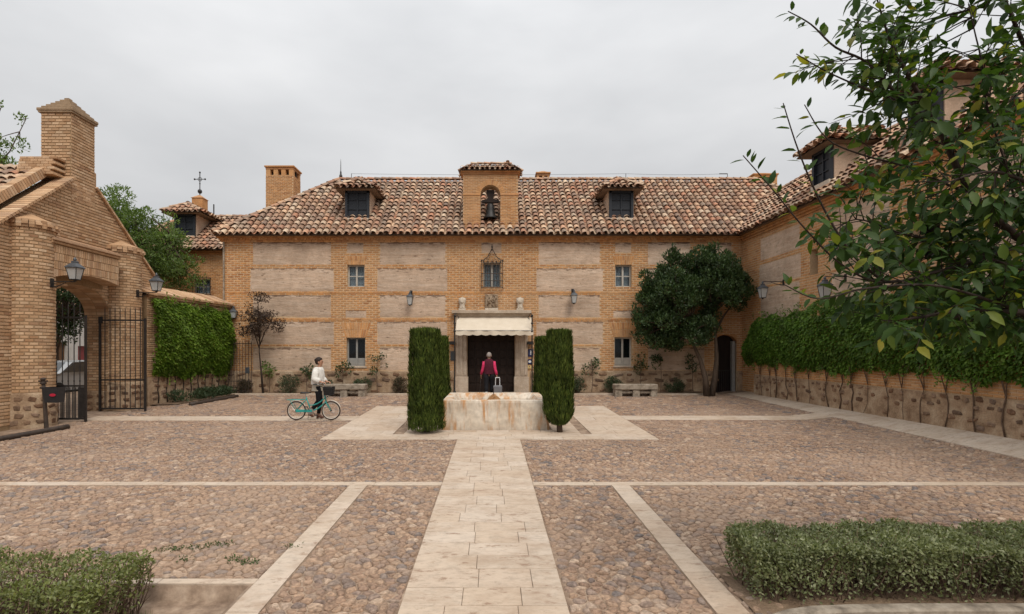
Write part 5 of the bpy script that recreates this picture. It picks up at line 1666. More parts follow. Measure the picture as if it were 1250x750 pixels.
# ---- railing in the corner by the slim tree
t = thing('iron_railing', 'slender black iron railing in the corner beside the slim brown tree', 'railing', (-10.0, 20.6, .5))
rx0, rx1, ryy = wx(275, 20.62), wx(307, 20.62), 20.62
m = MB(); g0 = G(-10, ryy)
for z in (g0 + .12, g0 + .5, g0 + 1.95):
    m = MB(); m.box(rx0, rx1, ryy - .012, ryy + .012, z, z + .03); m.build('rail', MT['rust_iron'], t)
for k in range(10):
    x = rx0 + (rx1 - rx0) * k / 9
    m = MB(); m.tube([(x, ryy, g0 - .03), (x, ryy, g0 + 2.0), (x, ryy, g0 + 2.1)], [.011, .011, .002], 6); m.build('bar', MT['rust_iron'], t)
m = MB(); m.bbox(wx(300, ryy), wx(305, ryy), ryy - .07, ryy - .013, wz(456, ryy), wz(448.5, ryy), .01); m.build('lock_box', MT['lead'], t)

# ---- litter box on its tilted post
lx, ly = wx(57, 12.55), 12.55
g0 = G(lx, ly)
t = thing('litter_box', 'dark metal litter box with red mark on a tilted post before the gate pier', 'litter bin', (lx, ly, g0))
m = MB(); tp = (wx(50.5, 12.5), ly, wz(463, 12.5))
m.tube([(lx, ly, g0 - .03), (lx + (tp[0] - lx) * .6, ly, g0 + (tp[2] - g0) * .6), tp], [.045, .04, .035], 8)
for k, zz in enumerate((0, -.1, -.2)): m.ball((tp[0], tp[1], tp[2] + zz), .07 - .01 * (k == 0), .07, .035, 8, 5)
m.box(tp[0] - .1, tp[0] + .1, tp[1] - .02, tp[1] + .02, tp[2] - .07, tp[2] - .03)
m.lathe([(.09, 0), (.08, .03), (.045, .06)], (lx, ly, g0 - .01), 10)
m.build('post', MT['rust_iron'], t)
bx0_, bx1_ = wx(51, 12.4), wx(71, 12.4)
zt_, zb_ = wz(473, 12.4), wz(492, 12.4)
m = MB()
rr = lambda z, i: [(bx0_ + i, ly - .16 + i, z), (bx1_ - i, ly - .16 + i, z), (bx1_ - i, ly + .08, z), (bx0_ + i, ly + .08, z)]
m.rings([rr(zb_, .04), rr(zt_, 0), rr(zt_ + .0, .015), rr(zb_ + .06, .05)])
m.build('bin', M_plain('dark_bin_metal', (.035, .036, .04), .5, .3), t)
m = MB(); xm = (bx0_ + bx1_) / 2 + .06; zm = (zt_ + zb_) / 2
m.prism([(xm + .07 * math.cos(2 * math.pi * k / 12), zm + .035 * math.sin(2 * math.pi * k / 12)) for k in range(12)], lambda x, z: (x, ly - .155, z), lambda x, z: (x, ly - .12, z))
m.build('red_mark', M_plain('red_enamel', (.45, .02, .05), .4), t)
# ---- round edging rails lying on the ground
def edge_rail(p0, p1, label, r=.05):
    a, b = gpt(*p0), gpt(*p1)
    m = MB(); n = 8
    m.tube([(a[0] + (b[0] - a[0]) * k / n, a[1] + (b[1] - a[1]) * k / n, G(a[0] + (b[0] - a[0]) * k / n, a[1] + (b[1] - a[1]) * k / n) + r * .8) for k in range(n + 1)], r, 8)
    o = m.build('edging_rail', MT['rust_iron'], None, smooth=True)
    return tag(o, label, 'edging rail', 'edging rails along the left beds')
edge_rail((-45, 547), (83, 523.5), 'rusty round edging rail on the cobbles below the litter box', .06)
edge_rail((232, 495.5), (290, 485), 'rusty round edging rail along the bed below the bright creeper', .055)
# raised stone edge behind it
t = struct('garden_bed')
m = MB()
m.add([(-11.0, 17.05, .46), (-10.25, 17.3, .45), (-9.75, 20.55, .545), (-10.45, 20.85, .55)], [(0, 1, 2, 3)])
m.build('soil', MT['soil'], t, fix=False)
m = MB(); m.add([(-10.5, 20.46, .535), (FX(554), 20.46, .535), (FX(554), 21.06, .56), (-10.5, 21.06, .56)], [(0, 1, 2, 3)]); m.build('facade_soil', MT['soil'], t, fix=False); m = MB(); m.add([(FX(647), 20.46, .535), (8.3, 20.46, .60), (8.3, 21.06, .60), (FX(647), 21.06, .56)], [(0, 1, 2, 3)])
m.build('facade_soil', MT['soil'], t, fix=False)
m = MB()
m.add([(PIT_X - .03, PIT_Y - .03, G(0, 4.6) - .136), (-7, PIT_Y - .03, G(0, 4.6) - .136), (-7, 2.5, G(0, 2.5) - .136), (PIT_X - .03, 2.5, G(0, 2.5) - .136)], [(0, 1, 2, 3)])
m.build('hedge_soil', MT['soil'], t, fix=False); m = MB(); m.add([(2.06, 5.02, G(0, 5) + .010), (7.5, 5.02, G(0, 5) + .03), (7.5, 2.6, .1), (2.06, 2.6, .07)], [(0, 1, 2, 3)])
m.build('hedge_soil', MT['soil'], t, fix=False)
# curved kerb before the right hand hedge
m = MB(); pts = [gpt(*p) for p in ((918, 778), (938, 765), (962, 757), (990, 753), (1040, 751), (1120, 750), (1200, 750), (1300, 750), (1420, 750))]
vs = []
for i, p in enumerate(pts):
    a, b = pts[max(0, i - 1)], pts[min(len(pts) - 1, i + 1)]
    d = Vector((b[0] - a[0], b[1] - a[1], 0)).normalized(); n_ = Vector((d.y, -d.x, 0))
    if n_.y > 0: n_ = -n_
    base = Vector((p[0], p[1], G(0, p[1])))
    vs.append([base + Vector((0, 0, -.1)), base + Vector((0, 0, .085)), base + n_ * .02 + Vector((0, 0, .095)), base + n_ * .10 + Vector((0, 0, .095)), base + n_ * .12 + Vector((0, 0, .08)), base + n_ * .13 + Vector((0, 0, -.1))])
m.rings(vs); o = m.build('curved_kerb', MT['grey_stone'], kerb)

# ---- what shows through the gateway: a parked car and a house across the street
car = thing('parked_car', 'silver grey car parked in the street beyond the open gateway', 'car', (-17.9, 22.2, .33))
paint = M_plain('silver_car_paint', (.34, .35, .36), .25, 0, .5, .03, 0)
blk = M_plain('black_rubber', (.012, .012, .012), .7)
cg = mat_glass('car_glass', (.01, .012, .014), .25)
c0 = Vector((-17.9, 22.2, .33))
side = [(-2.0, .28), (-2.05, .55), (-1.95, .85), (-1.15, .98), (-.55, 1.40), (.75, 1.45), (1.45, 1.08), (1.95, .98), (2.05, .55), (2.0, .28)]
m = MB(); secs = []
for w, sh in ((-.82, .93), (-.86, 1.0), (-.4, 1.02), (.4, 1.02), (.86, 1.0), (.82, .93)):
    secs.append([(c0.x + w, c0.y + a, c0.z + .28 + (b - .28) * sh) for a, b in side])
m.rings(secs); m.build('body', paint, car, smooth=False)
for s in (-1, 1):
    m = MB(); q = [(-1.05, 1.0), (-.5, 1.36), (.08, 1.40), (.08, 1.0)]; q2 = [(.14, 1.0), (.14, 1.40), (.72, 1.40), (1.3, 1.06)]
    for g_ in (q, q2): m.add([(c0.x + s * .885, c0.y + a, c0.z + b) for a, b in g_], [(0, 1, 2, 3)])
    m.build('side_window', cg, car, fix=False)
    for yy in (-1.25, 1.3):
        m = MB(); m.tube([(c0.x + s * .70, c0.y + yy, c0.z + .31), (c0.x + s * .89, c0.y + yy, c0.z + .31)], .31, 18); w_ = m.build('wheel', blk, car)
        m = MB(); m.tube([(c0.x + s * .885, c0.y + yy, c0.z + .31), (c0.x + s * .9, c0.y + yy, c0.z + .31)], .19, 14); m.build('rim', MT['lead'], w_)
m = MB(); m.add([(c0.x - .7, c0.y - 1.13, c0.z + 1.01), (c0.x + .7, c0.y - 1.13, c0.z + 1.01), (c0.x + .6, c0.y - .58, c0.z + 1.41), (c0.x - .6, c0.y - .58, c0.z + 1.41)], [(0, 1, 2, 3)]); m.build('windscreen', cg, car, fix=False)
for s in (-1, 1):
    m = MB(); m.ball((c0.x + s * .6, c0.y - 1.97, c0.z + .7), .17, .07, .09); m.build('headlight', MT['lamp_glass'], car)
shs = thing('street_house', 'white house with brown door across the street beyond the gateway', 'building', (-26, 24, .33))
m = MB(); hl = [(28.9, 30.1, .33, 2.7), (30.9, 32.0, .33, 2.5), (25.8, 27, 1.2, 2.5)]
pierced(m, lambda u, z, d: (-24 + d, u, z), 12, 34, .3, 4.6, hl, .25)
m.quad((-24, 12, .3), (-30, 12, .3), (-30, 12, 4.6), (-24, 12, 4.6)); m.quad((-24, 34, .3), (-30, 34, .3), (-30, 34, 4.6), (-24, 34, 4.6)); m.quad((-30, 12, .3), (-30, 34, .3), (-30, 34, 4.6), (-30, 12, 4.6))
m.build('wall', M_noise('white_render', [(.5, .48, .45), (.62, .60, .57)], 2, .9), shs, fix=False)
m = MB(); m.box(-24.2, -24.15, 28.9, 30.1, .33, 2.7); m.build('door', M_plain('brown_door', (.14, .07, .03), .6), shs)
m = MB(); m.box(-24.2, -24.15, 30.9, 32.0, .33, 2.5); m.build('shop_front', M_plain('red_brown_panel', (.19, .03, .03), .6), shs)
m = MB(); m.box(-24.2, -24.15, 25.8, 27, 1.2, 2.5); m.build('window', MT['glass'], shs)
t, b = MB(), MB(); V_ = Vector((-3.2, 0, 1.6)); tile_roof(t, (-23.7, 0, 4.6), (0, 1, 0), V_, [(11.8, 0), (34.2, 0), (34.2, V_.length), (11.8, V_.length)], bedmb=b)
b.add([(-26.9, 11.8, 6.2), (-26.9, 34.2, 6.2), (-30.3, 34.2, 4.6), (-30.3, 11.8, 4.6)], [(0, 1, 2, 3)])
b.build('roof', MT['tile_bed'], shs, fix=False); t.build('roof_tiles', MT['tile'], shs, kind='stuff', fix=False)
# ================================================================== VEGETATION
def np3(v): return np.array(v, float)
def clump_leaves(centers, radii, n, L, W, up=.25, out=.6, flat=1.0):
    """leaves scattered through clumps; returns arrays for leaf_arrays"""
    C = np.array(centers, float); Rr = np.array(radii, float)
    w = Rr ** 2 / (Rr ** 2).sum()
    idx = rng.choice(len(C), n, p=w)
    d = rdir(n)
    r = Rr[idx] * rng.uniform(.25, 1, n) ** .5
    off = d * r[:, None]; off[:, 2] *= flat
    P = C[idx] + off
    D = unit(d * out + rdir(n) * .8 + np.array([0, 0, up]))
    N = unit(d * .7 + rdir(n) * .7 + np.array([0, 0, .5]))
    l = L * rng.uniform(.65, 1.25, n); ww = W * rng.uniform(.7, 1.2, n)
    return P, D, N, l, ww
def limb(m, a, b, r0, r1, bend=.12, n=5, seg=6):
    a, b = Vector(a), Vector(b)
    q = Vector((random.uniform(-1, 1), random.uniform(-1, 1), random.uniform(-.3, .6))) * bend * (b - a).length
    pts = [a + (b - a) * (k / n) + q * math.sin(math.pi * k / n) for k in range(n + 1)]
    m.tube(pts, [r0 + (r1 - r0) * k / n for k in range(n + 1)], seg)
    return pts
def tree(name, label, cat, base, stems, ell, nclump, crad, nleaf, L, W, leafmat, bark, trunk_r, group=None, flat=.8, up=.25, hollow=.35, spires=()):
    """stems: list of polylines (world); ell: crown ellipsoids (c, r); each clump hangs on a limb from the nearest stem end"""
    t = thing(name, label, cat, base, group)
    m = MB()
    ends = []
    for st in stems:
        k = len(st)
        tr_ = trunk_r if (st is stems[0] or st[0][2] < base[2]) else trunk_r * .5
        m.tube(st, [max(.012, tr_ * (1 - .82 * i / (k - 1))) for i in range(k)], 9)
        ends.append(Vector(st[-1])); ends.append(Vector(st[-2]) * .4 + Vector(st[-1]) * .6)
    m.build('trunk', bark, t, smooth=True)
    cs, rs = [], []
    vol = [e[1][0] * e[1][1] * e[1][2] for e in ell]; tot = sum(vol)
    m = MB()
    for e, v in zip(ell, vol):
        for _ in range(max(1, int(nclump * v / tot))):
            d = rdir(1)[0]; r = random.uniform(hollow, 1) ** .6
            c = np3(e[0]) + d * np3(e[1]) * r
            cs.append(c); rs.append(crad * random.uniform(.6, 1.35))
            near = min(ends, key=lambda q: (q - Vector(c)).length)
            limb(m, near, c, trunk_r * .28, .008, .12, 4, 5)
    m.build('limbs', bark, t, smooth=True, fix=False, kind='stuff')
    V, Fc = leaf_arrays(*clump_leaves(cs, rs, nleaf, L, W, up, flat=flat))
    np_mesh('crown', V, Fc, leafmat, t, 'stuff')
    if spires:
        sc, sr = [], []
        for a, b_ in spires:
            for k in range(9): sc.append([a[i] + (b_[i] - a[i]) * k / 8 for i in range(3)]); sr.append(.24 * (1 - k / 9.5) + .03)
        V, Fc = leaf_arrays(*clump_leaves(sc, sr, 420 * len(spires), L, W, 1.6))
        np_mesh('leading_shoots', V, Fc, leafmat, t, 'stuff')
    return t
# evergreen tree before the facade's right end
by_, bx_ = 20.0, wx(865.5, 20.0)
g0 = G(bx_, by_)
Q = lambda px, py, Y=20.0: (wx(px, Y), Y, wz(py, Y))
tree('evergreen_tree', 'dense dark evergreen tree with two leaning trunks before the arched side door', 'tree', (bx_, by_, g0),
     [[(bx_ - .08, by_, g0 - .1), Q(861, 462), Q(855, 440), Q(846, 420), Q(838, 395)], [(bx_ + .1, by_ + .05, g0 - .1), Q(873, 460, 20.1), Q(875, 436, 20.1), Q(873, 405, 20.1), Q(872, 380, 20.1)], [Q(873, 405, 20.1), Q(884, 385, 20.2), Q(894, 372, 20.2)]],
     [(Q(820, 365), (1.05, 1.1, 1.15)), (Q(870, 352), (1.15, 1.1, 1.1)), (Q(805, 400), (.95, .9, .62)), (Q(840, 412), (.9, .8, .5)), (Q(830, 328), (.55, .7, .7)), (Q(886, 335), (.75, .8, .8)), (Q(855, 400), (.75, .8, .5)), (Q(796, 366), (.55, .7, .7)), (Q(860, 320), (.5, .5, .5)), (Q(822, 312), (.22, .25, .45)), (Q(868, 312), (.2, .25, .5)), (Q(843, 330), (.3, .3, .5)), (Q(795, 340), (.25, .3, .45)), (Q(900, 326), (.2, .25, .45)), (Q(903, 352), (.35, .4, .45))],
     230, .29, 40000, .115, .055, MT['oak'], MT['bark'], .13, up=.9, spires=[(Q(a, b + 22), Q(a + c, b)) for a, b, c in ((822, 300, 0), (808, 322, -3), (836, 312, 2), (852, 318, 0), (868, 300, 1), (884, 308, 3), (898, 318, 4), (794, 340, -4), (780, 372, -6), (908, 334, 3))])
# slim tree with brown leaves
bx_, by_ = wx(321.5, 20.5), 20.5
g0 = G(bx_, by_); Q = lambda px, py, Y=20.5: (wx(px, Y), Y, wz(py, Y))
t = tree('young_tree', 'slim young tree with sparse brownish purple leaves by the railing', 'tree', (bx_, by_, g0),
         [[(bx_, by_, g0 - .1), Q(319, 455), Q(316.5, 430), Q(317, 418)], [Q(316.5, 425), Q(310, 405), Q(303, 392)], [Q(317, 422), Q(324, 404), Q(331, 394)], [Q(317, 420), Q(316, 395), Q(315, 370)]],
         [(Q(316, 393), (.78, .7, .8)), (Q(316, 372), (.35, .35, .45)), (Q(302, 402), (.4, .4, .35)), (Q(334, 402), (.45, .4, .3))], 46, .2, 2600, .075, .045, MT['plum'], MT['bark_dark'], .045, hollow=.15)
# light green tree behind the left wall, feathery tree beyond the gatehouse
Q = lambda px, py, Y=23.0: (wx(px, Y), Y, wz(py, Y))
tree('broadleaf_tree', 'light green feathery tree rising behind the left creeper wall', 'tree', (-15.4, 23, .5),
     [[(-15.4, 23, .3), (-15.3, 23, 2.5), Q(178, 340), Q(172, 300)], [Q(178, 340), Q(200, 310), Q(212, 290)], [Q(176, 345), Q(150, 300), Q(140, 265)]],
     [(Q(170, 305), (1.7, 1.5, 1.5)), (Q(140, 260), (.7, .9, .9)), (Q(165, 262), (.8, .9, .7)), (Q(205, 315), (1.2, 1.2, 1.2)), (Q(215, 335), (1.0, 1.0, .7)), (Q(190, 268), (.5, .6, .6)), (Q(130, 250), (.35, .5, .5))],
     120, .42, 15000, .16, .055, MT['pale_tree'], MT['bark'], .16, up=.5)
Q = lambda px, py, Y=20.0: (wx(px, Y), Y, wz(py, Y))
tree('tall_tree', 'dark leaved tree with upright shoots standing beyond the gatehouse turret', 'tree', (-20.6, 20, .35),
     [[(-20.6, 20, .2), (-20.4, 20, 4), Q(-45, 250), Q(-30, 205)], [Q(-45, 255), Q(-15, 225), Q(5, 200)], [Q(-20, 222), Q(12, 185), Q(32, 145)], [Q(-40, 240), Q(-12, 165), Q(2, 130)]],
     [(Q(-45, 215), (1.9, 1.6, 1.6)), (Q(8, 205), (.6, .5, .5)), (Q(16, 175), (.3, .3, .45)), (Q(28, 152), (.22, .2, .4)), (Q(0, 140), (.2, .2, .5)), (Q(-5, 180), (.6, .5, .7))], 120, .3, 9500, .13, .06, MT['pale_tree'], MT['bark'], .07, up=.5)
# street trees seen through the gateway
tree('street_tree', 'dark green street tree beyond the open gateway', 'tree', (-20.6, 25.2, .33),
     [[(-20.6, 25.2, .2), (-20.6, 25.2, 2.4), (-20.4, 25.2, 3.6)], [(-20.6, 25.2, 2.2), (-19.8, 24.8, 3.6)]], [((-20.3, 25.2, 4.9), (2.4, 2.2, 2.0))], 80, .6, 9000, .17, .09, MT['oak'], MT['bark'], .15)

# ---- clipped cypress columns
def cypress(cx, cy, w, h, label, nleaf=15000, trunk=False):
    g0 = G(cx, cy)
    t = thing('cypress', label, 'cypress', (cx, cy, g0), 'clipped cypresses round the fountain')
    m = MB(); m.tube([(cx + .03, cy, g0 - .05), (cx, cy, g0 + .4), (cx, cy, g0 + h * .8)], [.07, .06, .02], 8)
    for k in range(5): a = random.uniform(0, 6.28); m.tube([(cx + .02, cy, g0 + .05), (cx + .12 * math.cos(a), cy + .12 * math.sin(a), g0 + .35)], [.03, .015], 6)
    m.build('trunk', MT['bark'], t, smooth=True)
    z = rng.uniform(0, 1, nleaf); a = rng.uniform(0, 2 * np.pi, nleaf)
    z0 = .16 if trunk else .04
    ph = cx * 7 + cy
    def rad(z, a):
        lump = 1 + .06 * np.sin(3 * a + ph) * np.cos(5 * z + cy) + .04 * np.sin(7 * a + 9 * z + ph) + .035 * np.sin(13 * a + 4 * z) * np.sin(17 * z + ph)
        bot = np.clip((z + .03) / .16, 0, 1) ** .5 if trunk else np.clip(z / .05 + .75, 0, 1)
        topc = np.clip((1.03 + .02 * np.sin(4 * a + ph) - z) / .06, 0, 1) ** .45
        taper = 1.03 - .19 * np.clip(z, 0, 1)
        return w / 2 * lump * bot * topc * taper
    gapv = np.sin(9 * a + 3 * np.sin(11 * z + ph)) * np.sin(23 * z + 5 * np.sin(3 * a)) 
    deep = np.where(gapv > .62, rng.uniform(.72, .9, nleaf), np.where(rng.uniform(0, 1, nleaf) < .18, rng.uniform(.6, .93, nleaf), rng.uniform(.93, 1.06, nleaf)))
    # part of the sprays on the flat top
    top = rng.uniform(0, 1, nleaf) < .09
    r = np.where(top, rad(np.full(nleaf, .93), a) * np.sqrt(rng.uniform(0, 1, nleaf)), rad(z, a) * deep)
    zz = np.where(top, rng.uniform(.975, 1.0, nleaf), z)
    P = np.stack([cx + r * np.cos(a), cy + r * np.sin(a), g0 + z0 + (h - z0) * zz], 1)
    outd = np.stack([np.cos(a), np.sin(a), np.zeros(nleaf)], 1)
    D = unit(np.array([0, 0, 1.0]) + outd * rng.uniform(-.05, .45, nleaf)[:, None] + rdir(nleaf) * .28)
    N = unit(outd + rdir(nleaf) * .5)
    V, Fc = leaf_arrays(P, D, N, rng.uniform(.07, .17, nleaf), rng.uniform(.012, .03, nleaf), .2)
    np_mesh('foliage', V, Fc, MT['cypress'], t, 'stuff')
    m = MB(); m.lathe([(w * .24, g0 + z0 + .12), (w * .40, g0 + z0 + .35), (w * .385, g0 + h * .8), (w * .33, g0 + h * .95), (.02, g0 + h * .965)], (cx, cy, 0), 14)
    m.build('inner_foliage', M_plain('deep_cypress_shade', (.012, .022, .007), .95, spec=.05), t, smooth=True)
yf = 12.25
cypress(wx(519.5, yf), yf, .75, wz(406.5, yf) - G(0, yf), 'broad clipped cypress column at the near fountain corner on the bicycle side')
cypress(wx(682, yf), yf, .64, wz(408, yf) - G(0, yf), 'narrow clipped cypress column with bare foot at the near fountain corner', trunk=True)
yb_ = 15.6
cypress(wx(535, yb_), yb_, .66, wz(414.5, yb_) - G(0, yb_), 'clipped cypress column at the far fountain corner, half hidden behind the broad one', 11000)
cypress(wx(665.5, yb_), yb_, .66, wz(415, yb_) - G(0, yb_), 'clipped cypress column at the far fountain corner, beside the blue plaques', 11000)

# ---- creepers
def creeper(f, u0, u1, zlo, zhi, thick, n, L, mat, name, label, base, lump=.12):
    t = thing(name, label, 'climbing plant', base)
    u = rng.uniform(u0, u1, n); q = rng.uniform(0, 1, n)
    lo = np.array([zlo(x) for x in u]); hi = np.array([zhi(x) for x in u])
    z = lo + (hi - lo) * q
    bulge = np.sin(np.pi * np.clip(q, .02, .98)) ** .45
    lum = .5 + .25 * np.sin(u * 2.3 + 1.3 * np.sin(z * 2.1)) + .25 * np.sin(u * 5.1 + z * 4.3 + 2)
    d = thick * bulge * (.72 + .28 * lum) * np.where(rng.uniform(0, 1, n) < .75, rng.uniform(.85, 1.08, n), rng.uniform(.3, .85, n))
    P = np.array([f(a, b, c) for a, b, c in zip(u, z, d)])
    o = np.array(f(1, 1, 1)) - np.array(f(1, 1, 0)); o[2] = 0; o = unit(o)
    D = unit(np.array([0, 0, -.75]) + o * .55 + rdir(n) * .65)
    N = unit(o + np.array([0, 0, .75]) + rdir(n) * .45)
    V, Fc = leaf_arrays(P, D, N, L * rng.uniform(.6, 1.3, n), L * .78 * rng.uniform(.6, 1.2, n), .12, .12)
    np_mesh('foliage', V, Fc, mat, t, 'stuff')
    # stray shoots that leave the mat at its edges
    sp, sd = [], []
    m = MB()
    for _ in range(int((u1 - u0) * 9)):
        a = random.uniform(u0, u1); up_ = random.random() < .45
        z_ = zhi(a) - .08 if up_ else zlo(a) + .1
        ln, sw_ = random.uniform(.12, .42), random.uniform(-.15, .15)
        pts = [f(a + sw_ * k / 4, z_ + (1 if up_ else -1) * ln * k / 4 * (1 - .12 * k / 4), thick * .55 + .05 * k / 4) for k in range(5)]
        m.tube(pts, [.004, .004, .003, .003, .002], 4)
        for k in range(1, 5):
            for _q in range(2): sp.append(pts[k])
    m.build('shoots', MT['twig'], t, kind='stuff', fix=False)
    n2 = len(sp); sp = np.array(sp) + rng.normal(0, .015, (n2, 3))
    V, Fc = leaf_arrays(sp, unit(rdir(n2) + np.array([0, 0, -.5]) + o * .4), unit(o + rdir(n2) * .6 + np.array([0, 0, .5])), L * rng.uniform(.5, 1, n2), L * .75 * rng.uniform(.5, 1, n2), .12, .12)
    np_mesh('shoot_leaves', V, Fc, mat, t, 'stuff')
    return t
def lo_r(u): return 1.12 + .07 * math.sin(u * 1.1) + .05 * math.sin(u * 3.3 + 1) + .05 * math.sin(u * 8.1) + random.uniform(-.05, .05)
def hi_r(u): return (2.72 + .34 * sstep(.0, 5.0, u)) + .08 * math.sin(u * 1.9) + .06 * math.sin(u * 5.3) - .5 * sstep(.5, -.3, u)
creep = creeper(fL, -.25, llen, lo_r, hi_r, .40, 46000, .092, MT['ivy_right'], 'creeper', 'thick dark green creeper hanging over the right hand garden wall', (9.5, 12, .5))
m = MB()
for k in range(26):
    u = .5 + k * (llen - 1.2) / 26 + random.uniform(-.22, .22)
    ln = random.uniform(-.18, .18); r_ = random.choice((.005, .007, .009, .012, .016))
    pts = [fL(u + ln * j / 6 + random.uniform(-.06, .06), .01 + 1.5 * j / 6, .045 + random.uniform(0, .02)) for j in range(7)]
    m.tube(pts, [r_ * (1 - .08 * j) * random.uniform(.85, 1.2) for j in range(7)], 6)
    for q in range(2): m.tube([pts[3], fL(u + random.uniform(-.3, .3), 1.5, .08)], [.012, .006], 5)
m.build('stems', MT['twig'], creep, kind='stuff', smooth=True, fix=False)
def lo_l(u): return 1.36 + .06 * math.sin(u * 3) + .05 * math.sin(u * 7)
def hi_l(u): return 3.86 - .13 * u * .2 + .05 * math.sin(u * 5)
cl = creeper(fC, .12, clen - .05, lo_l, hi_l, .38, 21000, .105, MT['ivy_left'], 'creeper', 'bright green creeper clipped flat on the left garden wall', (-10.6, 19, .5))
m = MB()
for k in range(9):
    u = .4 + k * (clen - .6) / 9
    pts = [fC(u + .03 * math.sin(j * 2 + k), .46 + 1.1 * j / 5, .06) for j in range(6)]
    m.tube(pts, [.02 - .002 * j for j in range(6)], 6)
m.build('stems', MT['bark_dark'], cl, kind='stuff', smooth=True, fix=False)

# ---- shrubs and saplings of the beds
def shrub(px, py, w, h, mat, label, Y=20.75, n=1500, L=.06):
    x = wx(px, Y); g0 = G(x, Y) + .01
    t = thing('shrub', label, 'shrub', (x, Y, g0), 'round shrubs along the foot of the facade')
    cs, rs = [], []
    for _ in range(16):
        d = rdir(1)[0]
        cs.append((x + d[0] * w * .33, Y + d[1] * w * .25, g0 + h * .5 + d[2] * h * .3)); rs.append(w * .2)
    m = MB()
    for c in cs: limb(m, (x + random.uniform(-.04, .04), Y, g0 - .03), c, .014, .005, .1, 3, 5)
    m.build('stem', MT['twig'], t, fix=False)
    V, Fc = leaf_arrays(*clump_leaves(cs, rs, n, L, L * .4, .4)); np_mesh('foliage', V, Fc, mat, t, 'stuff')
for px, w, h, mt, lab in ((297, .66, .62, 'dry_shrub', 'brownish round shrub at the foot of the corner railing'), (353, 1.0, .72, 'shrub', 'wide green shrub at the wall beside the slim young tree'),
                          (399, .55, .6, 'shrub', 'green shrub behind the stone bench next to the woman'), (443, .75, .66, 'shrub', 'green shrub at the end of the stone bench on the bicycle side'),
                          (489, .75, .68, 'dry_shrub', 'brownish shrub behind the broad cypress'), (705, .75, .68, 'shrub', 'green shrub behind the narrow cypress with bare foot'),
                          (748, .8, .68, 'shrub', 'green shrub at the end of the stone bench below the lower window'), (823, .85, .62, 'shrub', 'dark green shrub between the evergreen tree and its neighbouring bench')):
    shrub(px, 0, w, h, MT[mt], lab)
def sapling(px, pyt, label, lean=0, n=130, dens=1, Y=20.85, light=False):
    x = wx(px, Y); g0 = G(x, Y) + .01; zt = wz(pyt, Y)
    t = thing('sapling', label, 'sapling', (x, Y, g0), 'young plants along the foot of the facade')
    m = MB(); top = (x + lean, Y, zt - .06)
    pts = limb(m, (x, Y, g0 - .03), top, .016, .007, .03, 5, 6)
    cs, rs = [], []
    for k in range(7):
        z = g0 + (zt - g0) * random.uniform(.55, .95); s = random.uniform(-.26, .26)
        c = (x + lean * .6 + s, Y + random.uniform(-.1, .1), z)
        limb(m, (x + lean * .4, Y, z - .14), c, .008, .004, .1, 3, 5); cs.append(c); rs.append(.13)
    m.build('stem', MT['twig'], t, fix=False)
    V, Fc = leaf_arrays(*clump_leaves(cs, rs, n, .12, .055, .2)); np_mesh('foliage', V, Fc, MT['pale_tree'] if light else MT['oak'], t, 'stuff')
for px, py, lab, lt in ((329, 443, 'pale green sapling against the wall next to the slim tree', True), (375, 446, 'small leafy sapling behind the head of the woman', False), (418, 441, 'dark sapling below the sill of the lower window on the bicycle side', False),
                    (461, 432, 'tall thin sapling with drooping leaves between bench and broad cypress', False), (722, 438, 'leafy sapling between the narrow cypress and a bench', False), (781, 431, 'dark sapling beside the lower window near the evergreen tree', False), (806, 435, 'dark sapling growing behind the bench under the evergreen crown', False), (846, 434, 'sapling against the earth wall beside the evergreen trunks', False)):
    sapling(px, py, lab, light=lt)
# low plants in the bed under the left creeper
t = thing('bed_plants', 'low green plants in the bed under the bright creeper', 'plants', (-10.35, 18.7, .48))
cs = [fC(random.uniform(.6, clen - .1), .58 + random.uniform(0, .14), random.uniform(.12, .55)) for _ in range(34)]
V, Fc = leaf_arrays(*clump_leaves(cs, [random.uniform(.1, .22) for _ in cs], 3200, .09, .035, .5)); np_mesh('foliage', V, Fc, MT['shrub'], t, 'stuff')
m = MB()
for c in cs: m.tube([(c[0], c[1], .45), c], .006, 4)
m.build('stems', MT['twig'], t, kind='stuff', fix=False)

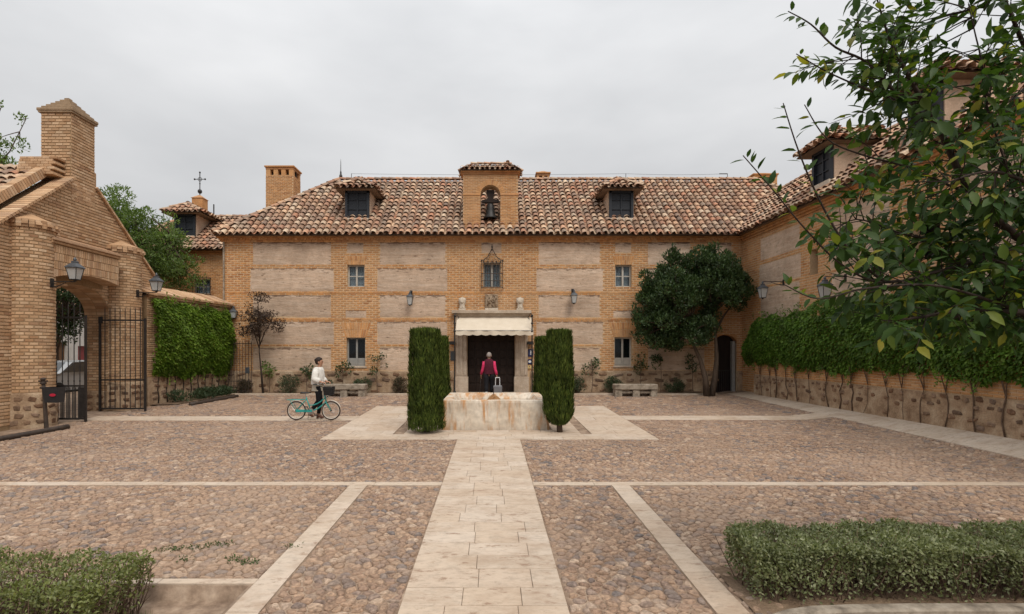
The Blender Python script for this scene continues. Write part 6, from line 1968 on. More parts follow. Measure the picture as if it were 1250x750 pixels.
# ---- low hedges in the foreground
def hedge(x0, x1, y0, y1, h, label, mat, nleaf, ntwig, zf, topbias, L=.031, base=None):
    t = thing('hedge', label, 'hedge', ((x0 + x1) / 2, (y0 + y1) / 2, zf((x0 + x1) / 2, y0)), 'low hedges in the foreground')
    u = rng.uniform(0, 1, (nleaf, 3))
    # push to the faces of the block
    fc = rng.uniform(0, 1, nleaf)
    top = fc < .48; front = (fc >= .48) & (fc < .78); bk = (fc >= .78) & (fc < .88); en = (fc >= .88) & (fc < .96)
    u[top, 2] = 1 - np.abs(rng.normal(0, .07, top.sum())); u[front, 1] = np.abs(rng.normal(0, .08, front.sum())); u[bk, 1] = 1 - np.abs(rng.normal(0, .08, bk.sum()))
    endx = np.abs(rng.normal(0, .02, en.sum())); u[en, 0] = endx if x0 > 0 else 1 - endx
    if topbias: u[~top, 2] = 1 - (1 - u[~top, 2]) ** topbias[0] * rng.uniform(.1, topbias[1], (~top).sum())
    X = x0 + (x1 - x0) * u[:, 0]; Yy = y0 + (y1 - y0) * u[:, 1]
    lump = .016 * np.sin(X * 4.1) + .016 * np.sin(X * 9.3 + Yy * 6) + .014 * np.sin(X * 17 + 2)
    rnd_ = .5 * np.clip(np.abs(u[:, 1] - .5) * 2 - .6, 0, 1) ** 2
    edge = np.minimum(X - x0, x1 - X); rnd2 = .35 * np.clip(1 - edge / .16, 0, 1) ** 2
    Z = np.array([zf(a, b) for a, b in zip(X, Yy)]) + (h * u[:, 2]) * (1 - .35 * rnd_ - .3 * rnd2) + lump * u[:, 2]
    Yy = Yy + .03 * np.sin(X * 6 + Z * 9)
    P = np.stack([X, Yy, Z], 1) + rng.normal(0, .012, (nleaf, 3))
    D = unit(rdir(nleaf) + np.array([0, -.2, .45])); N = unit(rdir(nleaf) * .8 + np.array([0, -.3, .8]))
    V, Fc = leaf_arrays(P, D, N, L * rng.uniform(.7, 1.4, nleaf), L * .55 * rng.uniform(.7, 1.3, nleaf), .15)
    np_mesh('foliage', V, Fc, mat, t, 'stuff')
    m = MB()
    for _ in range(ntwig):
        x, y = random.uniform(x0 + .05, x1 - .05), random.uniform(y0 + .06, y1 - .06)
        g0 = zf(x, y)
        a = Vector((x, y, g0 - .03)); b = Vector((x + random.uniform(-.18, .18), y + random.uniform(-.15, .15), g0 + h * random.uniform(.6, .97)))
        pts = limb(m, a, b, .006, .0025, .12, 4, 4)
        for q in range(2):
            s = random.choice(pts[1:]); limb(m, s, s + Vector((random.uniform(-.12, .12), random.uniform(-.12, .12), random.uniform(.0, .14))), .003, .0015, .15, 2, 3)
    m.build('twigs', MT['twig'], t, kind='stuff', fix=False)
    return t
hedge(2.14, 6.3, 4.27, 4.90, .455, 'dense grey green hedge behind the curved kerb beside the right strip', MT['privet'], 44000, 900, lambda x, y: G(0, y), (1.15, 1.0))
hedge(-6.2, -2.83, 3.75, 4.5, .50, 'thin yellowish hedge with bare twigs beside the sunken bed', MT['privet_yellow'], 15000, 1000, lambda x, y: G(0, y) - .13, (1, .75))
# weeds in the paving and at the hedge foot
t = thing('weeds', 'small green weeds growing flat between the cobbles near the left strip', 'weeds', (-2.6, 5.2, G(0, 5.2)))
pts = []
for (px, py) in ((200, 672), (215, 671), (232, 670), (248, 668), (262, 666), (278, 664), (225, 684), (285, 683), (294, 687), (305, 688), (355, 668)):
    x, y = gpt(px, py); 
    for k in range(40): pts.append((x + rng.normal(0, .05), y + rng.normal(0, .035)))
P = np.array([(a, b, G(a, b) + .004) for a, b in pts]); n = len(P)
V, Fc = leaf_arrays(P, unit(rdir(n) + np.array([0, 0, .35])), rdir(n) + np.array([0, 0, 1.0]), rng.uniform(.015, .045, n), rng.uniform(.008, .018, n))
np_mesh('leaves', V, Fc, MT['grass'], t, 'stuff')
tag(t, kind=None)
t = thing('grass_tuft', 'green grass blades at the foot of the thin yellowish hedge', 'grass', (-3.4, 3.9, 0))
P = np.array([(x, y, G(0, y) - .135) for x, y in zip(rng.uniform(-4.6, -2.75, 900), rng.uniform(3.75, 4.35, 900))])
V, Fc = leaf_arrays(P, unit(rdir(900) * .5 + np.array([0, 0, 1.0])), rdir(900), rng.uniform(.05, .14, 900), rng.uniform(.004, .008, 900)); np_mesh('blades', V, Fc, MT['grass'], t, 'stuff')

# ---- fruit tree that reaches in from the right
ft = thing('fruit_tree', 'broad leaved fruit tree reaching into the courtyard over the hedge', 'tree', (5.15, 3.95, G(5.15, 3.95)))
Qd = lambda px, py, Y: Vector((wx(px, Y), Y, wz(py, Y)))
fork = Vector((5.0, 3.9, 1.75))
m = MB()
m.tube([(5.15, 3.95, -.05), (5.18, 3.93, .5), (5.08, 3.9, 1.1), fork, (4.9, 3.85, 2.4)], [.15, .12, .11, .10, .07], 10)
LIMBS = [
    [fork, Qd(1330, 350, 3.9), Qd(1250, 295, 3.8), Qd(1188, 240, 3.7), Qd(1150, 165, 3.6), Qd(1110, 95, 3.5), Qd(1085, 45, 3.45), Qd(1064, -25, 3.4)],
    [Vector((4.9, 3.85, 2.4)), Qd(1340, 170, 3.8), Qd(1270, 90, 3.7), Qd(1235, 20, 3.6), Qd(1215, -40, 3.5)],
    [fork, Qd(1330, 395, 3.7), Qd(1250, 382, 3.5), Qd(1180, 378, 3.4), Qd(1120, 388, 3.3), Qd(1075, 392, 3.2)],
    [Qd(1150, 165, 3.6), Qd(1105, 128, 3.4), Qd(1055, 108, 3.3), Qd(1010, 88, 3.25), Qd(972, 66, 3.2)],
    [Qd(1105, 128, 3.4), Qd(1060, 78, 3.3), Qd(1020, 58, 3.2), Qd(990, 30, 3.15), Qd(962, 14, 3.1)],
    [Qd(1188, 240, 3.7), Qd(1110, 205, 3.5), Qd(1055, 190, 3.4), Qd(1010, 170, 3.3), Qd(982, 128, 3.2)],
    [Qd(1250, 300, 3.75), Qd(1150, 330, 3.5), Qd(1080, 345, 3.3), Qd(1030, 325, 3.2), Qd(985, 282, 3.1), Qd(940, 228, 3.05), Qd(907, 190, 3.0)],
    [Qd(1080, 345, 3.3), Qd(1040, 310, 3.2), Qd(1003, 250, 3.15), Qd(975, 185, 3.1), Qd(956, 126, 3.05)],
    [Qd(1250, 330, 3.7), Qd(1160, 300, 3.6), Qd(1100, 285, 3.5), Qd(1045, 268, 3.4), Qd(1010, 290, 3.3)],
    [Qd(1250, 382, 3.5), Qd(1150, 350, 3.2), Qd(1060, 352, 3.1), Qd(1000, 365, 3.05), Qd(958, 348, 3.0)],
    [Qd(1270, 90, 3.7), Qd(1215, 130, 3.6), Qd(1195, 60, 3.5), Qd(1182, 5, 3.45)],
    [Qd(1250, 295, 3.8), Qd(1230, 210, 3.7), Qd(1205, 130, 3.6), Qd(1196, 70, 3.5)],
    [fork, Qd(1380, 280, 3.6), Qd(1290, 240, 3.3), Qd(1215, 210, 3.2), Qd(1150, 225, 3.1)],
    [Qd(1340, 170, 3.8), Qd(1290, 150, 3.9), Qd(1225, 165, 4.0), Qd(1160, 190, 4.1)],
    [fork, Vector((5.6, 4.4, 2.6)), Vector((6.1, 4.9, 3.4)), Vector((6.4, 5.4, 4.2))], [Vector((4.9, 3.85, 2.4)), Vector((5.0, 3.3, 3.4)), Vector((5.2, 2.7, 4.4))],
]
samples = []                      # (point, direction, radius)
for i, L_ in enumerate(LIMBS):
    pts = []
    for a in range(len(L_) - 1):
        for k in range(5):
            t_ = k / 5
            p0, p1, p2, p3 = L_[max(a - 1, 0)], L_[a], L_[a + 1], L_[min(a + 2, len(L_) - 1)]
            pts.append(.5 * ((2 * p1) + (p2 - p0) * t_ + (2 * p0 - 5 * p1 + 4 * p2 - p3) * t_ ** 2 + (3 * p1 - p0 - 3 * p2 + p3) * t_ ** 3))
    pts.append(L_[-1].copy())
    r0 = .05 if L_[0] is fork or i in (1,) else .02
    r0 = {0: .045, 1: .04, 2: .04, 12: .03, 14: .05, 15: .04}.get(i, .010)
    rs = [r0 + (.0028 - r0) * (k / (len(pts) - 1)) ** .8 for k in range(len(pts))]
    m.tube(pts, rs, 7)
    for k in range(2, len(pts) - 1): samples.append((pts[k], (pts[k + 1] - pts[k - 1]).normalized(), rs[k], k / len(pts), i))
m.build('trunk', MT['bark_dark'], ft, smooth=True)
lp, ldv, lsz = [], [], []
tm = MB()
def leafy(a, b, step=.034, r=.004, size=1.0, skip=.38):
    pts = limb(tm, a, b, r, .0015, .10, 4, 4)
    L_ = (b - a).length; n = max(2, int(L_ / step))
    d = (b - a).normalized()
    for k in range(n):
        t_ = skip + (1 - skip) * (k + .5) / n
        j = min(len(pts) - 2, int(t_ * (len(pts) - 1))); fr = t_ * (len(pts) - 1) - j
        p = pts[j].lerp(pts[j + 1], fr)
        an = k * 2.4 + random.uniform(-.4, .4)
        o = d.orthogonal().normalized(); o = Matrix.Rotation(an, 3, d) @ o
        lp.append(p); ldv.append((o * .8 + d * .55 + Vector((0, 0, -.28))).normalized()); lsz.append(size * random.uniform(.7, 1.2))
# leaves right on the outer ends of the thin branches
thin = {3, 4, 5, 6, 7, 9}
for p, d, r, t_, i in samples:
    if i in thin and t_ > .42:
        for _q in range(2 if random.random() < .75 else 1):
            o = Matrix.Rotation(random.uniform(0, 6.28), 3, d) @ d.orthogonal().normalized()
            lp.append(p); ldv.append((o * .8 + d * .6).normalized()); lsz.append(random.uniform(.5, .85))
    else:
        nt_ = 2 if i not in (14, 15) else 1
        for _ in range(nt_):
            if random.random() < .72:
                o = Matrix.Rotation(random.uniform(0, 6.28), 3, d) @ d.orthogonal().normalized()
                leafy(p, p + (o * .8 + d * .6 + Vector((-.15, 0, .12))).normalized() * random.uniform(.16, .36))
# fill the body of the crown
def in_crown(px, py):
    return inside([(1040, 60), (1090, -10), (1130, 60), (1150, 130), (1185, 110), (1190, 30), (1250, 10), (1330, 0), (1330, 420), (1180, 425), (1100, 420), (1060, 385), (1045, 345), (1060, 250), (1035, 190), (1045, 130)], px, py)
k = 0
while k < 350:
    px, py = random.uniform(1030, 1320), random.uniform(-20, 425)
    if not in_crown(px, py): continue
    if py < 240 and random.random() < .62: continue
    k += 1
    tgt = Qd(px, py, random.uniform(3.15, 4.25))
    s = min(samples, key=lambda q: (q[0] - tgt).length + (0.3 if q[0].x < tgt.x else 0))
    d = tgt - s[0]
    if d.length > .55: a = tgt - d.normalized() * random.uniform(.25, .4); limb(tm, s[0], a, .006, .004, .1, 4, 4)
    else: a = s[0]
    leafy(a, tgt, .029)
for _ in range(230):        # the part of the crown that lies outside the frame
    tgt = Vector((random.uniform(4.6, 6.9), random.uniform(2.4, 5.6), random.uniform(2.3, 4.9)))
    if PX + F * tgt.x / tgt.y < 1300: continue
    s = min(samples, key=lambda q: (q[0] - tgt).length); d = tgt - s[0]
    if d.length > .55: a = tgt - d.normalized() * random.uniform(.25, .4); limb(tm, s[0], a, .008, .004, .1, 4, 4)
    else: a = s[0]
    leafy(a, tgt, .04)
tm.build('twigs', MT['bark_dark'], ft, kind='stuff', smooth=True, fix=False)
P = np.array([tuple(p) for p in lp]); D = unit(np.array([tuple(d) for d in ldv])); S0 = np.array(lsz); n = len(P)
L = .100 * S0; W = .046 * S0 * rng.uniform(.85, 1.15, n)
N = unit(rdir(n) * .55 + np.array([-.1, -.25, 1.0])); S = unit(np.cross(D, N)); N = unit(np.cross(S, D))
st_ = D * (.012)[..., None] if False else D * .012
cur = rng.uniform(.05, .35, n)[:, None]; fold = rng.uniform(.1, .4, n)[:, None]
def mid(t): return P + st_ + D * (L[:, None] * t) - N * (L[:, None] * cur * t * t)
def side_(t, w, s): return mid(t) + S * (s * W[:, None] * w) + N * (W[:, None] * w * fold)
VV = np.stack([mid(0), side_(.25, .40, 1), mid(.25), side_(.25, .40, -1), side_(.55, .46, 1), mid(.55), side_(.55, .46, -1), side_(.82, .24, 1), mid(.82), side_(.82, .24, -1), mid(1.0)], 1)
TRI = np.array([(0, 2, 1), (0, 3, 2), (1, 2, 5), (1, 5, 4), (2, 3, 6), (2, 6, 5), (4, 5, 8), (4, 8, 7), (5, 6, 9), (5, 9, 8), (7, 8, 10), (8, 9, 10)])
cx_ = PX + F * P[:, 0] / P[:, 1]; cy_ = PY + F * (CZ - P[:, 2]) / P[:, 1]
vis = (cx_ > 890) & (cx_ < 1250) & (cy_ > 0) & (cy_ < 430)
score = np.where(vis, L / P[:, 1] + np.where(cx_ < 1060, .01, 0), -1)
big = np.argsort(-score)[:300]
isbig = np.zeros(n, bool); isbig[big] = True
for i in big:
    me = bpy.data.meshes.new('leaf'); v = VV[i] - P[i]
    me.from_pydata([tuple(x) for x in v], [], [tuple(x) for x in TRI.tolist()])
    me.polygons.foreach_set('use_smooth', [True] * len(TRI))
    link_mesh('leaf', me, MT['apple'], ft, Vector(P[i]) - ft.location)
rest_ = VV[~isbig]
Fc = (np.arange(len(rest_))[:, None, None] * 11 + TRI[None]).reshape(-1, 3)
np_mesh('foliage', rest_.reshape(-1, 3), Fc, MT['apple'], ft, 'stuff', smooth=True)
# ================================================================== PEOPLE AND BICYCLE
def skin_mesh(name, nodes, edges, mat, parent, sub=2):
    """nodes: (x, y, z, r) or (x, y, z, rx, ry); first is the root"""
    me = bpy.data.meshes.new(name)
    me.from_pydata([n[:3] for n in nodes], edges, [])
    o = link_mesh(name, me, mat, parent)
    o.modifiers.new('Skin', 'SKIN')
    lay = me.skin_vertices[0].data
    for i, n in enumerate(nodes):
        lay[i].radius = (n[3], n[4] if len(n) > 4 else n[3])
        lay[i].use_root = (i == 0)
    o.modifiers['Skin'].use_smooth_shade = True
    s = o.modifiers.new('Subdivision', 'SUBSURF'); s.levels = sub; s.render_levels = sub
    return o
def ering(c, rx, ry, n=16, tilt=(0, 0), wob=0, ph=0):
    return [(c[0] + rx * math.cos(2 * math.pi * k / n) * (1 + wob * math.sin(5 * 2 * math.pi * k / n + ph)), c[1] + ry * math.sin(2 * math.pi * k / n) * (1 + wob * math.cos(4 * 2 * math.pi * k / n + ph)),
             c[2] + tilt[0] * math.cos(2 * math.pi * k / n) + tilt[1] * math.sin(2 * math.pi * k / n)) for k in range(n)]
SKIN = M_plain('skin_tone', (.42, .22, .14), .5, var=.05)
def hand_nodes(nodes, edges, wi, w, fwd, out, r=.010, curl=Vector((0, 0, -1))):
    """palm and five curled fingers after wrist vertex wi at w"""
    w, fwd, out = Vector(w), Vector(fwd).normalized(), Vector(out).normalized()
    palm = w + fwd * .06
    nodes.append((*palm, .026, .016)); pi = len(nodes) - 1; edges.append((wi, pi))
    for k, (s, l) in enumerate(((-.024, .065), (-.008, .075), (.008, .072), (.024, .058))):
        a = palm + fwd * .03 + out * s; b = a + fwd * l * .5 + curl * l * .25; c = b + fwd * l * .1 + curl * l * .5
        i = len(nodes)
        nodes += [(*a, r), (*b, r * .9), (*c, r * .8)]; edges += [(pi, i), (i, i + 1), (i + 1, i + 2)]
    a = w + fwd * .035 + out * -.035; b = a + fwd * .035 + out * -.012 + curl * .02
    i = len(nodes); nodes += [(*a, r * 1.1), (*b, r * .9)]; edges += [(wi, i), (i, i + 1)]
def body(parent, J, hands):
    """J: dict of joints; one continuous body"""
    n = [(*J['pelvis'], .12, .10), (*J['waist'], .115, .085), (*J['chest'], .135, .095), (*J['neckb'], .058), (*J['neck'], .048), (*J['jaw'], .066, .06), (*J['skull'], .088, .078), (*J['crown'], .062)]
    e = [(0, 1), (1, 2), (2, 3), (3, 4), (4, 5), (5, 6), (6, 7)]
    for s in ('r', 'l'):
        i = len(n)
        n += [(*J['hip' + s], .085), (*J['knee' + s], .056), (*J['calf' + s], .05), (*J['ankle' + s], .036), (*J['ball' + s], .038, .03), (*J['toe' + s], .025)]
        e += [(0, i), (i, i + 1), (i + 1, i + 2), (i + 2, i + 3), (i + 3, i + 4), (i + 4, i + 5)]
        i = len(n)
        n += [(*J['sho' + s], .058), (*J['elb' + s], .040), (*J['wri' + s], .027)]
        e += [(2, i), (i, i + 1), (i + 1, i + 2)]
        hand_nodes(n, e, i + 2, J['wri' + s], *hands[s])
    return skin_mesh('body', n, e, SKIN, parent)
def mix3(a, b, t): return tuple(a[i] + (b[i] - a[i]) * t for i in range(3))
def sleeve(m, a, b, c, r0, r1, r2, end=1.0, n=12):
    pts = [a, mix3(a, b, .5), b, mix3(b, c, .5 * end), mix3(b, c, end)]
    m.tube(pts, [r0, (r0 + r1) / 2 * 1.02, r1, (r1 + r2) / 2 * 1.04, r2], n)

# ---- woman walking her bicycle (local x forward)
wy = 14.33; wxx = wx(388.5, wy)
woman = thing('person', 'person in a loose white blouse and black trousers walking beside a turquoise bicycle', 'person', (0, 0, 0))
J = dict(pelvis=(0, 0, .86), waist=(.005, 0, 1.0), chest=(.015, 0, 1.19), neckb=(.02, 0, 1.345), neck=(.035, 0, 1.40), jaw=(.058, 0, 1.455), skull=(.05, 0, 1.53), crown=(.035, 0, 1.59),
         hipr=(.01, -.085, .82), kneer=(.085, -.085, .46), calfr=(.065, -.085, .33), ankler=(.03, -.085, .085), ballr=(.12, -.085, .035), toer=(.175, -.085, .03),
         hipl=(-.01, .085, .82), kneel=(-.02, .085, .45), calfl=(-.10, .085, .34), anklel=(-.255, .085, .14), balll=(-.20, .085, .05), toel=(-.155, .085, .025),
         shor=(.0, -.17, 1.29), elbr=(-.02, -.25, 1.06), wrir=(.17, -.31, .985), shol=(.01, .17, 1.29), elbl=(.06, .17, 1.05), wril=(.22, -.02, .985))
body(woman, J, {'r': ((1, -.1, -.1), (0, 1, 0)), 'l': ((1, -.35, -.1), (0, 1, 0))})
m = MB()
m.rings([ering((.02, 0, 1.37), .075, .085), ering((.015, 0, 1.355), .10, .17, wob=.01), ering((.015, 0, 1.28), .13, .215, wob=.02), ering((.01, 0, 1.15), .15, .205, wob=.04, ph=1), ering((-.005, 0, 1.02), .165, .21, wob=.06, ph=2), ering((-.01, 0, .93), .165, .205, tilt=(.015, .01), wob=.07, ph=3)], False)
sleeve(m, J['shor'], J['elbr'], J['wrir'], .088, .088, .07, .85); sleeve(m, J['shol'], J['elbl'], J['wril'], .088, .082, .06, .85)
for s in ('r', 'l'): m.ball(J['sho' + s], .088, .085, .085, 10, 6)
m.build('blouse', M_noise('white_cotton', [(.60, .57, .52), (.74, .71, .66)], 14, .9, bs=30, bst=.5, obj=True, fine=.04), woman, smooth=True)
m = MB(); m.rings([ering((-.005, 0, 1.0), .135, .17), ering((-.01, 0, .90), .145, .185, wob=.03), ering((-.01, 0, .80), .15, .19, wob=.04, ph=2), ering((-.015, 0, .735), .155, .195, tilt=(.0, .0), wob=.05, ph=3)], False)
m.build('tunic_hem', M_noise('taupe_pattern_cloth', [(.33, .28, .22), (.50, .45, .37)], 30, .9, obj=True), woman, smooth=True)
trou = M_plain('black_trousers', (.012, .012, .014), .85, spec=.15)
for s in ('r', 'l'):
    m = MB(); m.tube([mix3(J['hip' + s], J['knee' + s], -.1), mix3(J['hip' + s], J['knee' + s], .4), J['knee' + s], J['calf' + s], mix3(J['calf' + s], J['ankle' + s], .8)], [.105, .088, .068, .062, .048], 12)
    m.build('trouser_leg', trou, woman, smooth=True)
    a, b, t_ = J['ankle' + s], J['ball' + s], J['toe' + s]
    m = MB(); m.tube([mix3(a, b, -.15)[:2] + (a[2] + .05,), a, mix3(a, b, .6), b, t_], [.046, .05, .047, .043, .02], 10, flat=.85); 
    hl_ = mix3(a, b, -.28); m.box(hl_[0] - .02, hl_[0] + .03, hl_[1] - .025, hl_[1] + .025, max(0, a[2] - .085), a[2] - .02)
    m.build('shoe', M_plain('brown_leather', (.12, .045, .025), .5), woman, smooth=True)
hairm = M_noise('dark_hair', [(.012, .008, .006), (.035, .02, .014)], 30, .6, stretch=(1, 1, 5), bst=.4, obj=True)
m = MB()
m.rings([ering((-.005, 0, 1.44), .05, .055, 12), ering((0.0, 0, 1.475), .075, .082, 12), ering((.008, 0, 1.53), .098, .098, 12, tilt=(.03, 0)), ering((.015, 0, 1.585), .095, .09, 12, tilt=(.01, 0)), ering((.012, 0, 1.628), .06, .055, 12), ering((.01, 0, 1.645), .015, .015, 12)])
m.ball((-.06, 0, 1.56), .045, .05, .05, 9, 6)
m.build('hair', hairm, woman, smooth=True)
m = MB(); m.add([(.118, -.012, 1.475), (.118, .012, 1.475), (.150, 0, 1.482), (.125, 0, 1.525)], [(0, 1, 2), (0, 2, 3), (1, 3, 2), (0, 3, 1)]); m.build('nose', SKIN, woman)
for s in (-1, 1):
    m = MB(); m.ball((.115, s * .036, 1.515), .012, .013, .009, 7, 5); m.build('eye', M_plain('dark_eye', (.02, .012, .01), .2), woman)
    m = MB(); m.ball((.035, s * .088, 1.495), .02, .009, .03, 7, 5); m.build('ear', SKIN, woman)
m = MB(); m.ball((.122, 0, 1.45), .009, .024, .007, 7, 5); m.build('mouth', M_plain('lip', (.35, .10, .09), .5), woman)
woman.location = (wxx, wy, G(wxx, wy) + .02); woman.rotation_euler = (0, 0, .0)

# ---- bicycle
bike = thing('bicycle', 'turquoise step through bicycle with dark basket, white fenders and rear rack', 'bicycle', (0, 0, 0))
teal = M_plain('turquoise_paint', (.03, .30, .27), .35, var=.05, bst=0)
cream = M_plain('cream_paint', (.62, .58, .50), .4, bst=0)
rubber = M_plain('brown_black_tyre', (.05, .028, .02), .8)
chrome = M_plain('chrome', (.5, .5, .5), .25, 1, bst=0)
WR = .252
def ring_pts(c, r, n=28, a0=0, a1=2 * math.pi): return [(c[0] + r * math.cos(a0 + (a1 - a0) * k / n), c[1], c[2] + r * math.sin(a0 + (a1 - a0) * k / n)) for k in range(n + 1)]
hubs = ((-.455, 0, WR), (.455, 0, WR))
for h in hubs:
    m = MB(); m.tube(ring_pts(h, WR - .018), .018, 8, False); w_ = m.build('wheel', rubber, bike, smooth=True)
    m = MB(); m.tube(ring_pts(h, WR - .04), .009, 6, False); m.build('rim', cream, w_, smooth=True)
    m = MB()
    for k in range(20):
        a = 2 * math.pi * k / 20; s = .02 * (1 if k % 2 else -1)
        m.tube([(h[0] + .02 * math.cos(a + .5), s, h[2] + .02 * math.sin(a + .5)), (h[0] + (WR - .04) * math.cos(a), 0, h[2] + (WR - .04) * math.sin(a))], .0014, 4)
    m.build('spokes', chrome, w_, kind='stuff')
    m = MB(); m.tube([(h[0], -.05, h[2]), (h[0], .05, h[2])], .02, 8); m.build('hub', MT['iron'], w_)
    m = MB(); a0, a1 = (.1, 2.75) if h[0] < 0 else (.35, 2.5)
    rr_f = [[(h[0] + r * math.cos(a0 + (a1 - a0) * k / 20), y, h[2] + r * math.sin(a0 + (a1 - a0) * k / 20)) for k in range(21)] for y, r in ((-.025, WR + .012), (0, WR + .022), (.025, WR + .012))]
    m.rings(rr_f, False, closed=False); m.build('fender', cream, bike, smooth=True, fix=False)
bb_, st0 = (-.07, 0, .24), (-.20, 0, .60)
hd0, hd1 = (.325, 0, .50), (.285, 0, .66)
m = MB()
m.tube([bb_, st0], .016, 8); m.tube([hd0, hd1], .02, 8)
def bez(a, b, c, n=8): return [tuple((1 - t) ** 2 * a[i] + 2 * t * (1 - t) * b[i] + t * t * c[i] for i in range(3)) for t in [k / n for k in range(n + 1)]]
m.tube(bez(hd0, (.13, 0, .27), bb_), .017, 8); m.tube(bez((.30, 0, .60), (.08, 0, .36), (-.13, 0, .40)), .014, 8)
for s in (-.03, .03):
    m.tube([bb_[:1] + (s * .6,) + bb_[2:], (hubs[0][0], s * 1.6, WR)], .010, 6); m.tube([(-.185, s * .5, .56), (hubs[0][0], s * 1.6, WR)], .009, 6)
    m.tube([(.32, s * 1.1, .50), (.37, s * 1.4, .40), (hubs[1][0], s * 1.5, WR)], [.013, .012, .009], 6)
m.build('frame', teal, bike, smooth=True)
m = MB(); m.tube([st0, (-.222, 0, .69)], .012, 8); m.build('seat_post', chrome, bike)
m = MB(); m.rings([ering((-.30, 0, .715), .02, .085, 10), ering((-.27, 0, .72), .03, .10, 10)][:0] or [[(-.33, y, z) for y, z in ((-.08, .70), (0, .695), (.08, .70), (.07, .735), (0, .75), (-.07, .735))], [(-.25, y, z) for y, z in ((-.09, .70), (0, .695), (.09, .70), (.075, .735), (0, .745), (-.075, .735))], [(-.15, y, z) for y, z in ((-.035, .71), (0, .70), (.035, .71), (.03, .735), (0, .74), (-.03, .735))], [(-.07, y, z) for y, z in ((-.018, .715), (0, .71), (.018, .715), (.015, .735), (0, .74), (-.015, .735))]])
m.build('saddle', M_plain('black_saddle', (.015, .013, .013), .5), bike, smooth=True)
m = MB(); m.tube([hd1, (.262, 0, .86)], .012, 8); m.tube([(.12, -.26, .955), (.19, -.22, .955), (.255, -.12, .885), (.265, 0, .87), (.255, .12, .885), (.19, .22, .955), (.12, .26, .955)], .011, 8); m.build('handlebar', chrome, bike, smooth=True)
for s in (-1, 1):
    m = MB(); m.tube([(.17, s * .235, .955), (.08, s * .275, .955)], .017, 8); m.build('grip', MT['iron'], bike)
    m = MB(); m.tube([(-.07 + s * .0, s * .05, .24), (-.07 + s * .1, s * .06, .24 - s * .12)], .009, 6); m.bbox(-.07 + s * .1 - .04, -.07 + s * .1 + .04, s * .1 - .04, s * .1 + .04, .24 - s * .12 - .012, .24 - s * .12 + .012, .005); m.build('pedal', MT['iron'], bike)
m = MB(); m.tube([(-.07, -.055, .24), (-.07, -.045, .24)], .085, 20); m.build('chain_ring', chrome, bike)
m = MB(); m.bbox(-.46, -.02, -.058, -.042, .215, .285, .02); m.build('chain_guard', teal, bike)
m = MB()
for y in (-.07, 0, .07): m.tube([(-.68, y, .535), (-.22, y, .545)], .007, 6)
for x in (-.68, -.5, -.3): m.tube([(x, -.07, .54), (x, .07, .54)], .007, 6)
for y in (-.07, .07): m.tube([(-.6, y, .535), (-.455, y * .8, WR)], .007, 6)
m.build('rear_rack', teal, bike, smooth=True)
m = MB(); nb = 12
def brect(z, s): return [(.40 + sx * .115 * s, sy * .15 * s, z) for sx, sy in ((-1, -1), (1, -1), (1, 1), (-1, 1))]
for z, s in ((.665, .8), (.72, .86), (.775, .92), (.83, .97), (.875, 1.0)):
    q = brect(z, s)
    for k in range(4): m.tube([q[k], q[(k + 1) % 4]], .006, 5)
for k in range(4):
    a0, a1, b0, b1 = brect(.665, .8)[k], brect(.665, .8)[(k + 1) % 4], brect(.875, 1)[k], brect(.875, 1)[(k + 1) % 4]
    for j in range(9): t_ = j / 9; m.tube([mix3(a0, a1, t_), mix3(b0, b1, t_)], .006, 4)
q = brect(.665, .8); m.add(q, [(0, 1, 2, 3)])
q0, q1 = brect(.668, .78), brect(.862, .965); m.rings([q0, q1], False)
m.build('basket', M_plain('dark_wicker', (.022, .02, .02), .8), bike)
m = MB(); m.tube([(.29, 0, .70), (.33, 0, .72)], .012, 6); m.ball((.36, 0, .60), .03, .035, .035, 10, 6); m.build('front_lamp', chrome, bike)
m = MB(); m.tube([(-.10, .03, .23), (-.2, .12, .02)], .008, 6); m.build('kickstand', chrome, bike)
bx_, by_ = wx(383, 14.0), 14.0
bike.location = (bx_, by_, G(bx_, by_) + .012)

# ---- man at the portal, seen from behind (local y forward)
my_, mx_ = 19.35, wx(597, 19.35)
man = thing('person', 'person in a dark red waistcoat and pink sleeves walking towards the main door', 'person', (0, 0, 0))
J = dict(pelvis=(0, 0, .87), waist=(0, .0, 1.0), chest=(0, .01, 1.19), neckb=(0, .02, 1.37), neck=(0, .03, 1.42), jaw=(0, .05, 1.475), skull=(0, .035, 1.55), crown=(0, .02, 1.61),
         hipr=(.09, 0, .84), kneer=(.095, .10, .48), calfr=(.095, .08, .34), ankler=(.095, .05, .09), ballr=(.10, .14, .04), toer=(.10, .2, .03),
         hipl=(-.09, 0, .84), kneel=(-.095, -.05, .46), calfl=(-.095, -.14, .36), anklel=(-.095, -.27, .20), balll=(-.09, -.25, .10), toel=(-.09, -.23, .04),
         shor=(.165, .0, 1.31), elbr=(.215, -.04, 1.05), wrir=(.28, -.06, .83), shol=(-.165, 0, 1.31), elbl=(-.22, -.01, 1.06), wril=(-.29, .06, .84))
body(man, J, {'r': ((.1, 0, -1), (0, 1, 0), .010, Vector((-.6, .3, -.3))), 'l': ((-.1, .1, -1), (0, 1, 0), .010, Vector((.6, .3, -.3)))})
vest = M_noise('dark_red_cloth', [(.055, .008, .016), (.09, .014, .028)], 20, .9, obj=True)
pink = M_noise('bright_pink_cloth', [(.55, .03, .10), (.68, .05, .15)], 12, .9, obj=True)
m = MB(); m.rings([ering((0, .02, 1.41), .085, .075), ering((0, .01, 1.36), .16, .1), ering((0, 0, 1.29), .195, .13, wob=.01), ering((0, 0, 1.12), .19, .14, wob=.02), ering((0, 0, .96), .19, .135, wob=.03), ering((0, 0, .86), .195, .14, wob=.03)], False)
m.build('waistcoat', vest, man, smooth=True)
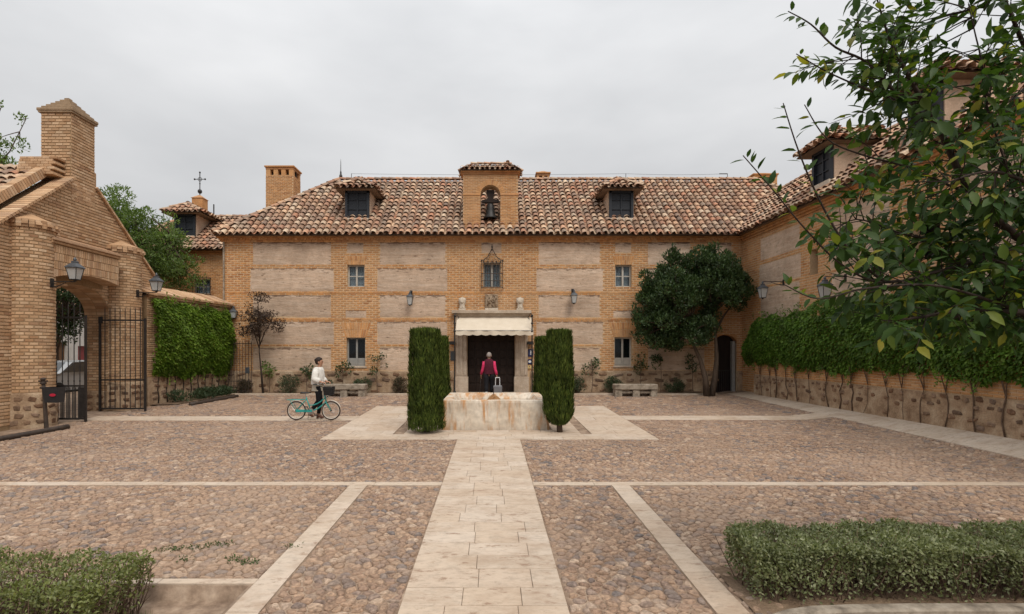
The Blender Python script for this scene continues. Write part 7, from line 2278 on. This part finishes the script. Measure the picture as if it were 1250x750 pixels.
m = MB(); sleeve(m, J['shor'], J['elbr'], J['wrir'], .07, .056, .045, .97); m.build('sleeve', pink, man, smooth=True)
m = MB(); sleeve(m, J['shol'], J['elbl'], J['wril'], .07, .056, .045, .97); m.build('sleeve', pink, man, smooth=True)
for s in ('r', 'l'):
    m = MB(); m.tube([mix3(J['hip' + s], J['knee' + s], -.1), mix3(J['hip' + s], J['knee' + s], .4), J['knee' + s], J['calf' + s], mix3(J['calf' + s], J['ankle' + s], .9)], [.115, .10, .08, .075, .065], 12)
    m.build('trouser_leg', trou, man, smooth=True)
    a, b, t_ = J['ankle' + s], J['ball' + s], J['toe' + s]
    m = MB(); m.tube([mix3(a, b, -.35), a, mix3(a, b, .6), b, t_], [.04, .056, .052, .05, .025], 10); m.build('shoe', M_plain('white_trainer', (.62, .62, .6), .6), man, smooth=True)
m = MB(); m.rings([ering((0, -.005, 1.475), .062, .06, 12), ering((0, .0, 1.52), .088, .085, 12, tilt=(0, .02)), ering((0, .008, 1.58), .09, .092, 12, tilt=(0, .02)), ering((0, .012, 1.635), .06, .062, 12), ering((0, .012, 1.655), .015, .015, 12)])
m.build('hair', M_noise('grey_hair', [(.22, .19, .17), (.36, .31, .28)], 30, .7, obj=True), man, smooth=True)
for s in (-1, 1):
    m = MB(); m.ball((s * .088, .035, 1.515), .009, .02, .03, 7, 5); m.build('ear', SKIN, man)
m = MB(); m.ball((0, .125, 1.515), .016, .022, .03, 7, 5); m.build('nose', SKIN, man)
man.location = (mx_, my_, G(mx_, my_) + .012)
# small trolley in the hand at his right
tx_, ty_ = mx_ + .31, my_ - .12
g0 = G(tx_, ty_) + .012
tr = thing('trolley', 'small trolley with a pale tubular handle pulled at the door by the pink sleeved person', 'trolley', (tx_, ty_, g0))
m = MB()
for s in (-.09, .09): m.tube([(tx_ + s, ty_, g0 + .08), (tx_ + s * .8, ty_ + .02, g0 + .74)], .014, 6)
m.tube([(tx_ - .072, ty_ + .02, g0 + .74), (tx_ + .072, ty_ + .02, g0 + .74)], .016, 6); m.build('handle', wht, tr)
m = MB(); m.bbox(tx_ - .16, tx_ + .16, ty_ - .14, ty_ + .1, g0 + .05, g0 + .46, .03); m.build('case', M_plain('grey_case', (.16, .16, .17), .6), tr)
for s in (-1, 1):
    m = MB(); m.tube([(tx_ + s * .11, ty_ - .06, g0 + .05), (tx_ + s * .14, ty_ - .06, g0 + .05)], .05, 12); m.build('wheel', rubber, tr)
# walking stick in the other hand
sx_, sy_ = mx_ - .31, my_ + .08
g0 = G(sx_, sy_) + .012
m = MB(); m.tube([(sx_ - .05, sy_ + .1, g0), (sx_ + .02, sy_, g0 + .80), (sx_ + .01, sy_ - .04, g0 + .84), (sx_ + .01, sy_ - .09, g0 + .82)], .011, 7)
tag(m.build('walking_stick', MT['lead'], None, smooth=True), 'thin grey stick held in the hand of the pink sleeved person', 'stick')
